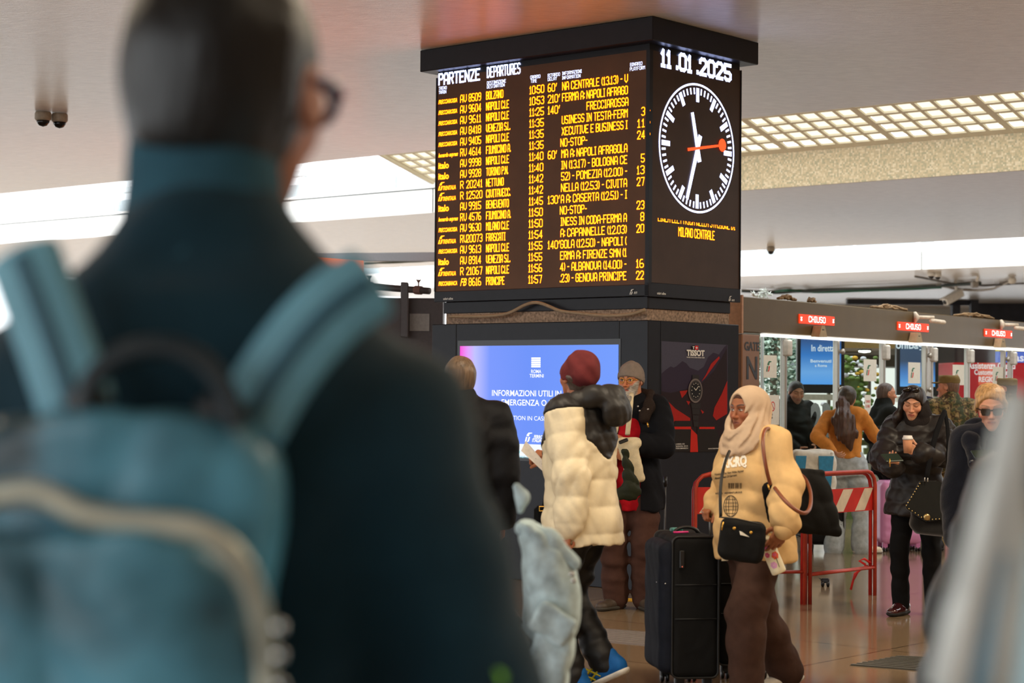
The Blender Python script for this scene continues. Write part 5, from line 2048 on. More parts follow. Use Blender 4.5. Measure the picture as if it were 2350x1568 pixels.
        for i in range(4):
            k = (1.5 - i) / 1.5
            kb = O + d * (.46 - .03 * abs(i - 1)) * Lh + t * k * .155 * Lh
            v.add(cap(O + d * .04 * Lh + t * k * .07 * Lh, kb, .085 * Lh, .062 * Lh, q=(n, .85)), .06 * Lh)
            fd = unit(d + t * math.tan(RAD(sp_)) * k)
            p, dd = kb, fd
            r0 = (.052, .054, .052, .046)[i] * Lh
            a = 0
            for j, (fr, r1) in enumerate(((.46, .93), (.30, .86), (.24, .74))):
                a += RAD(curl[i]) * (0.85, 1.0, .7)[j]
                dd = fd * math.cos(a) + n * math.sin(a)
                q = p + dd * ln[i] * fr * Lh
                v.add(cap(p, q, r0 * (1, .93, .86)[j], r0 * r1), .012 * Lh if j else .03 * Lh)
                p = q
        tb = O + d * .12 * Lh + t * .10 * Lh + n * .03 * Lh
        td = unit(d * .62 + t * .66 + n * .32)
        p, dd, a = tb, td, 0
        ben = unit(n * .5 + d * .75 - t * .55)
        for j, (ln_, r0, r1) in enumerate(((.22, .085, .062), (.19, .060, .054), (.15, .054, .042))):
            if j: a += RAD(th)
            dd = unit(td * math.cos(a) + ben * math.sin(a))
            q = p + dd * ln_ * Lh
            v.add(cap(p, q, r0 * Lh, r1 * Lh), .03 * Lh if j == 0 else .012 * Lh)
            p = q
        V, F = v.mesh()
        C = np.tile(skinc, (len(V), 1))
        return V, F, C

    def hair(s, name, m, shell=.035, keep=None, extra=(), h=.005, amp=.006, freq=60, front=.30, line=.20, down=-.25, seed=5, stretch=(1.6, 1, .5), wide=1.0, parent=None):
        """hair cap over the skull: cut off below the hairline, at front by a slanting plane"""
        hs, hp = s.hs, s.hp
        v = Vol(s.hc - .75 * hs - (vec(0, 0, 1.2 * hs) if extra else 0) - (vec(.3, .3, 0) * hs if extra else 0), s.hc + .7 * hs + (vec(.3, .3, 0) * hs if extra else 0), h)
        v.add(ell(hp(0, -.07, .12), np.array((.335 * wide + shell, .42 + shell, .385 + shell)) * hs, s.Rh))
        v.add(ell(hp(0, -.16, -.08), np.array((.285 * wide + shell, .30 + shell, .30 + shell)) * hs, s.Rh), .08 * hs)
        # face opening
        n = s.Rh @ unit(vec(0, 1, -.52))
        v.clip(hp(0, front, line), n)
        v.clip(hp(0, 0, down), s.Rh @ unit(vec(0, .25, -1)))
        for e in extra: v.add(e, .03)
        v.disp(folds(seed, amp, freq, stretch))
        V, F = v.mesh()
        return s.out(name, (V, F), m, parent)


def paint_noise(seed, cols, weights, freq):
    """blotch pattern of several colours (camouflage cloth)"""
    f1, f2 = folds(seed, 2, freq), folds(seed + 1, 2, freq * 2.3)

    def fn(V):
        a = f1(V) + .7 * f2(V)
        q = np.argsort(np.argsort(a)) / max(1, len(a))
        C = np.zeros((len(V), 3))
        e = np.cumsum(weights) / sum(weights)
        for i in range(len(cols) - 1, -1, -1):
            C[q <= e[i]] = srgb(*cols[i])[:3]
        return C
    return fn

# ------------------------------------------------------------------ cloth, skin, hair
M_skin = mat('skin', (200, 150, 120), rough=0.5, nscale=40, nvar=0.05, attr=True, spec=0.35)
M_skin.node_tree.nodes['Principled BSDF'].inputs['Subsurface Weight'].default_value = 0.08
M_skin.node_tree.nodes['Principled BSDF'].inputs['Subsurface Radius'].default_value = (0.012, 0.004, 0.002)
M_tone = mat('dyed_cloth', (128, 128, 128), rough=0.75, nscale=60, nvar=0.08, bump=0.15, bscale=220, attr=True, spec=0.3)


def crumple(m, a):
    """broad creases in the shading of a cloth"""
    if not a: return m
    n, l = nodes_of(m)
    bs = n['Principled BSDF']
    tc = n.new('ShaderNodeTexCoord')
    nz = n.new('ShaderNodeTexNoise')
    nz.noise_type = 'RIDGED_MULTIFRACTAL'
    nz.inputs['Scale'].default_value = 7
    nz.inputs['Detail'].default_value = 2
    nz.inputs['Distortion'].default_value = 0.8
    l.new(tc.outputs['Object'], nz.inputs['Vector'])
    bp = n.new('ShaderNodeBump')
    bp.inputs['Strength'].default_value = a
    bp.inputs['Distance'].default_value = 0.02
    l.new(nz.outputs['Fac'], bp.inputs['Height'])
    old = bs.inputs['Normal'].links
    if old: l.new(old[0].from_socket, bp.inputs['Normal'])
    l.new(bp.outputs['Normal'], bs.inputs['Normal'])
    return m


def cloth(name, c, rough=0.85, bump=0.18, bs=260, sheen=0.0, nvar=0.12, spec=0.16, crum=.3):
    if max(c) < 64: c = tuple(q * .68 for q in c)
    m = mat(name, c, rough=rough, nscale=24, nvar=nvar, bump=bump, bscale=bs, sheen=sheen, spec=spec)
    return crumple(m, crum)


def hairm(name, c):
    return mat(name, c, rough=0.42, nscale=70, nvar=0.45, bump=0.35, bscale=120, spec=0.45, stretch=(1, 1, 0.12))


M_rubber = mat('shoe_sole', (206, 202, 192), rough=0.7)
M_blacksole = mat('black_sole', (22, 20, 20), rough=0.7)
M_nylon_black = cloth('black_nylon', (24, 24, 26), rough=0.5, spec=0.4)
M_canvas_black = cloth('black_canvas', (26, 26, 26), rough=0.8)
M_gold = mat('gold_metal', (206, 160, 72), rough=0.3, metal=0.9)
M_silver = mat('silver_metal', (190, 188, 184), rough=0.3, metal=0.9)


def beanie(s, name, m, top=.06, sh=.05, l0=.20, l1=-.12, cuff=0, mc=None, h=.005, amp=.004, seed=3, freq=45, sl=0.0):
    v = Vol(s.hc - .7 * s.hs, s.hc + .85 * s.hs, h)
    v.add(ell(s.hp(0, -.06 - sl, .13), np.array((.335 + sh, .42 + sh, .385 + top)) * s.hs, s.Rh))
    n = s.Rh @ unit(vec(0, (l0 - l1), -.85))
    v.clip(s.hp(0, .4, l0), n)
    v.disp(folds(seed, amp, freq, (1, 1, .6)))
    o = s.out(name, v.mesh(), m)
    if cuff:
        v = Vol(s.hc - .7 * s.hs, s.hc + .85 * s.hs, h)
        v.add(ell(s.hp(0, -.06, .11), np.array((.335 + sh + .022, .42 + sh + .022, .385 + top)) * s.hs, s.Rh))
        v.clip(s.hp(0, .4, l0 - .01), n)
        v.clip(s.hp(0, .4, l0 + cuff), -n)
        s.out('cuff', v.mesh(), mc or m, o)
    return o


def strap(name, pts, r, m, parent, flat=None, n=8, smooth_n=2, per=6):
    pa = np.array(pts, float)
    tt = np.linspace(0, len(pa) - 1, (len(pa) - 1) * per + 1)
    q = np.stack([np.interp(tt, range(len(pa)), pa[:, i]) for i in range(3)], 1)
    for _ in range(smooth_n * per):
        q[1:-1] = (q[:-2] + 2 * q[1:-1] + q[2:]) / 4
    return MB().tube(q, r, n, flat=flat).build(name, m, parent, True)


def surf(s, pts, Y0, off=0.0):
    return [P(x, y, Y) for x, y, Y in pts]


def solid(name, m, lo, hi, h, prims, parent, disp=None, clips=(), k=.02, smooth=True, cuts=(), label=None):
    """a rounded solid in place coordinates"""
    v = Vol(lo, hi, h)
    for p in prims: v.add(p, k)
    for c in cuts: v.cut(c, .01)
    if disp: v.disp(disp)
    for c in clips: v.clip(*c)
    V, F = v.mesh()
    return link_mesh(name, V, F, m, parent, smooth, label)


# ================================================================== man in the cream puffer jacket
p = Person('man in a cream puffer jacket with dark shoulders and maroon beanie, seen from behind', 1.74, 1338, 9.74, 58, lean=2, head=(-28, -8, 0), headoff=(0, .015, -.01),
           wl=(0, 1308, 1222, 9.50), wr=(0, 1266, 1046, 9.92), pl=(-.25, -.9, -.2), pr=(.6, -.5, -.6), fl=(-.10, -.01, None), fr=(.08, -.10, None), fyl=14, fyr=6, fpr=26, sw=1.02)
MANJ = p
p.body(M_skin, dict(skin=(176, 112, 80), brow=(60, 40, 30)), hl=dict(d=p.M.T @ vec(-.35, .1, -1), n=p.M.T @ vec(.9, .5, 0), curl=(60, 70, 75, 80), thumb=30),
       hr=dict(d=p.M.T @ vec(-1, .05, .12), n=p.M.T @ vec(0, .35, -.8), curl=(50, 62, 70, 75), thumb=12))
M_cream_puff = cloth('cream_nylon', (226, 212, 180), rough=0.55, bump=0.1, bs=60, sheen=0, spec=0.35, nvar=0.05)


def yoke(V):
    c = (V - MANJ.piv) @ MANJ.Rt / MANJ.H
    g = .150 - .03 * np.cos(np.clip(c[:, 0] / .10, -1, 1) * math.pi) - c[:, 2]
    for S, E in ((MANJ.SL, MANJ.EL), (MANJ.SR, MANJ.ER)):
        u = unit(E - S)
        q = V - S
        t_ = q @ u
        rad = np.linalg.norm(q - t_[:, None] * u, axis=1)
        ins = np.minimum((.125 - rad) / 1.0, (t_ + .015) / 1.0)        # inside the sleeve
        out_ = (np.abs(c[:, 0]) - .088) * MANJ.H
        g = np.maximum(g * MANJ.H if S is MANJ.SL else g, np.minimum(ins, out_))
    return -g


M_char = cloth('charcoal_nylon', (54, 52, 52), rough=0.5, bump=0.1, bs=60, spec=0.35)
jk = p.top('jacket', M_cream_puff, t=.048, hem=.435, h=.0075, band=(.135, .010), amp=.006, freq=30, r0=.052, r1=.042, r2=.036, cuff=.92, build=1.06, depth=1.15, seed=11, split=(yoke, 'yoke', M_char), crz=.010, cf=34)
cu = p.EL + (p.WL - p.EL) * .92
fd = unit(p.WL - p.EL)
p.out('ribbed_cuff', Vol(cu - .12, cu + .12, .005).add(cap(cu - fd * .02, cu + fd * .035, .05, .043)).disp(lambda Q: .0015 * np.sin(np.arctan2((Q - cu) @ np.cross(fd, vec(0, 0, 1)), (Q - cu) @ np.cross(fd, np.cross(fd, vec(0, 0, 1)))) * 24)).mesh(), M_cream_puff, jk)
v = Vol(p.piv + vec(-.32, -.34, .3), p.piv + vec(.32, .3, .72), .009)
hb = [(-.075, .045, .262), (-.085, -.03, .285), (-.055, -.085, .30), (0, -.105, .305), (.055, -.085, .30), (.085, -.03, .285), (.075, .045, .262)]
for a, b in zip(hb, hb[1:]):
    v.add(cap(p.chest(*a), p.chest(*b), .050, .052, band=(.07, .007, .3)), .02)
v.add(ell(p.chest(.005, -.118, .262), np.array((.125, .062, .085)), p.Rt), .03)
v.cut(ell(p.chest(0, -.02, .36), np.array((.09, .10, .14)), p.Rt), .03)
v.disp(folds(21, .006, 40))
v.disp(creases(3, .008, 40))
p.out('hood', v.mesh(), M_char, jk)
beanie(p, 'beanie', cloth('maroon_knit', (104, 44, 46), bump=0.3, bs=320), top=.10, sh=.075, l0=.10, l1=-.20, amp=.010, seed=8, freq=40, sl=.03)
p.hair('hair', hairm('grey_brown_hair', (84, 68, 58)), shell=.02, down=-.33)
M_track = cloth('black_tracksuit', (22, 22, 24), rough=0.55, spec=0.4)
p.legs_mesh('trousers', M_track, r0=.066, r1=.047, r2=.040, hem=.05, amp=.010, freq=32, waist=.52, stack=.006)
M_runblue = cloth('blue_mesh', (22, 86, 150), rough=0.6)
sh = p.shoes(M_runblue, M_rubber, L=.165, h=.005)
M_yel = mat('yellow_print', (226, 214, 40), rough=0.5)
for (u, f), sg in zip(sh, (-1, 1)):
    for side in (-1, 1):
        mb = MB()
        for a, b in (((.085, .030), (.012, .062)), ((.055, .022), (-.01, .055)), ((.075, .050), (.04, .018)), ((.055, .058), (.02, .022))):
            A, B = [f(side * (.0285 - .0025 * (z - .02) / .03), y, z) for y, z in (a, b)]
            mb.tube([p.w(A), p.w((A + B) / 2 + vec(side * .003, 0, 0)), p.w(B)], .005, 6)
        mb.build('side_stripe', M_yel, u)
    mb = MB()
    for k in range(5):
        A, B = f(-.017, .035 + k * .014, .050 - k * .0035), f(.017, .040 + k * .014, .050 - k * .0035)
        mb.tube([p.w(A), p.w((A + B) / 2 + vec(0, 0, .006)), p.w(B)], .0045, 6)
    mb.build('laces', mat('navy_laces', (24, 28, 52), rough=0.8), u)
    mb = MB().tube([p.w(f(-.01, .012, .072)), p.w(f(.01, .012, .072))], .006, 6)
    mb.build('tongue_tab', mat('coral_tab', (232, 92, 62), rough=0.6), u)

# ================================================================== bearded man by the pillar
p = Person('bearded man in grey beanie and navy coat over a red sweater, standing against the pillar', 1.73, 1450, 13.5, 170, head=(-16, 2, 0), wl=(0, 1442, 1020, 13.22), wr=(0, 1408, 1040, 13.25),
           pl=(-.9, -.35, -.3), pr=(.8, -.3, -.5), fl=(-.10, .02, None), fr=(.10, .04, None), fyl=22, fyr=-25, sw=1.05)
BEARD = p


def beardcol(L, C, lin):
    x, y, z = L[:, 0], L[:, 1], L[:, 2]
    n = np.sin(x * 60 + 3 * np.sin(z * 40)) * .5 + .5
    m = np.clip((-.10 - z - np.maximum(0, .14 - np.abs(x)) * 1.0 + np.maximum(0, np.abs(x) - .2) * 1.4) / .05, 0, 1) * np.clip((y - .0) / .1, 0, 1)
    m = m * np.where((np.abs(x) < .09) & (np.abs(z + .272) < .022) & (y > .3), 0, 1)
    b = np.where((np.abs(x)[:, None] < .11) & (z[:, None] > -.25), lin((92, 82, 76)), lin((176, 168, 158)) * (0.75 + .3 * n[:, None]))
    return C * (1 - m[:, None]) + b * m[:, None]


def beardgeo(s, v):
    v.add(ell(s.hp(0, .25, -.40), np.array((.22, .17, .17)) * s.hs, s.Rh), .05 * s.hs)
    v.add(ell(s.hp(0, .22, -.53), np.array((.16, .13, .15)) * s.hs, s.Rh), .06 * s.hs)
    for g in (-1, 1): v.add(cap(s.hp(g * .02, .40, -.20), s.hp(g * .11, .36, -.27), .03 * s.hs, .022 * s.hs), .015 * s.hs)


p.body(M_skin, dict(skin=(190, 124, 88), brow=(70, 58, 52), browt=1.5, fn=beardgeo, cfn=beardcol, nose=1.25, iris=(40, 28, 22)), h=.003,
       hl=dict(d=p.M.T @ vec(-.8, -.45, .25), n=p.M.T @ vec(-.3, .6, -.3), curl=(55, 60, 65, 70), thumb=20), hr=dict(curl=50))
beanie(p, 'beanie', cloth('grey_knit', (132, 120, 112), bump=0.4, bs=200), top=.09, sh=.05, l0=.165, l1=-.20, cuff=.20, amp=.003, freq=70)
M_navycoat = cloth('navy_canvas_coat', (22, 24, 32), rough=0.85)
fr = lambda x, z: p.chest(x, .2, z)
p.top('sweater', cloth('red_knit', (176, 18, 30), bump=0.3), t=.012, hem=.40, h=.01, arms='', belly=.03, collar=('crew', .05, .066))
ct = p.top('coat', M_navycoat, t=.04, hem=.40, h=.0095, amp=.010, freq=26, r0=0.052, r1=0.045, r2=0.038, cuff=.95, build=1.08, depth=1.1, belly=.02, flare=.05, seed=31,
           neckcut=rbox(p.chest(-.0, .16, .06), np.array((.085, .16, .52)), p.Rt @ Rz(0), .03))
v = Vol(p.piv + vec(-.3, -.3, .25), p.piv + vec(.3, .3, .65), .008)
cb_ = [(-.058, .082, .215), (-.076, .056, .258), (-.074, -.02, .30), (0, -.06, .312), (.074, -.02, .30), (.076, .056, .258), (.058, .082, .215)]
for a, b in zip(cb_, cb_[1:]): v.add(cap(p.chest(*a), p.chest(*b), .036, .038, q=(p.Rt[:, 2], 1.25)), .02)
v.disp(folds(6, .007, 90))
p.out('fur_collar', v.mesh(), cloth('brown_fleece', (62, 48, 42), bump=0.6, bs=120), ct)
for px, py in ((1468, 943), (1487, 939.5), (1464, 933)):
    MB().ball(P(px, py, 13.18), .007, 8).build('snap', M_silver, ct, True)
MB().tube([P(1485.5, 970, 13.17), P(1488, 981, 13.17)], .006, 6).build('zip_pull', M_gold, ct, True)
p.legs_mesh('trousers', cloth('brown_corduroy', (70, 46, 38), bump=0.3), r0=.068, r1=.055, r2=.05, hem=.04, amp=.010, freq=30, waist=.56, stack=.004)
M_oldshoe = mat('worn_leather', (66, 54, 44), rough=0.6, nscale=20, nvar=0.3)
p.shoes(M_oldshoe, mat('grey_sole', (60, 56, 50), rough=0.8), L=.15)
# round wire glasses
mb = MB()
for g in (-1, 1):
    c_ = [p.w(p.hp(g * .135 + .078 * math.cos(a), .405 - .02 * abs(math.cos(a)), .02 + .078 * math.sin(a))) for a in np.linspace(0, 2 * math.pi, 19)[:-1]]
    mb.tube(c_, .0022, 6, closed=True)
    mb.tube([p.w(p.hp(g * .21, .38, .04)), p.w(p.hp(g * .34, .1, .05)), p.w(p.hp(g * .35, -.04, .05))], .0022, 6)
mb.tube([p.w(p.hp(-.058, .40, .04)), p.w(p.hp(0, .425, .055)), p.w(p.hp(.058, .40, .04))], .0022, 6)
mb.build('spectacles', M_gold, p.root, True)
# neck scarf and patterned neckerchief
strap('neckerchief', [P(1424, 925, 13.2), P(1432, 930, 13.12), P(1442, 924, 13.13), P(1448, 912, 13.2)], .016, cloth('patterned_scarf', (168, 164, 156), nvar=0.6), p.root)

# ================================================================== woman in the hijab
p = Person('woman in a pale hijab and beige printed sweatshirt walking with luggage', 1.575, 1738, 9.64, 122, lean=3, head=(4, 4, 0), headoff=(0, .02, -.01), wl=(0, 1800, 1216, 9.26), wr=(0, 1642, 1158, 9.72),
           pl=(-.55, -.75, -.1), pr=(.5, -.6, -.5), fl=(-.075, .12, None), fr=(.09, -.27, None), fyl=4, fyr=-4, fpr=14, sw=1.05, arm=.86)
HIJ = p
p.body(M_skin, dict(skin=(150, 94, 64), brow=(38, 26, 22), browt=1.35, lipc=(134, 78, 66), wide=1.12, iris=(30, 20, 16), gaze=.012, nose=.85, lips=1.1, open=.85, jaw=.98, neck=.8), h=.0026,
       hl=dict(d=p.M.T @ vec(-.40, .05, -.9), n=p.M.T @ vec(-.25, .95, 0), curl=(20, 22, 26, 30), thumb=30, size=1.12),
       hr=dict(d=p.M.T @ vec(-.75, -.35, -.5), n=p.M.T @ vec(.6, .3, -.6), curl=(70, 72, 74, 76), thumb=20))
M_sweat = cloth('beige_jersey', (212, 176, 124), rough=0.9, bump=0.08, bs=300, nvar=0.06)
sw_ = p.top('sweatshirt', M_sweat, t=.026, hem=.445, h=.0085, amp=.013, freq=22, r0=0.057, r1=0.052, r2=0.040, cuff=.93, build=1.12, depth=1.2, belly=.04, bust=.035, seed=44, flare=.04, crz=.013, cf=26)
cu, fd = p.EL + (p.WL - p.EL) * .9, unit(p.WL - p.EL)
p.out('ribbed_cuff', Vol(cu - .12, cu + .12, .006).add(cap(cu - fd * .01, cu + fd * .05, .058, .048)).mesh(), M_sweat, sw_)
# hijab: close cap round the face, wrapped folds round the neck, tails on the chest
v = Vol(p.hc - vec(.32, .32, .42), p.hc + vec(.3, .3, .27), .006)
hs = p.hs
v.add(ell(p.hp(0, -.10, .13), np.array((.43, .53, .455)) * hs, p.Rh))
v.add(ell(p.hp(0, -.14, -.16), np.array((.40, .42, .42)) * hs, p.Rh), .05)
v.add(cap(p.hp(0, -.05, -.42), p.hp(0, .02, -.75), .40 * hs, .52 * hs, q=(p.Rh[:, 0], 1.15)), .05)
for k in range(5):
    a0 = -.30 - .12 * k
    rr_ = .40 + .05 * k
    ring = [(rr_ * math.sin(t_), .04 + .37 * math.cos(t_) + .05 * k * max(0, math.cos(t_)), a0 + .28 * (1 - math.cos(t_)) * .5 - .05 * k * max(0, math.cos(t_))) for t_ in np.linspace(-2.3, 2.3, 11)]
    for a, b in zip(ring, ring[1:]): v.add(cap(p.hp(*a), p.hp(*b), .06 * hs, .06 * hs), .025)
tail = [(.02, .42, -.62), (.06, .47, -.85), (.11, .45, -1.1)]
for a, b in zip(tail, tail[1:]): v.add(cap(p.hp(*a), p.hp(*b), .13 * hs, .12 * hs, q=(p.Rh[:, 1], .5)), .03)
tail = [(-.16, .40, -.66), (-.2, .42, -.86)]
for a, b in zip(tail, tail[1:]): v.add(cap(p.hp(*a), p.hp(*b), .17 * hs, .12 * hs, q=(p.Rh[:, 1], .5)), .03)
v.cut(ell(p.hp(0, .40, -.03), np.array((.262, .40, .43)) * hs, p.Rh), .012)


def drape(Q):
    L = (Q - HIJ.hc) @ HIJ.Rh / HIJ.hs
    g = L[:, 1] * 0.9 + L[:, 2] * 0.55
    a = np.clip((.25 - L[:, 2]) / .3, .0, 1)
    return -.0034 * a * (np.sin(g * 34 + 2 * np.sin(L[:, 0] * 4)) + .6 * np.sin(g * 50 + L[:, 2] * 6))


v.disp(drape)
p.out('hijab', v.mesh(), cloth('pale_scarf', (196, 170, 144), rough=0.9, bump=0.1, bs=400, nvar=0.05))
p.out('underscarf', Vol(p.hc - .6 * hs, p.hc + .6 * hs, .005).add(ell(p.hp(0, -.065, .125), np.array((.352, .438, .40)) * hs, p.Rh)).clip(p.hp(0, .30, .285), p.Rh @ unit(vec(0, .9, -.75))).mesh(), cloth('brown_underscarf', (74, 50, 42)))
p.legs_mesh('trousers', cloth('brown_wool', (66, 46, 38), bump=0.2), r0=.076, r1=.062, r2=.060, hem=.03, amp=.010, freq=22, waist=.56, seat=1.15, stack=0)
p.shoes(mat('white_trainer', (214, 204, 190), rough=0.6), M_rubber, L=.155)

# ================================================================== woman in orange seen from behind
p = Person('woman in an orange sweater and pale jeans seen from behind, long brown ponytail', 1.60, 1946, 18.2, -22, lean=5, side=-7, head=(-8, 4, 6), headoff=(.03, 0, 0), wl=(0, 1912, 1035, 17.95), wr=(0, 2042, 1036, 18.45),
           pl=(-1, -.3, -.1), pr=(.5, -.5, -.8), fl=(-.13, 0, None), fr=(.13, .05, None), fyl=20, fyr=-55, sw=.95)
ORA = p
p.body(M_skin, dict(skin=(198, 146, 116)), h=.0045, hl=dict(curl=40), hr=dict(curl=30))
p.top('sweater', cloth('orange_knit', (206, 134, 62), bump=0.3, bs=160), t=.022, hem=.555, h=.010, amp=.009, freq=30, r0=0.045, r1=0.039, r2=0.029, cuff=.98, build=.95, depth=1.0, seed=3, waist=.93)
p.legs_mesh('jeans', cloth('pale_denim', (172, 180, 184), bump=0.2, nvar=.2), r0=.066, r1=.056, r2=.064, hem=.022, amp=.010, freq=28, waist=.60)
p.shoes(mat('cream_trainer', (226, 212, 186), rough=0.6), M_rubber, L=.15)
M_brownhair = hairm('long_brown_hair', (74, 48, 34))
M_greyhair = hairm('smooth_dark_crown', (62, 54, 44))
hs = p.hs
p.hair('hair', M_greyhair, shell=.045, down=-.30, line=.30, amp=.003)
T0 = p.hp(0, -.50, -.12)
tl = [T0, p.hp(.02, -.62, -.3), p.chest(.022, -.115, .215), p.chest(.035, -.115, .13), p.chest(.045, -.10, .055)]
v = Vol(np.min(tl, 0) - .15, np.max(tl, 0) + .15, .007)
for a, b, r0, r1 in zip(tl, tl[1:], (.035, .055, .09, .085), (.055, .09, .085, .03)):
    v.add(cap(a, b, r0, r1, q=(p.M.T @ vec(0, 1, 0), .5)), .03)
v.disp(lambda Q: .003 * np.sin(Q[:, 0] * 150 + 3 * np.sin(Q[:, 2] * 9)) + .004 * np.sin(Q[:, 0] * 60 + Q[:, 2] * 14))
p.out('ponytail', v.mesh(), M_brownhair)

# ================================================================== man in a dark parka holding keys
p = Person('balding man in a dark green parka holding a lanyard, turned right', 1.63, 2032, 19.0, -82, head=(6, 0, 0), wr=(0, 2046, 990, 18.65), wl=(0, 2075, 1010, 19.1), pr=(.4, -.5, -.9), pl=(-.4, -.4, -.9), fl=(-.1, .03, None), fr=(.1, -.03, None))
p.body(M_skin, dict(skin=(206, 146, 114), brow=(80, 60, 50), scalp=((70, 58, 52), .30, .75), stubble=((120, 96, 84), .35)), h=.0036,
       hr=dict(d=p.M.T @ vec(.15, 0, 1), n=p.M.T @ vec(.5, -.8, 0), curl=(18, 22, 26, 30), thumb=25, size=1.1), hl=dict(curl=60))
p.hair('hair', hairm('cropped_grey_hair', (86, 72, 64)), shell=.012, front=.12, line=.25, amp=.001, down=-.30)
p.top('parka', cloth('dark_green_parka', (38, 44, 40)), t=.045, hem=.50, h=.011, amp=.009, freq=28, build=1.1, depth=1.2, cuff=.96, seed=9, collar=('stand', .05, .085))
p.legs_mesh('trousers', cloth('black_trousers', (24, 24, 26)), waist=.54)
p.shoes(M_blacksole, M_blacksole)

# ================================================================== woman with coffee and phone
p = Person('dark-haired woman in a brown puffer coat with coffee cup and phone, looking down', 1.60, 2106, 13.3, 160, lean=1, head=(3, 20, -4), headoff=(.03, .02, -.005), wr=(0, 2052, 1076, 12.98), wl=(0, 2112, 1040, 12.92),
           pr=(.9, -.4, -.6), pl=(-.9, -.3, -.7), fl=(-.11, .0, None), fr=(.10, .06, None), fyl=18, fyr=-14)
COF = p
p.body(M_skin, dict(skin=(206, 148, 116), brow=(52, 34, 26), closed=True, lipc=(176, 84, 74), lips=1.15, nose=.85, jaw=.86, neck=.8), h=.0028,
       hr=dict(d=p.M.T @ vec(-.15, -.6, .55), n=p.M.T @ vec(.1, .2, 1), curl=(32, 34, 36, 38), thumb=12), hl=dict(d=p.M.T @ vec(-.75, -.25, .3), n=p.M.T @ vec(-.3, .9, .1), curl=(48, 52, 56, 60), thumb=10))
M_puffbrown = cloth('dark_brown_nylon', (44, 36, 34), rough=0.5, bump=0.12, bs=50, sheen=0, spec=0.4)
p.top('puffer_coat', M_puffbrown, t=.042, hem=.43, h=.009, band=(.098, .015), amp=.009, freq=30, r0=0.046, r1=0.043, r2=0.036, cuff=.92, build=.98, depth=1.1, flare=.12, waist=.95, seed=17, crz=.009)
nb = p.neck
strap_pts = None
v = Vol(p.neck - .28, p.neck + .3, .008)
v.add(cap(p.chest(0, 0, .262), p.chest(.0, .012, .318), .112, .092, band=(.075, .010, .2)))
v.cut(ell(p.hp(0, .34, -.1), np.array((.26, .34, .36)) * p.hs, p.Rh), .02)
v.disp(folds(4, .009, 45))
p.out('funnel_collar', v.mesh(), cloth('brown_rib', (50, 42, 40), bump=.4, bs=140))
M_darkhair = hairm('black_brown_hair', (34, 24, 20))
ext = [cap(p.hp(.32, .04, .1), p.hp(.47, .22, -.45), .10 * p.hs, .13 * p.hs), cap(p.hp(.47, .22, -.45), p.hp(.52, .38, -1.1), .13 * p.hs, .05 * p.hs), cap(p.hp(-.27, -.25, .05), p.hp(-.26, -.32, -.5), .12 * p.hs, .14 * p.hs),
       cap(p.hp(.14, -.28, 0), p.hp(.16, -.3, -.6), .22 * p.hs, .18 * p.hs)]
p.hair('hair', M_darkhair, shell=.06, extra=ext, front=.33, line=.275, down=-1.6, amp=.006, stretch=(2, 1, .3))
p.legs_mesh('trousers', cloth('black_denim', (20, 20, 22)), r0=.056, r1=.040, r2=.036, hem=.05, amp=.006, waist=.56)
p.shoes(mat('burgundy_patent', (58, 22, 24), rough=0.15, coat=0.5), M_blacksole, L=.14)
mb = MB().ball(p.w(p.hp(-.36, -.02, -.04)), .009, 8)
mb.tube([p.w(p.hp(-.365, -.01, -.04)), p.w(p.hp(-.35, .04, -.17))], .005, 6)
mb.build('earbud', mat('white_earbud', (236, 234, 230), rough=0.3), p.root, True)
mb = MB()
for g in (-1, 1): mb.ball(p.w(p.hp(g * .14 + .05, .22, .53)), np.array((.03, .012, .02)), 8)
mb.tube([p.w(p.hp(.35, .10, .40)), p.w(p.hp(.2, .22, .52)), p.w(p.hp(-.08, .23, .54))], .004, 6)
mb.build('sunglasses', mat('tortoise_black', (24, 18, 16), rough=0.15), p.root, True)

# ================================================================== soldiers
CAMO = [(58, 62, 36), (112, 98, 58), (70, 52, 34), (150, 128, 84)]
p = Person('soldier in camouflage jacket and olive cap seen from behind, head turned left', 1.71, 2180, 18.6, 4, head=(52, 0, 0), fl=(-.12, .02, None), fr=(.12, 0, None), sw=1.1, wr=(0, 2206, 1058, 18.5))
p.body(M_skin, dict(skin=(208, 142, 112), scalp=((120, 92, 76), .18, .5)), h=.0042)
M_camo = M_tone
p.top('jacket', M_tone, t=.035, hem=.46, h=.0105, amp=.008, freq=30, band=(.075, .006), build=1.15, depth=1.15, seed=6, collar=('stand', .05, .078), colfn=paint_noise(3, CAMO, (4, 3, 3, 2), 44))
p.legs_mesh('trousers', M_tone, r0=.068, r1=.054, r2=.048, amp=.009, colfn=paint_noise(7, CAMO, (4, 3, 3, 2), 44))
p.shoes(M_blacksole, M_blacksole, high=.03)


def field_cap(p, m):
    hs = p.hs
    v = Vol(p.hc - .7 * hs, p.hc + .9 * hs, .005)
    v.add(loft(p.hp(0, -.05, 0), p.Rh, np.array([(.16, 0, 0, .365, .45), (.22, 0, 0, .37, .455), (.34, 0, 0, .375, .46), (.44, 0, 0, .37, .45), (.50, 0, .02, .33, .40)]) * hs))
    v.add(cap(p.hp(-.2, .40, .19), p.hp(.2, .40, .19), .12 * hs, .12 * hs, q=(p.Rh[:, 2], .22)), .01)
    v.add(cap(p.hp(-.12, .50, .17), p.hp(.12, .50, .17), .12 * hs, .12 * hs, q=(p.Rh[:, 2], .2)), .02)
    v.disp(folds(2, .004, 50))
    p.out('cap', v.mesh(), m)


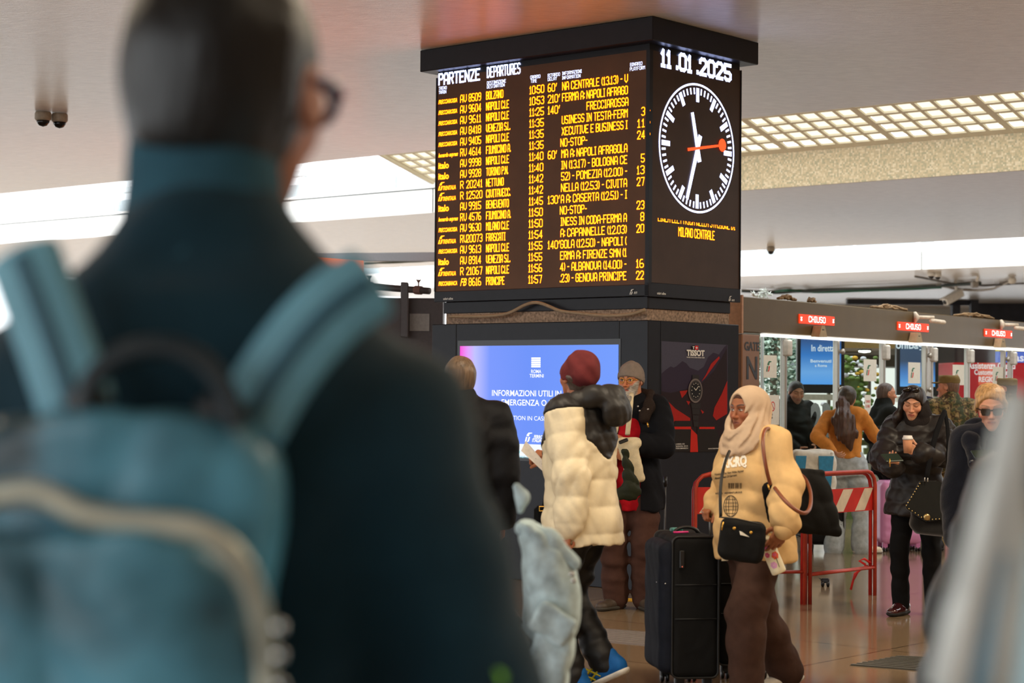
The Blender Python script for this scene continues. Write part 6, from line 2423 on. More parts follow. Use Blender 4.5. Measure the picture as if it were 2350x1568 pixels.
M_olive = cloth('olive_cap', (126, 106, 66))
field_cap(p, M_olive)
p.hair('hair', hairm('shaved_hair', (112, 84, 68)), shell=.006, down=-.2, amp=.0, h=.006)
p = Person('second soldier in an olive cap, mostly hidden behind the blonde woman', 1.69, 2312, 19.4, 62, head=(0, 0, 0), fl=(-.12, .02, None), fr=(.12, 0, None), sw=1.1)
p.body(M_skin, dict(skin=(200, 136, 110)), h=.0045)
p.top('jacket', M_tone, t=.035, hem=.46, h=.012, amp=.008, build=1.12, depth=1.12, collar=('stand', .05, .08), colfn=paint_noise(13, CAMO, (4, 3, 3, 2), 44))
p.legs_mesh('trousers', M_tone, h=.014, colfn=paint_noise(17, CAMO, (4, 3, 3, 2), 44))
p.shoes(M_blacksole, M_blacksole, high=.03, h=.009)
field_cap(p, M_olive)
p.hair('hair', hairm('brown_crop', (70, 52, 44)), shell=.008, down=-.28, amp=.0, h=.006)

# ================================================================== man behind the first glass door
p = Person('man in a dark puffer jacket behind the first glass door, looking down', 1.65, 1822, 20.2, 198, head=(-4, 16, 0), headoff=(0, .02, 0), fl=(-.1, 0, None), fr=(.1, .02, None), wl=(-.12, .26, .95), wr=(.10, .26, .93), pl=(-.9, -.4, -.5), pr=(.9, -.4, -.5))
p.body(M_skin, dict(skin=(198, 140, 112), closed=True, stubble=((110, 90, 80), .5), brow=(50, 40, 34)), h=.004)
p.top('jacket', cloth('black_brown_puffer', (40, 36, 32), rough=.5), t=.05, hem=.47, h=.011, band=(.09, .012), amp=.008, build=1.08, depth=1.1, collar=('stand', .05, .09), seed=23)
p.legs_mesh('trousers', cloth('grey_black_trousers', (32, 32, 36)), h=.014)
p.shoes(M_blacksole, M_blacksole, h=.009)
p.hair('hair', hairm('dark_crop', (38, 32, 28)), shell=.03, down=-.10, line=.27, amp=.002)

# ================================================================== person in navy behind the soldier
p = Person('person in a navy hooded top bending behind the soldier in the cap', 1.52, 2142, 20.4, 10, lean=16, head=(0, 30, 0), fl=(-.1, 0, None), fr=(.1, .02, None))
p.body(M_skin, dict(skin=(190, 130, 104)), h=.006)
p.top('hooded_top', cloth('navy_fleece', (34, 38, 62)), t=.035, hem=.46, h=.013, amp=.006)
v = Vol(p.hc - .3, p.hc + .3, .010).add(ell(p.hp(0, -.08, .05), np.array((.42, .5, .5)) * p.hs, p.Rh)).add(cap(p.hp(0, -.1, -.2), p.neck, .12, .13), .05).cut(ell(p.hp(0, .5, -.05), np.array((.27, .42, .38)) * p.hs, p.Rh), .02)
p.out('hood', v.mesh(), cloth('navy_hood', (34, 38, 62)))
p.legs_mesh('trousers', cloth('navy_trousers', (30, 30, 40)), h=.015)
p.shoes(M_blacksole, M_blacksole, h=.009)

# ================================================================== blonde woman in the navy coat
p = Person('blonde woman in dark sunglasses and navy wool coat looking at her phone', 1.585, 2274, 10.2, 170, head=(-2, 13, 2), headoff=(0, .02, 0), wl=(0, 2318, 1068, 9.86), wr=(.185, .06, .76), pl=(-.5, -.5, -.7), pr=(.5, -.8, -.2), fl=(-.1, .0, None), fr=(.1, .05, None), fyl=10, fyr=-10, sw=.84)
BLO = p
p.body(M_skin, dict(skin=(204, 148, 122), brow=(130, 100, 76), lipc=(160, 78, 72), nose=.85, jaw=.86, neck=.76), h=.003,
       hl=dict(d=p.M.T @ vec(-.85, -.35, .25), n=p.M.T @ vec(-.1, -.5, .8), curl=(42, 46, 50, 54), thumb=6), hr=dict(curl=30))
M_navywool = cloth('navy_wool', (24, 30, 48), rough=0.95, bump=0.3, bs=180, sheen=.2)
p.top('dress', cloth('black_top', (18, 20, 28)), t=.008, hem=.5, h=.012, arms='', amp=.003)
ct = p.top('coat', M_navywool, t=.036, hem=.24, h=.010, amp=.007, freq=22, r0=0.050, r1=0.045, r2=0.040, cuff=.97, build=.90, depth=1.05, flare=.05, seed=52, neckcut=ell(p.chest(.0, .13, .26), np.array((.06, .15, .17)), p.Rt))
v = Vol(p.piv + vec(-.3, -.3, .12), p.piv + vec(.3, .35, .66), .009)
cb_ = [(-.005, .095, .10), (-.042, .092, .18), (-.066, .05, .25), (-.06, -.02, .295), (0, -.055, .308), (.06, -.02, .295), (.066, .05, .25), (.05, .092, .18), (.02, .096, .09)]
for a, b, r0, r1 in zip(cb_, cb_[1:], (.02, .032, .040, .040, .036, .036, .040, .038), (.032, .040, .040, .036, .036, .040, .038, .02)): v.add(cap(p.chest(*a), p.chest(*b), r0, r1, q=(p.Rt[:, 1], .8)), .02)
v.disp(folds(3, .007, 40))
p.out('shawl_collar', v.mesh(), M_navywool, ct)
for px, py in ((2229.5, 1061), (2267.5, 1077), (2233, 1108)):
    MB().lathe(P(px, py, 9.96), vec(0, -1, .1), [(.012, 0), (.013, .004), (.009, .006)], 12).build('button', mat('navy_button', (30, 34, 48), rough=.2), ct, True)
p.legs_mesh('trousers', cloth('dark_trousers', (26, 26, 32)), h=.014)
p.shoes(M_blacksole, M_blacksole, h=.008)
M_blonde = hairm('blonde_hair', (178, 138, 92))
ext = [cap(p.hp(-.30, .16, .26), p.hp(-.37, .14, -.12), .035 * p.hs, .02 * p.hs), cap(p.hp(.31, .12, .26), p.hp(.36, .10, -.02), .035 * p.hs, .02 * p.hs), ell(p.hp(0, -.13, .40), np.array((.33, .36, .17)) * p.hs, p.Rh)]
p.hair('hair', M_blonde, shell=.055, extra=ext, front=.33, line=.39, down=.02, amp=.005, freq=70, stretch=(2.2, 1, .4))
mb = MB()
for g in (-1, 1):
    q = [(.03, .078), (.235, .088), (.26, .0), (.225, -.088), (.08, -.094), (.035, -.03)]
    A = [p.w(p.hp(g * x, .425 - .35 * x * x - .03 * x, z + .01)) for x, z in q]
    nn = unit(p.w(p.hp(0, 1, 0)) - p.w(p.hp(0, 0, 0)))
    mb.prism(A if g > 0 else A[::-1], nn, .006)
    mb.tube([p.w(p.hp(g * .225, .395, .05)), p.w(p.hp(g * .34, .2, .05)), p.w(p.hp(g * .36, -.05, .04))], .004, 6)
mb.tube([p.w(p.hp(-.05, .42, .05)), p.w(p.hp(.05, .42, .05))], .004, 6)
mb.build('sunglasses', mat('black_lens', (22, 16, 16), rough=0.08, spec=.8), p.root)

# ================================================================== man in the dark jacket left of the screen
p = Person('man in a dark jacket seen from behind before the blue screen, grey-brown hair', 1.72, 1056, 10.1, 6, head=(10, 0, 0), fl=(-.1, 0, None), fr=(.1, .03, None), sw=1.1, wr=(.235, .02, .84), pr=(.5, -.8, 0))
p.body(M_skin, dict(skin=(200, 134, 100)), h=.0045)
p.hair('hair', hairm('brown_grey_hair', (104, 84, 66)), shell=.025, down=-.36, line=.3, amp=.003)
p.top('jacket', cloth('black_blue_jacket', (30, 31, 36), rough=.6), t=.045, hem=.46, h=.011, amp=.012, freq=20, build=1.1, depth=1.15, seed=41, r0=0.048, r1=0.043, collar=('stand', .055, .075))
p.legs_mesh('trousers', cloth('dark_grey_trousers', (34, 34, 38)), h=.014)
p.shoes(M_blacksole, M_blacksole, h=.009)

# ================================================================== person with the denim backpack
p = Person('person in black turned left with a pale denim backpack, mostly hidden by the foreground man', 1.50, 1112, 5.35, 88, lean=32, head=(0, 24, 0), fl=(-.1, 0, None), fr=(.1, .06, None))
DEN = p
p.body(M_skin, dict(skin=(200, 140, 112)), h=.006)
p.hair('hair', hairm('black_hair', (30, 26, 24)), shell=.04, down=-.35)
p.top('jacket', cloth('black_jacket', (20, 20, 22)), t=.03, hem=.48, h=.010, amp=.007, depth=1.1, seed=4)
p.legs_mesh('trousers', cloth('black_jeans', (22, 22, 24)), h=.012)
p.shoes(M_blacksole, M_blacksole, h=.008)

# ================================================================== foreground man with the backpack
p = Person('man in a dark teal coat close in front of the camera, seen from behind', 1.93, 480, 1.66, -3, head=(-9, -2, 3), headoff=(0, 0.005, .030), hsc=.92, drop=.028, nk=.028, fl=(-.12, 0, None), fr=(.12, .02, None), sw=.80, wl=(-.22, .22, 1.02), wr=(.235, .05, .90), pl=(-.6, -.7, 0), pr=(.6, -.7, 0))
FGM = p
p.body(M_skin, dict(skin=(196, 136, 112), neck=.68), h=.005, hl=dict(curl=40), hr=dict(curl=30))
p.hair('hair', hairm('black_grey_hair', (20, 23, 25)), shell=.018, down=-.34, line=.33, amp=.004)
p.hs
M_tealcoat = cloth('dark_teal_wool', (25, 54, 66), rough=0.95, bump=0.2, bs=300, sheen=.2)
p.top('coat', M_tealcoat, t=.026, hem=.36, h=.010, amp=.010, freq=20, build=.98, depth=1.05, seed=61, r0=.044, r1=.040, r2=.036, crz=.007, cf=24, flare=.05)
v = Vol(p.neck - .22, p.neck + .26, .008)
v.add(cap(p.neck - vec(.004, .012, .05), p.neck + vec(-.002, .008, .10), .074, .064))
v.clip(p.neck + vec(0, -.06, .085), unit(vec(0, .35, 1)))
v.cut(cap(p.neck + vec(.002, .02, .02), p.neck + vec(.002, .02, .2), .050), .005)
v.disp(folds(8, .004, 40))
p.out('collar', v.mesh(), cloth('teal_knit', (52, 92, 108), bump=.4, bs=200))
p.legs_mesh('trousers', cloth('charcoal_trousers', (34, 36, 40)), h=.016)
p.shoes(M_blacksole, M_blacksole, h=.01)
mb = MB()
for g in (-1, 1):
    mb.tube([p.w(p.hp(g * .345, -.06, .06)), p.w(p.hp(g * .36, .2, .07)), p.w(p.hp(g * .30, .44, .06))], .005, 8)
    mb.tube([p.w(p.hp(g * .17 + .11 * math.cos(a), .45 - .02 * abs(math.cos(a)), .03 + .085 * math.sin(a))) for a in np.linspace(0, 2 * math.pi, 17)[:-1]], .006, 8, closed=True)
mb.build('spectacles', mat('purple_frame', (52, 40, 92), rough=0.3), p.root, True)

# ================================================================== person in pale blue at the right edge
p = Person('person in a pale blue quilted jacket at the right edge, very close to the camera', 1.84, 2375, 1.34, -70, lean=30, head=(-10, 0, 0), fl=(-.1, 0, None), fr=(.1, .03, None), sw=1.05, wl=(-.25, .1, .84), wr=(.25, .1, .84), pl=(-.8, -.6, 0), pr=(.8, -.6, 0))
PAL = p
p.body(M_skin, dict(skin=(208, 160, 136)), h=.006)
M_pale = cloth('pale_blue_nylon', (190, 222, 232), rough=0.6, bump=0.1, bs=40, spec=.35)
p.top('jacket', M_pale, t=.055, hem=.42, h=.011, amp=.034, freq=15, build=1.06, depth=1.25, seed=71, r0=0.053, r1=0.047, r2=0.039, collar=('roll', .11, .105))
p.hair('hair', hairm('ash_blonde_hair', (170, 160, 140)), shell=.05, down=-.4)
p.legs_mesh('trousers', cloth('blue_grey_trousers', (80, 92, 104)), h=.016)
p.shoes(M_rubber, M_rubber, h=.01)
for nm, q, r_, m_ in (('hair_lock', ((2352, 900), (2318, 1060), (2262, 1260), (2205, 1450), (2175, 1590)), .013, hairm('ash_lock', (216, 222, 218))), ('hair_lock', ((2375, 930), (2352, 1100), (2318, 1300), (2288, 1600)), .010, hairm('ash_lock_pale', (210, 214, 206))),
                     ('scarf_edge', ((2390, 1010), (2340, 1180), (2290, 1360), (2245, 1600)), .009, cloth('slate_scarf', (120, 158, 178)))):
    strap(nm, [P(x, y, 1.13) for x, y in q], r_, m_, p.root, flat=(vec(0, 1, 0), .5))
# ================================================================== person in black beyond them
p = Person('person in a black puffer jacket beside the blonde woman, mostly outside the right edge', 1.64, 2468, 4.2, 24, head=(0, 0, 0), fl=(-.1, 0, None), fr=(.1, .03, None), sw=1.05, wl=(-.25, .12, .80), wr=(.25, .1, .84), pl=(-.95, -.5, 0), pr=(.8, -.6, 0))
BLK = p
p.body(M_skin, dict(skin=(200, 150, 126)), h=.006)
p.top('jacket', M_nylon_black, t=.055, hem=.46, h=.011, band=(.10, .012), amp=.01, build=1.05, depth=1.15, seed=75, r0=0.050, r1=0.046, r2=0.039, collar=('stand', .06, .1))
p.hair('hair', M_darkhair, shell=.05, down=-.4)
p.legs_mesh('trousers', cloth('black_slacks', (24, 24, 26)), h=.016)
p.shoes(M_blacksole, M_blacksole, h=.01)

# ------------------------------------------------------------------ luggage
def upright_case(label, o, ang, w, d, h, mats, corner=.05, soft=True, name='suitcase', wheels=True, zz=.0, handle=None, front_ribs=False, bulge=0):
    """o: floor point at the middle of its base; ang: heading of its wide front"""
    t = thing(name, label, 'suitcase', o, ang)
    X, Y = vec(math.cos(ang), math.sin(ang), 0), vec(-math.sin(ang), math.cos(ang), 0)
    Rm = np.stack([X, Y, ZZ], 1)
    wh = .075
    c = np.asarray(o) + ZZ * (wh + h / 2)
    lo, hi = c - np.array([w + d, w + d, h]) * .62, c + np.array([w + d, w + d, h]) * .62
    pr = [rbox(c, (w / 2, d / 2, h / 2), Rm, corner)]
    fd = None
    if front_ribs:
        fd = lambda Q: -.004 * np.abs(np.sin(((Q - c) @ ZZ) / h * math.pi * 7)) ** 3 * (np.abs((Q - c) @ X) < w * .42)
    elif soft:
        fd = creases(int(w * 100), .004, 26)
    solid('shell', mats[0], lo, hi, .008, pr, t, disp=fd)
    if soft:
        # sewn piping round the front and back panels, seams across the front
        for sd in (-1, 1):
            pts = []
            for sx, sz in ((-1, -1), (1, -1), (1, 1), (-1, 1)):
                for k in range(5):
                    a = {(-1, -1): 180, (1, -1): 270, (1, 1): 0, (-1, 1): 90}[(sx, sz)] + k * 22.5
                    pts.append(c + X * (sx * (w / 2 - corner) + corner * .93 * math.cos(RAD(a))) + ZZ * (sz * (h / 2 - corner) + corner * .93 * math.sin(RAD(a))) + Y * sd * (d / 2 - corner * .28))
            MB().tube(pts, .006, 6, closed=True).build('piping', mats[1], t, True)
        for z_ in (-.08, .16):
            MB().tube([c - X * w * .44 - Y * (d / 2 + .002) + ZZ * h * z_, c + X * w * .44 - Y * (d / 2 + .002) + ZZ * h * z_], .003, 5).build('seam', mats[1], t, True)
    for sx in (-1, 1):
        for sy in (-1, 1):
            wc = np.asarray(o) + X * sx * (w / 2 - .05) + Y * sy * (d / 2 - .05)
            mb = MB()
            for q in (-.014, .014):
                mb.lathe(wc + X * (q - .009) + ZZ * .027, X, [(.006, 0), (.026, .002), (.027, .008), (.026, .016), (.006, .018)], 14)
            wl = mb.build('wheel', M_black, t, True)
            MB().box(wc, X, Y, ZZ, (-.024, -.02, .030), (.024, .02, wh + .03), .006).build('fork', mats[1], wl)
    if handle:
        hh = handle
        for sx in (-1, 1):
            MB().tube([c + X * sx * .07 + ZZ * h * .45 + Y * d * .25, c + X * sx * .07 + ZZ * (h / 2 + hh) + Y * d * .25], .009, 8).build('handle_tube', M_silver, t, True)
        MB().box(c + ZZ * (h / 2 + hh) + Y * d * .25, X, Y, ZZ, (-.095, -.015, -.012), (.095, .015, .018), .008).build('handle_grip', M_black, t)
    pts = [c + X * (-.07 + .14 * k / 8) + ZZ * (h / 2 - .006 + .038 * math.sin(math.pi * k / 8) ** .5) for k in range(9)]
    MB().tube(pts, .013, 8, flat=(ZZ, .6)).build('carry_handle', mats[1], t, True)
    return t, c, X, Y


M_case = cloth('black_luggage_fabric', (28, 28, 28), rough=.8, bump=.3, bs=350)
M_pipe = mat('black_piping', (16, 16, 17), rough=.55)
M_navyfab = cloth('navy_luggage_fabric', (34, 40, 56), rough=.75, bump=.3, bs=350)
# big black case nearest the camera: its right edge turned toward the camera
o = P(1573, 1560, 10.0) * vec(1, 1, 0)
ang = RAD(8)
t, c, X, Y = upright_case('big black soft suitcase with navy side pocket, left of the walking woman', o, ang, .245, .44, .72, (M_case, M_pipe), .035)
navy = [rbox(c - X * (.245 / 2 + .005) + ZZ * -.005, (.055, .20, .335), np.stack([X, Y, ZZ], 1), .045)]
solid('navy_pocket', M_navyfab, c - .5, c + .5, .008, navy, t, disp=creases(5, .006, 24))
MB().tube([c - X * (.245 / 2 + .06) - Y * .12 + ZZ * .12, c - X * (.245 / 2 + .03) - Y * .2 + ZZ * .12], .003, 5).build('zip', M_silver, t, True)
f = c - X * .077 - Y * .225 + ZZ * .245
MB().box(f, X, Y, ZZ, (-.013, -.018, -.045), (.013, 0, .045), .004).build('combination_lock', M_black, t)
MB().ball(f - Y * .019 - ZZ * .036, .004, 6).build('lock_button', mat('coral_button', (232, 120, 96), rough=.4), t, True)
q0, q1 = c - X * .09 - Y * .1 + ZZ * .372, c - X * .02 - Y * .13 + ZZ * .376
tg_ = MB().tube([q0, q1], .009, 8, flat=(ZZ, .6)).build('luggage_tag', mat('hot_pink', (236, 60, 140), rough=.45), t, True)
# second case behind, pulled by the woman
o = P(1694, 1560, 10.45) * vec(1, 1, 0)
t2, c2, X2, Y2 = upright_case('second black suitcase with raised steel handle, pulled by the woman in the hijab', o, RAD(4), .30, .40, .66, (M_case, M_pipe), .035)
hx = P(1636, 1160, 9.86)
top = c2 + ZZ * .33
for dx in (-.012, .012):
    A = vec(hx[0] + dx, hx[1] + .02 + dx, top[2] - .05)
    MB().tube([A, vec(hx[0] + dx, hx[1] + .02 + dx, hx[2] + .03)], .0065, 8).build('handle_tube', mat('grey_tube', (96, 92, 88), rough=.35, metal=.7), t2, True)
MB().tube([vec(hx[0] - .022, hx[1] + .0, hx[2] + .03), vec(hx[0] + .022, hx[1] + .04, hx[2] + .03)], .012, 8).build('handle_grip', M_black, t2, True)
# small folded things on the cases
tr_ = thing('trinket_pouch', 'small teal and pink things lying on top of the big black suitcase', 'pouch', c + ZZ * .362 + Y * .08)
MB().box(c + ZZ * .362 + Y * .06 - X * .04, X, Y, ZZ, (-.03, -.03, 0), (.03, .03, .022), .006).build('pouch', mat('teal_print', (60, 120, 116), rough=.6, nscale=60, nvar=.6), tr_)
# thin telescopic stick
MB_ = MB().tube([G(1524, 1378), P(1527, 1098, 13.95)], .007, 8)
tp_ = thing('trolley_pole', 'thin dark trolley pole standing right of the bearded man', 'pole', G(1524, 1395))
MB_.build('shaft', mat('grey_pole', (82, 80, 80), rough=.4, metal=.5), tp_, True)
MB().tube([P(1527, 1098, 13.95) + vec(-.001, 0, -.06), P(1527, 1094, 13.95)], .014, 8).build('grip', M_black, tp_, True)

# pink hard case
o = P(2062, 1256, 18.5) * vec(1, 1, 0)
M_pink = mat('pink_shell', (214, 142, 190), rough=.35, nscale=6, nvar=.04, spec=.5)
t, c, X, Y = upright_case('ribbed pink hard suitcase standing behind the woman with coffee', o, RAD(6), .42, .27, .60, (M_pink, mat('pink_trim', (196, 120, 172), rough=.4)), .06, soft=False, front_ribs=True)
# dark case by the woman in orange
o = P(1893, 1256, 18.35) * vec(1, 1, 0)
t, c, X, Y = upright_case('dark grey suitcase behind the tote bag, beside pale jeans', o, RAD(-10), .36, .24, .46, (cloth('dark_grey_case', (44, 42, 44)), M_pipe), .05)
# blue and white shopper
sb = thing('shopping_bag', 'big white and blue woven shopper behind the beige sleeve', 'bag', P(1868, 1180, 17.75) * vec(1, 1, 0))
c = P(1866, 1088, 17.75)
solid('bag_body', cloth('white_woven', (222, 218, 206), rough=.6, crum=.4), c - .5, c + .5, .014, [rbox(c - ZZ * .02, (.20, .11, .24), np.eye(3), .06), rbox(c - ZZ * .4, (.17, .1, .2), np.eye(3), .05)], sb, disp=creases(2, .02, 16))
for x0, x1 in ((-.18, -.08), (.03, .17)):
    MB().prism([c + vec(x0, -.128, .17), c + vec(x0 + .01, -.13, -.14), c + vec(x1 - .03, -.13, -.16), c + vec(x1, -.128, .17)], vec(0, 1, 0), .004).build('blue_panel', mat('blue_print', (40, 140, 190), rough=.5), sb)
MB().tube([c + vec(.16, -.1, .2), c + vec(.10, -.12, -.1), c + vec(.08, -.12, -.3)], .016, 8, flat=(vec(0, 1, 0), .3)).build('bag_strap', mat('white_webbing', (226, 222, 210), rough=.7), sb, True)

# ------------------------------------------------------------------ barriers
M_bred = mat('barrier_red', (186, 36, 30), rough=.42, nscale=10, nvar=.15)
M_bwhite = mat('barrier_white', (206, 190, 168), rough=.5, nscale=14, nvar=.12)
M_brust = mat('barrier_tube', (176, 56, 36), rough=.45, nscale=12, nvar=.2)


def barrier(label, A, B, ztop, z0, z1, zlow, offs=.20):
    """folding barrier: two tube frames, a striped board on the front one"""
    t = thing('barrier', label, 'barrier', (A + B) / 2)
    X = unit(B - A)
    L = np.linalg.norm(B - A)
    N = vec(X[1], -X[0], 0)
    for k, dN in enumerate((0, -offs)):
        r = .11
        pts = [A - N * dN * 2.2 * k]
        zt = ztop + .012 * k
        a, b = A - N * dN * .2, B - N * dN * .2
        fa, fb = A - N * dN * .2, B - N * dN * .2
        pts = [fa, a + ZZ * (zt - r)] + [a + X * r * (1 - math.cos(q)) + ZZ * (zt - r + r * math.sin(q)) for q in (RAD(30), RAD(60), RAD(90))]
        pts += [b - X * r * (1 - math.cos(q)) + ZZ * (zt - r + r * math.sin(q)) for q in (RAD(90), RAD(60), RAD(30))] + [b + ZZ * (zt - r), fb]
        MB().tube(pts, .0145, 10).build('tube_frame', M_bred if k == 0 else M_brust, t, True)
        MB().tube([fa + (a - fa) * .3 + ZZ * zlow, fb + (b - fb) * .3 + ZZ * zlow], .011, 8).build('lower_rail', M_brust, t, True)
    mb = MB().box(A + N * .012, X, N, ZZ, (.0, 0, z0), (L, .012, z1))
    bd_ = mb.build('board', M_bred, t)
    n = max(2, int(round(L / .30)))
    st = L / n
    for i in range(n):
        x = i * st + st * .12
        mb = MB()
        dz = z1 - z0 - .012
        sl_ = .13
        q = [(x, z0 + .006), (min(L - .005, x + st * .46), z0 + .006), (min(L - .005, x + st * .46 + sl_), z1 - .006), (min(L - .005, x + sl_), z1 - .006)]
        mb.prism([A + N * .0245 + X * u + ZZ * z for u, z in q], N, .001)
        mb.build('white_stripe', M_bwhite, bd_)
    return t


Aq, Bq = G(1848, 1386), G(1997, 1366)
barrier('red and white striped folding barrier right of the woman with luggage', Aq, Bq, .925, .64, .815, .21)
Al, Bl = G(1590, 1392), G(1841, 1387)
barrier('red and white folding barrier mostly hidden behind the suitcases', Al, Bl, .93, .655, .845, .235)
rb = thing('red_ribbon', 'red plastic ribbon knotted on the barrier rail', 'ribbon', G(1992, 1370))
c = Bq + ZZ * .22
for i_, q in enumerate(([(-.02, 0, 0), (-.09, -.02, -.03), (-.13, -.03, -.10)], [(-.03, 0, .0), (-.12, -.02, -.06), (-.15, -.02, -.18)], [(0, -.02, .02), (-.05, -.03, .055), (-.09, -.03, .04), (-.04, -.03, .01)], [(.01, -.02, 0), (.03, -.03, -.02), (.035, -.03, -.08)])):
    MB().tube([c + vec(*v_) for v_ in q], .009, 8, flat=(vec(0, 1, 0), .25)).build('ribbon_end' if i_ != 2 else 'ribbon_loop', mat('ribbon_red', (206, 40, 40), rough=.4), rb, True)

# ------------------------------------------------------------------ things carried by people
# white-jacket man: card, lanyard with clip, strap of a shoulder bag
pp = [P(1207, 1012, 9.86), P(1196, 1035, 9.86), P(1250, 1086, 9.80), P(1250, 1062, 9.80)]
cd = thing('paper_card', 'creased white paper card held out by the man in the cream puffer jacket', 'card', P(1225, 1050, 9.83))
nn = unit(np.cross(pp[1] - pp[0], pp[3] - pp[0]))
MB().prism(pp, nn, .0015).build('card', mat('off_white_card', (214, 204, 190), rough=.8), cd)
for x, y in ((1206.5, 1028), (1216.5, 1041), (1230, 1053), (1244, 1065)):
    c = PL(x, y, pp[0] - nn * .0025, nn)
    MB().ball(c, .003, 6).build('punch_mark', mat('faint_print', (120, 110, 100), rough=.8), cd)
ln = thing('lanyard', 'blue lanyard strap with a black clip before the cream puffer jacket', 'lanyard', P(1265, 1000, 9.72))
for q in (((1285, 962), (1273, 980), (1262, 1000), (1254, 1016)), ((1280, 983), (1270, 998), (1262, 1010), (1258, 1020))):
    strap('webbing', [P(x, y, 9.72) for x, y in q], .0075, mat('blue_webbing', (24, 58, 150), rough=.6), ln, flat=(vec(0, 1, 0), .25))
MB().box(P(1255, 1018, 9.72), vec(.9, 0, -.35), vec(0, 1, 0), vec(.35, 0, .9), (-.012, -.006, -.022), (.02, .006, .012), .004).build('clip', M_black, ln)
bb = thing('shoulder_bag', 'black shoulder bag with a brass buckle, half hidden behind the cream puffer jacket', 'bag', P(1252, 1170, 9.98))
MB().box(P(1256, 1205, 10.0), vec(1, 0, 0), vec(0, 1, 0), ZZ, (-.07, -.05, -.12), (.12, .05, .10), .02).build('bag_body', M_canvas_black, bb)
strap('bag_strap', [P(1280, 960, 9.95), P(1262, 1070, 9.96), P(1256, 1130, 9.96), P(1250, 1170, 9.95)], .016, M_canvas_black, bb, flat=(vec(0, 1, 0), .3))
MB().tube([P(1238, 1163, 9.93), P(1250, 1163, 9.93), P(1250, 1173, 9.93), P(1238, 1173, 9.93)], .003, 6, closed=True).build('buckle', M_gold, bb)

# bearded man: canvas sling bag, green cloth bag, phone
cs = thing('canvas_sling_bag', 'cream canvas sling bag across the bearded man\'s red sweater', 'bag', P(1445, 1050, 13.14))
c = P(1444, 1050, 13.18)
M_creamcan = cloth('cream_canvas', (218, 204, 172), bump=.3)
solid('bag_body', M_creamcan, c - .35, c + .35, .008, [rbox(c + ZZ * .10, (.085, .03, .035), np.eye(3), .025), rbox(c + vec(.02, .0, -.04), (.065, .03, .14), Ry(RAD(-14)), .025)], cs, disp=creases(3, .008, 40))
strap('bag_strap', [P(1449, 905, 13.22), P(1447, 935, 13.10), P(1443, 970, 13.09), P(1440, 998, 13.12)], .017, M_creamcan, cs, flat=(vec(0, 1, 0), .3))
gbg = thing('green_cloth_bag', 'dark olive cloth bag hanging between the puffer jacket and the cream canvas bag', 'bag', P(1440, 1100, 13.1))
c = P(1440, 1092, 13.10)
solid('bag_body', cloth('olive_nylon', (52, 58, 38), rough=.5), c - .3, c + .3, .008, [cap(c + vec(-.02, 0, .16), c + vec(.03, 0, -.10), .02, .055, q=(vec(0, 1, 0), .5)), cap(c + vec(.03, 0, -.1), c + vec(-.05, 0, -.13), .05, .04, q=(vec(0, 1, 0), .5))], gbg, disp=creases(8, .01, 40))
ph = thing('mobile_phone', 'black phone in the bearded man\'s hand', 'phone', P(1430, 1013, 13.1))
MB().box(P(1430, 1013, 13.10), unit(vec(.9, .2, .35)), unit(vec(-.2, .9, 0)), unit(vec(-.35, 0, .9)), (-.03, -.012, -.012), (.035, .012, .012), .005).build('phone_body', M_black, ph)

# hijab woman: bottle, cross-body bag, tote bag
D0 = 9.34
bt = thing('water_bottle', 'white flowered steel water bottle in the left hand of the woman in the hijab', 'bottle', P(1790, 1322, D0))
b0, b1 = P(1789, 1316, D0), P(1746, 1215, D0 + .01)
ax = unit(b1 - b0)
Lb = np.linalg.norm(b1 - b0)
M_bot = mat('cream_bottle', (232, 222, 190), rough=.4, nvar=.03)
MB().lathe(b0, ax, [(.030, 0), (.036, .006), (.037, .02), (.037, Lb * .68), (.033, Lb * .76), (.022, Lb * .83), (.022, Lb * .86)], 24).build('bottle_body', M_bot, bt, True)
MB().lathe(b0 + ax * Lb * .855, ax, [(.024, 0), (.026, .004), (.026, .03), (.023, .036)], 20).build('bottle_cap', mat('ivory_cap', (226, 218, 196), rough=.45), bt, True)
lp = b0 + ax * Lb * .80 + unit(np.cross(ax, vec(0, 1, 0))) * -.03
MB().tube([lp + vec(.018 * math.cos(a), -.005, .018 * math.sin(a)) for a in np.linspace(0, 6.28, 13)[:-1]], .006, 8, closed=True).build('cap_loop', mat('ivory_loop', (226, 218, 196), rough=.45), bt, True)


def flower(f, s, r, colr):
    sd = unit(np.cross(ax, vec(0, -1, 0)))
    c = b0 + ax * Lb * f
    mb = MB()
    for k in range(6):
        a = k * math.pi / 3
        u, w_ = s + r * .55 * math.cos(a), r * .55 * math.sin(a)
        mb_pts = []
        for j in range(8):
            b = j * math.pi / 4
            uu, ww = u + r * .45 * math.cos(b), w_ + r * .45 * math.sin(b)
            th = uu / .0375
            mb_pts.append(c + sd * .0378 * math.sin(th) + vec(0, -1, 0) * .0378 * math.cos(th) + ax * ww)
        mb.add(mb_pts, [tuple(range(8))])
    mb.build('flower_print', mat('flower_ink', colr, rough=.5), bt)


flower(.40, .012, .020, (226, 92, 50))
flower(.42, .010, .010, (220, 90, 150))
flower(.66, -.016, .017, (206, 90, 160))
flower(.22, -.014, .018, (220, 160, 200))
flower(.46, -.026, .014, (200, 80, 130))
sd = unit(np.cross(ax, vec(0, -1, 0)))
MB().tube([b0 + ax * Lb * .36 + sd * .011 + vec(0, -.0365, 0), b0 + ax * Lb * .14 + sd * .008 + vec(0, -.037, 0)], .0015, 5).build('stem_print', mat('leaf_ink', (70, 96, 62), rough=.5), bt)

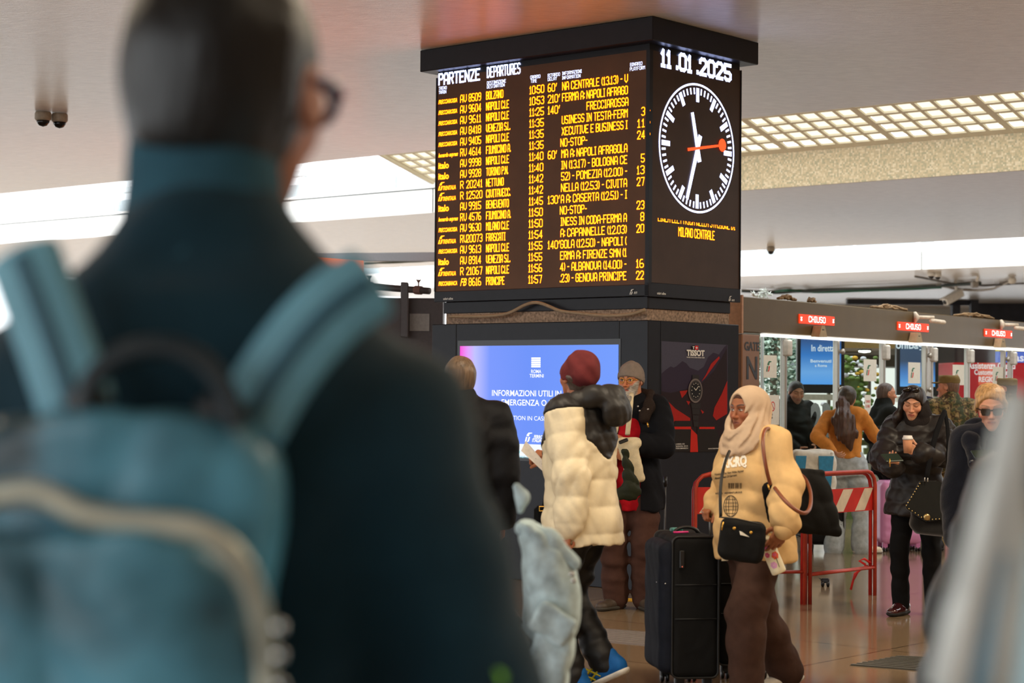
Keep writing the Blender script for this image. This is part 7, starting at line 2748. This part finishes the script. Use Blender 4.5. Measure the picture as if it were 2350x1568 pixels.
cb2 = thing('crossbody_bag', 'black cross-body bag with gold studs on the hip of the woman in the hijab', 'bag', P(1705, 1240, 9.25))
c = P(1702, 1238, 9.22)
Rm = Rz(RAD(-6)) @ Ry(RAD(7))
solid('bag_body', M_canvas_black, c - .35, c + .35, .007, [rbox(c, (.108, .055, .092), Rm, .035), rbox(c + vec(.002, .0, -.03), (.10, .06, .075), Rm, .035)], cb2, disp=creases(4, .005, 40))
MB().tube([P(1650, 1187, 9.15), P(1690, 1191, 9.13), P(1748, 1204, 9.15)], .004, 6).build('zip_line', M_pipe, cb2, True)
for x, y in ((1685, 1213), (1723.5, 1222.5)):
    MB().lathe(P(x, y, 9.158), vec(0, -1, .1), [(.008, 0), (.008, .004), (.004, .007)], 12).build('gold_stud', M_gold, cb2, True)
MB().tube([P(1660, 1198, 9.15), P(1656, 1217, 9.15)], .004, 6).build('zip_pull', M_gold, cb2, True)
MB().prism([P(1697, 1219, 9.155), P(1703, 1221, 9.15), P(1720, 1233, 9.15), P(1699, 1228, 9.15)], vec(0, 1, 0), .004).build('tissue', M_paper, cb2)
MB().prism([P(1656, 1278, 9.2), P(1660, 1280, 9.2), P(1672, 1287, 9.2), P(1656, 1288, 9.2)], vec(0, 1, 0), .004).build('hem_label', M_creamcan, cb2)
strap('bag_strap', [P(1674, 1036, 9.42), P(1668, 1048, 9.36), P(1657, 1085, 9.26), P(1652, 1130, 9.19), P(1654, 1185, 9.16)], .008, M_nylon_black, cb2, flat=(vec(0, 1, 0), .5))
tt_ = thing('tote_bag', 'large black tote bag with brown leather handles behind the beige sleeve', 'bag', P(1860, 1170, 9.62))
c = P(1852, 1152, 9.66)
v = Vol(c - .36, c + .36, .009)
R_ = Rz(RAD(20)) @ Ry(RAD(6))
v.add(loft(c, R_, np.array([(-.155, .03, 0, .165, .045), (-.13, .03, 0, .175, .065), (0, .01, 0, .145, .06), (.12, -.02, 0, .115, .045), (.165, -.03, 0, .105, .03)]), ex=3.0))
v.disp(creases(6, .010, 24))
V, F = v.mesh()
link_mesh('bag_body', V, F, M_canvas_black, tt_, True)
M_tan = mat('tan_leather', (124, 66, 40), rough=.4, nscale=20, nvar=.15)
strap('handle', [P(1764, 984, 9.46), P(1756, 984, 9.40), P(1750, 1002, 9.33), P(1752, 1040, 9.27), P(1760, 1085, 9.27), P(1768, 1112, 9.30)], .0095, M_tan, tt_)
strap('handle', [P(1778, 1120, 9.22), P(1800, 1150, 9.10), P(1830, 1175, 9.08), P(1850, 1181, 9.12), P(1861, 1165, 9.25), P(1862, 1130, 9.40), P(1850, 1100, 9.55), P(1838, 1090, 9.6)], .0095, M_tan, tt_)
MB().tube([P(1762, 1112, 9.2), P(1766, 1124, 9.19)], .004, 6).build('zip_pull', M_gold, tt_, True)
side = [P(1748, 1130, 9.36), P(1775, 1112, 9.3), P(1790, 1180, 9.36), P(1772, 1210, 9.4)]
solid('side_gusset', M_canvas_black, np.min(side, 0) - .12, np.max(side, 0) + .12, .008, [cap(P(1764, 1122, 9.34), P(1774, 1190, 9.40), .035, .03, q=(vec(0, 1, 0), .5))], tt_)

# sweatshirt print: follows the cloth by casting each letter onto it
dg = bpy.context.evaluated_depsgraph_get()


def cast_print(name, mat_, parent, tgt, polys, lift=.0035):
    """lay flat shapes given in image corners onto a garment"""
    mb = MB()
    R, t0 = MW[tgt.name]
    from mathutils.bvhtree import BVHTree
    if tgt.name not in _BVH:
        me = tgt.data
        _BVH[tgt.name] = BVHTree.FromPolygons([v_.co[:] for v_ in me.vertices], [q_.vertices[:] for q_ in me.polygons])
    bv = _BVH[tgt.name]
    oL = R.T @ (EYE - t0)
    for pts, faces in polys:
        V, ok = [], True
        for x, y in pts:
            d = unit(R.T @ ray(x, y))
            h = bv.ray_cast(Vector(oL), Vector(d))
            if h[0] is None:
                ok = False
                break
            V.append(R @ (np.array(h[0]) - d * lift) + t0)
        if ok: mb.add(V, faces)
    return mb.build(name, mat_, parent) if mb.n else None


_BVH = {}


def print_text(s, x0, y0, x1, y1, hgt, bold=.02, shear=0.0):
    """letters on a slanting line from (x0, y0) to (x1, y1) in the image"""
    V, F, w = text_shape(s, bold, shear)
    ux = np.array([(x1 - x0), (y1 - y0)]) / w
    pts = [(x0 + ux[0] * q[0], y0 + ux[1] * q[0] - hgt * q[1]) for q in V]
    out_ = []
    for f_ in F:
        out_.append(([pts[i] for i in f_], [tuple(range(len(f_)))]))
    return out_


M_blackink = mat('black_print', (40, 34, 28), rough=.7)
cast_print('chest_lettering', mat('white_fabric_print', (232, 226, 214), rough=.7), sw_, sw_, print_text('AK:RQ', 1656, 1074, 1714, 1067, 21, .06))
ip = print_text('However The New Hides Appear', 1640, 1092, 1707, 1083, 5) + print_text('About Thread Of Garment', 1640, 1101, 1691, 1093, 5) + print_text('NOVA   ADVENTUROUS', 1642, 1135, 1703, 1131.5, 3.6, .03)
for k in range(22):
    x = 1671 + k * 1.45
    if k % 7 == 3: continue
    ip.append(([(x, 1109), (x + (.9 if k % 3 else .45), 1109), (x + (.9 if k % 3 else .45), 1121.5), (x, 1122)], [(0, 1, 2, 3)]))


def ring_px(cx, cy, rx, ry, wd, n=28):
    a = np.linspace(0, 2 * math.pi, n + 1)
    return [([(cx + rx * math.cos(p_), cy + ry * math.sin(p_)), (cx + rx * math.cos(q_), cy + ry * math.sin(q_)), (cx + (rx - wd) * math.cos(q_), cy + (ry - wd) * math.sin(q_)), (cx + (rx - wd) * math.cos(p_), cy + (ry - wd) * math.sin(p_))], [(0, 1, 2, 3)]) for p_, q_ in zip(a, a[1:])]


ip += ring_px(1677, 1162, 17, 25, 1.3)
for rx in (6, 12): ip += ring_px(1677, 1162, rx, 25, 1.0)
for yy in (-16, -8, 0, 8, 16):
    hw_ = 17 * math.sqrt(1 - (yy / 25) ** 2)
    ip += [([(1677 - hw_ + 2 * hw_ * k / 6, 1162 + yy), (1677 - hw_ + 2 * hw_ * (k + 1) / 6, 1162 + yy), (1677 - hw_ + 2 * hw_ * (k + 1) / 6, 1163.1 + yy), (1677 - hw_ + 2 * hw_ * k / 6, 1163.1 + yy)], [(0, 1, 2, 3)]) for k in range(6)]
cast_print('chest_print', M_blackink, sw_, sw_, ip)

# coffee woman: cup, phone, studded bag
cp = thing('coffee_cup', 'paper coffee cup with a white lid in the raised hand', 'cup', P(2083, 1030, 12.85))
cc = P(2083, 1030, 12.83)
MB().lathe(cc, ZZ, [(.026, -.03), (.033, .06)], 20).build('cup_body', mat('kraft_card', (190, 132, 96), rough=.8), cp, True)
MB().lathe(cc + ZZ * .06, ZZ, [(.035, 0), (.036, .012), (.031, .016), (.030, .026), (.027, .028)], 20).build('lid', mat('white_lid', (226, 220, 214), rough=.45), cp, True)
fp = thing('mobile_phone', 'phone in a dark green case held flat by the woman with coffee', 'phone', P(2046, 1051, 12.8))
MB().box(P(2047, 1051, 12.80), unit(vec(1, .2, .05)), unit(vec(-.2, 1, .45)), unit(vec(0, -.45, 1)), (-.062, -.055, -.006), (.062, .055, .006), .004).build('phone_case', mat('dark_green_case', (24, 44, 34), rough=.35), fp)
MB().tube([P(2042, 1053, 12.74), P(2042.5, 1072, 12.74)], .004, 6).build('ring_grip', M_gold, fp, True)
sbg = thing('studded_bag', 'black velvet flap bag edged with brass studs hanging from the coffee woman\'s arm', 'bag', P(2140, 1160, 12.9))
c = P(2142, 1166, 12.93)
k_ = 12.93 / FPX
solid('bag_body', cloth('black_velvet', (22, 20, 20), rough=.95, sheen=.5), c - .4, c + .4, .009, [rbox(c + vec(.02, .01, -.03), (.165, .055, .135), Ry(RAD(6)), .04), rbox(c + vec(.03, .01, -.09), (.16, .06, .10), Ry(RAD(6)), .04)], sbg, disp=creases(9, .008, 26))
flp = [(2111, 1105), (2078, 1166), (2085, 1172), (2127, 1198), (2190, 1190), (2188, 1118), (2150, 1104)]
MB().prism([P(x, y, 12.855) for x, y in flp], vec(0, 1, 0), .012).build('flap', cloth('black_suede', (26, 26, 22), rough=.95, sheen=.4), sbg)
studs = []
for a, b, n_ in (((2111, 1110), (2080, 1160), 9), ((2086, 1168), (2122, 1192), 6), ((2132, 1193), (2187, 1189), 8), ((2190, 1186), (2186, 1120), 9), ((2194, 1205), (2200, 1130), 9)):
    studs += [(a[0] + (b[0] - a[0]) * i / (n_ - 1), a[1] + (b[1] - a[1]) * i / (n_ - 1)) for i in range(n_)]
for x, y in studs:
    MB().ball(P(x, y, 12.85), (.0048, .004, .0048), 6).build('stud', mat('brass_stud', (222, 196, 132), rough=.25, metal=.9) if 'brass_stud' not in bpy.data.materials else bpy.data.materials['brass_stud'], sbg, True)
MB().lathe(P(2127, 1187, 12.85), vec(0, -1, 0), [(.024, 0), (.022, .006), (.012, .01)], 16).build('turn_lock', mat('aged_brass', (176, 152, 104), rough=.3, metal=.9), sbg, True)
for x, y in ((2122, 1100), (2129, 1101), (2168, 1113), (2176, 1113)):
    MB().tube([P(x, y - 4, 12.84), P(x, y + 5, 12.84)], .004, 6).build('handle_ring', M_silver, sbg, True)
strap('bag_strap', [P(2126, 1098, 12.86), P(2140, 1020, 12.90), P(2160, 960, 12.98), P(2168, 945, 13.05)], .018, cloth('black_strap', (20, 20, 24)), sbg, flat=(vec(0, 1, 0), .3))
strap('bag_strap', [P(2172, 1110, 12.88), P(2178, 1050, 12.93), P(2176, 980, 13.0), P(2168, 945, 13.1)], .014, cloth('black_strap_back', (20, 20, 24)), sbg, flat=(vec(0, 1, 0), .3))
ky = thing('key_lanyard', 'silver keys dangling from the raised hand of the balding man', 'keys', P(2052, 1000, 18.6))
for q in ([(2050, 976), (2053, 985), (2050, 996)], [(2052, 985), (2057, 992), (2055, 1003)], [(2050, 996), (2044, 1002)]):
    MB().tube([P(x, y, 18.55) for x, y in q], .007, 6).build('key', M_silver, ky, True)
MB().tube([P(2048, 968, 18.55), P(2052, 976, 18.55), P(2058, 974, 18.55)], .008, 6).build('red_cord', mat('red_cord', (200, 60, 50), rough=.6), ky, True)
# blonde woman's phone
bp_ = thing('mobile_phone', 'black phone with a green edge in the blonde woman\'s hand', 'phone', P(2258, 1042, 9.75))
MB().box(P(2260, 1043, 9.76), unit(vec(1, .25, .06)), unit(vec(-.2, .75, .55)), unit(vec(0, -.6, .75)), (-.065, -.03, -.005), (.06, .035, .005), .004).build('phone_body', mat('black_green_phone', (26, 40, 34), rough=.2), bp_)
# pale carrier bag by the soldier
pb = thing('carrier_bag', 'crumpled pale plastic bag between the studded bag and the navy coat', 'bag', P(2204, 1120, 18.45))
c = P(2203, 1108, 18.42)
MB().tube([c + ZZ * .08, P(2206, 1066, 18.48)], .012, 8).build('bag_handle', M_creamcan, pb, True)
solid('bag_body', cloth('pale_plastic_bag', (206, 180, 164), rough=.5), c - .25, c + .25, .01, [cap(c + vec(-.02, 0, .07), c + vec(.02, 0, -.07), .04, .07)], pb, disp=creases(7, .012, 40))

# ------------------------------------------------------------------ denim backpack
dk_ = thing('denim_backpack', 'pale denim backpack with a flap pocket, between the foreground coat and the cream puffer jacket', 'backpack', P(1262, 1480, 5.3))
M_denim = cloth('washed_denim', (192, 214, 220), rough=.9, bump=.35, bs=160, nvar=.3, crum=.5)
dP = lambda x, y, d=5.25: P(x, y, d)
c = dP(1258, 1380)
v = Vol(c + vec(-.16, -.2, -.36), c + vec(.14, .25, .30), .006)
secs = [(1196, 1224, 1200), (1196, 1262, 1225), (1197, 1296, 1255), (1199, 1318, 1300), (1202, 1329, 1350), (1204, 1328, 1400), (1203, 1322, 1450), (1206, 1312, 1500), (1212, 1304, 1545), (1216, 1300, 1590), (1222, 1292, 1640)]
S = []
for x0, x1, y in secs:
    a, b = dP(x0, y), dP(x1, y)
    S.append((a[2] - c[2], (a[0] + b[0]) / 2 - c[0], 0.02, abs(b[0] - a[0]) / 2 + .002, .13))
v.add(loft(c, np.eye(3), np.array(S), ex=2.6))
v.disp(creases(12, .009, 30))
v.disp(folds(4, .003, 55))
V, F = v.mesh()
link_mesh('bag_body', V, F, M_denim, dk_, True)
solid('flap_pocket', M_denim, dP(1230, 1350) - .3, dP(1300, 1500) + .3, .006, [rbox(dP(1268, 1432, 5.11), (.055, .012, .042), Ry(RAD(32)), .01)], dk_, disp=creases(3, .006, 40))
solid('pocket_body', M_denim, dP(1230, 1450) - .3, dP(1300, 1560) + .3, .006, [rbox(dP(1264, 1500, 5.14), (.05, .03, .085), Ry(RAD(10)), .02)], dk_, disp=creases(6, .008, 40))
solid('lid', M_denim, dP(1195, 1180) - .2, dP(1330, 1330) + .2, .006, [cap(dP(1196, 1212, 5.2), dP(1262, 1238, 5.18), .022, .024), cap(dP(1262, 1238, 5.18), dP(1318, 1296, 5.2), .024, .02)], dk_, k=.03, disp=folds(2, .006, 50))
for x, y in ((1312, 1318), (1316, 1333)):
    MB().lathe(dP(x, y, 5.12), vec(0, -1, 0), [(.007, 0), (.007, .005), (.003, .007)], 12).build('snap', M_silver, dk_, True)
solid('top_loop', M_denim, dP(1185, 1100) - .1, dP(1210, 1190) + .1, .005, [cap(dP(1186, 1118, 5.22), dP(1199, 1142, 5.22), .012, .017), cap(dP(1199, 1142, 5.22), dP(1194, 1172, 5.22), .017, .010)], dk_)
strap('webbing', [dP(1150, 1378, 5.1), dP(1172, 1410, 5.1), dP(1184, 1430, 5.1)], .022, mat('pink_grey_webbing', (150, 132, 134), rough=.8), dk_, flat=(vec(0, 1, 0), .2))
MB().box(dP(1186, 1428, 5.1), unit(vec(.6, 0, -.8)), vec(0, 1, 0), unit(vec(.8, 0, .6)), (-.012, -.01, -.018), (.012, .01, .018), .004).build('buckle', M_black, dk_)
strap('webbing', [dP(1184, 1444, 5.1), dP(1196, 1462, 5.12), dP(1212, 1480, 5.15)], .018, mat('pale_webbing', (170, 172, 176), rough=.8), dk_, flat=(vec(0, 1, 0), .2))
gr_ = thing('neon_tag', 'neon green tag hanging low on the foreground coat sleeve at the bottom edge', 'tag', dP(1150, 1560, 1.5))
MB().prism([dP(1138, 1539, 1.5), dP(1150, 1541, 1.5), dP(1161, 1553, 1.5), dP(1150, 1574, 1.5)], vec(0, 1, 0), .002).build('tag', mat('neon_green', (150, 226, 50), rough=.6), gr_)
MB().tube([dP(1150, 1560, 1.503), P(1120, 1600, 1.6)], .002, 6).build('cord', M_black, gr_, True)

# ------------------------------------------------------------------ the foreground man's backpack
bk = thing('leather_backpack', 'teal leather backpack with pale zip on the back of the foreground man', 'backpack', P(330, 1500, 1.36))
M_lea = mat('teal_leather', (84, 146, 168), rough=.38, nscale=7, nvar=.85, bump=.12, bscale=60, spec=.5)  # broad noise paints the shade of the leather's folds into its colour
M_strap = mat('teal_strap', (112, 172, 192), rough=.55, nscale=14, nvar=.15)
BD = 1.42
bP = lambda x, y, d=BD: P(x, y, d)
c = bP(330, 1400, BD + .05)
v = Vol(c + vec(-.2, -.12, -.42), c + vec(.2, .16, .2), .006)
S = []
for x0, x1, y in ((-20, 545, 975), (-60, 580, 1015), (-80, 598, 1070), (-85, 602, 1150), (-90, 605, 1300), (-95, 608, 1450), (-100, 610, 1600), (-100, 610, 1900), (-90, 600, 2100)):
    a, b = bP(x0, y), bP(x1, y)
    S.append((a[2] - c[2], (a[0] + b[0]) / 2 - c[0], .0, abs(b[0] - a[0]) / 2, .055))
v.add(loft(c, np.eye(3), np.array(S), ex=3.2))
v.disp(creases(21, .010, 30))
v.disp(folds(9, .010, 22))
V, F = v.mesh()
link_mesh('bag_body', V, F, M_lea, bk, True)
# front pocket with the curved zip along its top
zp = [(x_ * .945, y_) for x_, y_ in [(-60, 1150), (40, 1130), (90, 1128), (150, 1155), (190, 1180), (250, 1192), (330, 1200), (420, 1205), (490, 1216), (545, 1250), (590, 1300), (620, 1370), (638, 1440), (642, 1520), (644, 1620)]]
c = bP(270, 1500, BD - .02)
v = Vol(c + vec(-.22, -.09, -.3), c + vec(.22, .09, .2), .006)
S = []
for x0, x1, y in ((-60, 440, 1222), (-80, 512, 1262), (-90, 550, 1320), (-92, 570, 1400), (-94, 580, 1500), (-96, 582, 1700), (-90, 570, 1900)):
    a, b = bP(x0, y, BD - .03), bP(x1, y, BD - .03)
    S.append((a[2] - c[2], (a[0] + b[0]) / 2 - c[0], .0, abs(b[0] - a[0]) / 2, .042))
v.add(loft(c, np.eye(3), np.array(S), ex=3.0))
v.disp(creases(33, .010, 34))
V, F = v.mesh()
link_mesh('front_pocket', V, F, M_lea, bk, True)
strap('zip_tape', [bP(x, y, BD - .055 + .02 * min(1, max(0, (y - 1216) / 300))) for x, y in zp], .009, mat('pale_zip', (196, 200, 184), rough=.3, metal=.4, nscale=7, nvar=.5), bk, flat=(vec(0, 1, 0), .4))
for y in (1440, 1505, 1575):
    MB().ball(bP(640, y, BD - .06), .005, 8).build('rivet', mat('bright_rivet', (220, 224, 224), rough=.15, metal=1), bk, True)
for q, d_ in ((((55, 590), (80, 655), (110, 740), (150, 850), (178, 940)), 0), (((850, 650), (780, 692), (700, 770), (620, 880), (565, 985)), 0)):
    pts = [bP(x, y, BD + .045 + .03 * (1 - i_ / 4)) for i_, (x, y) in enumerate(q)]
    sp_ = strap('shoulder_strap', pts, .030, M_strap, bk, flat=(vec(0, 1, 0), .3), n=12)
    strap('strap_groove', [p_ + vec(0, -.0095, 0) for p_ in pts], .007, mat('strap_groove', (52, 96, 114), rough=.6), sp_, flat=(vec(0, 1, 0), .5))
strap('grab_handle', [bP(200, 960), bP(190, 900), bP(240, 830), bP(330, 795), bP(410, 800), bP(480, 840), bP(530, 910), bP(540, 985)], .009, mat('dark_leather', (24, 40, 48), rough=.5), bk)
for x, y in ((200, 925), (500, 945)):
    MB().ball(bP(x, y, BD + .02), (.018, .01, .014), 10).build('strap_anchor', mat('black_leather', (14, 20, 24), rough=.5), bk, True)
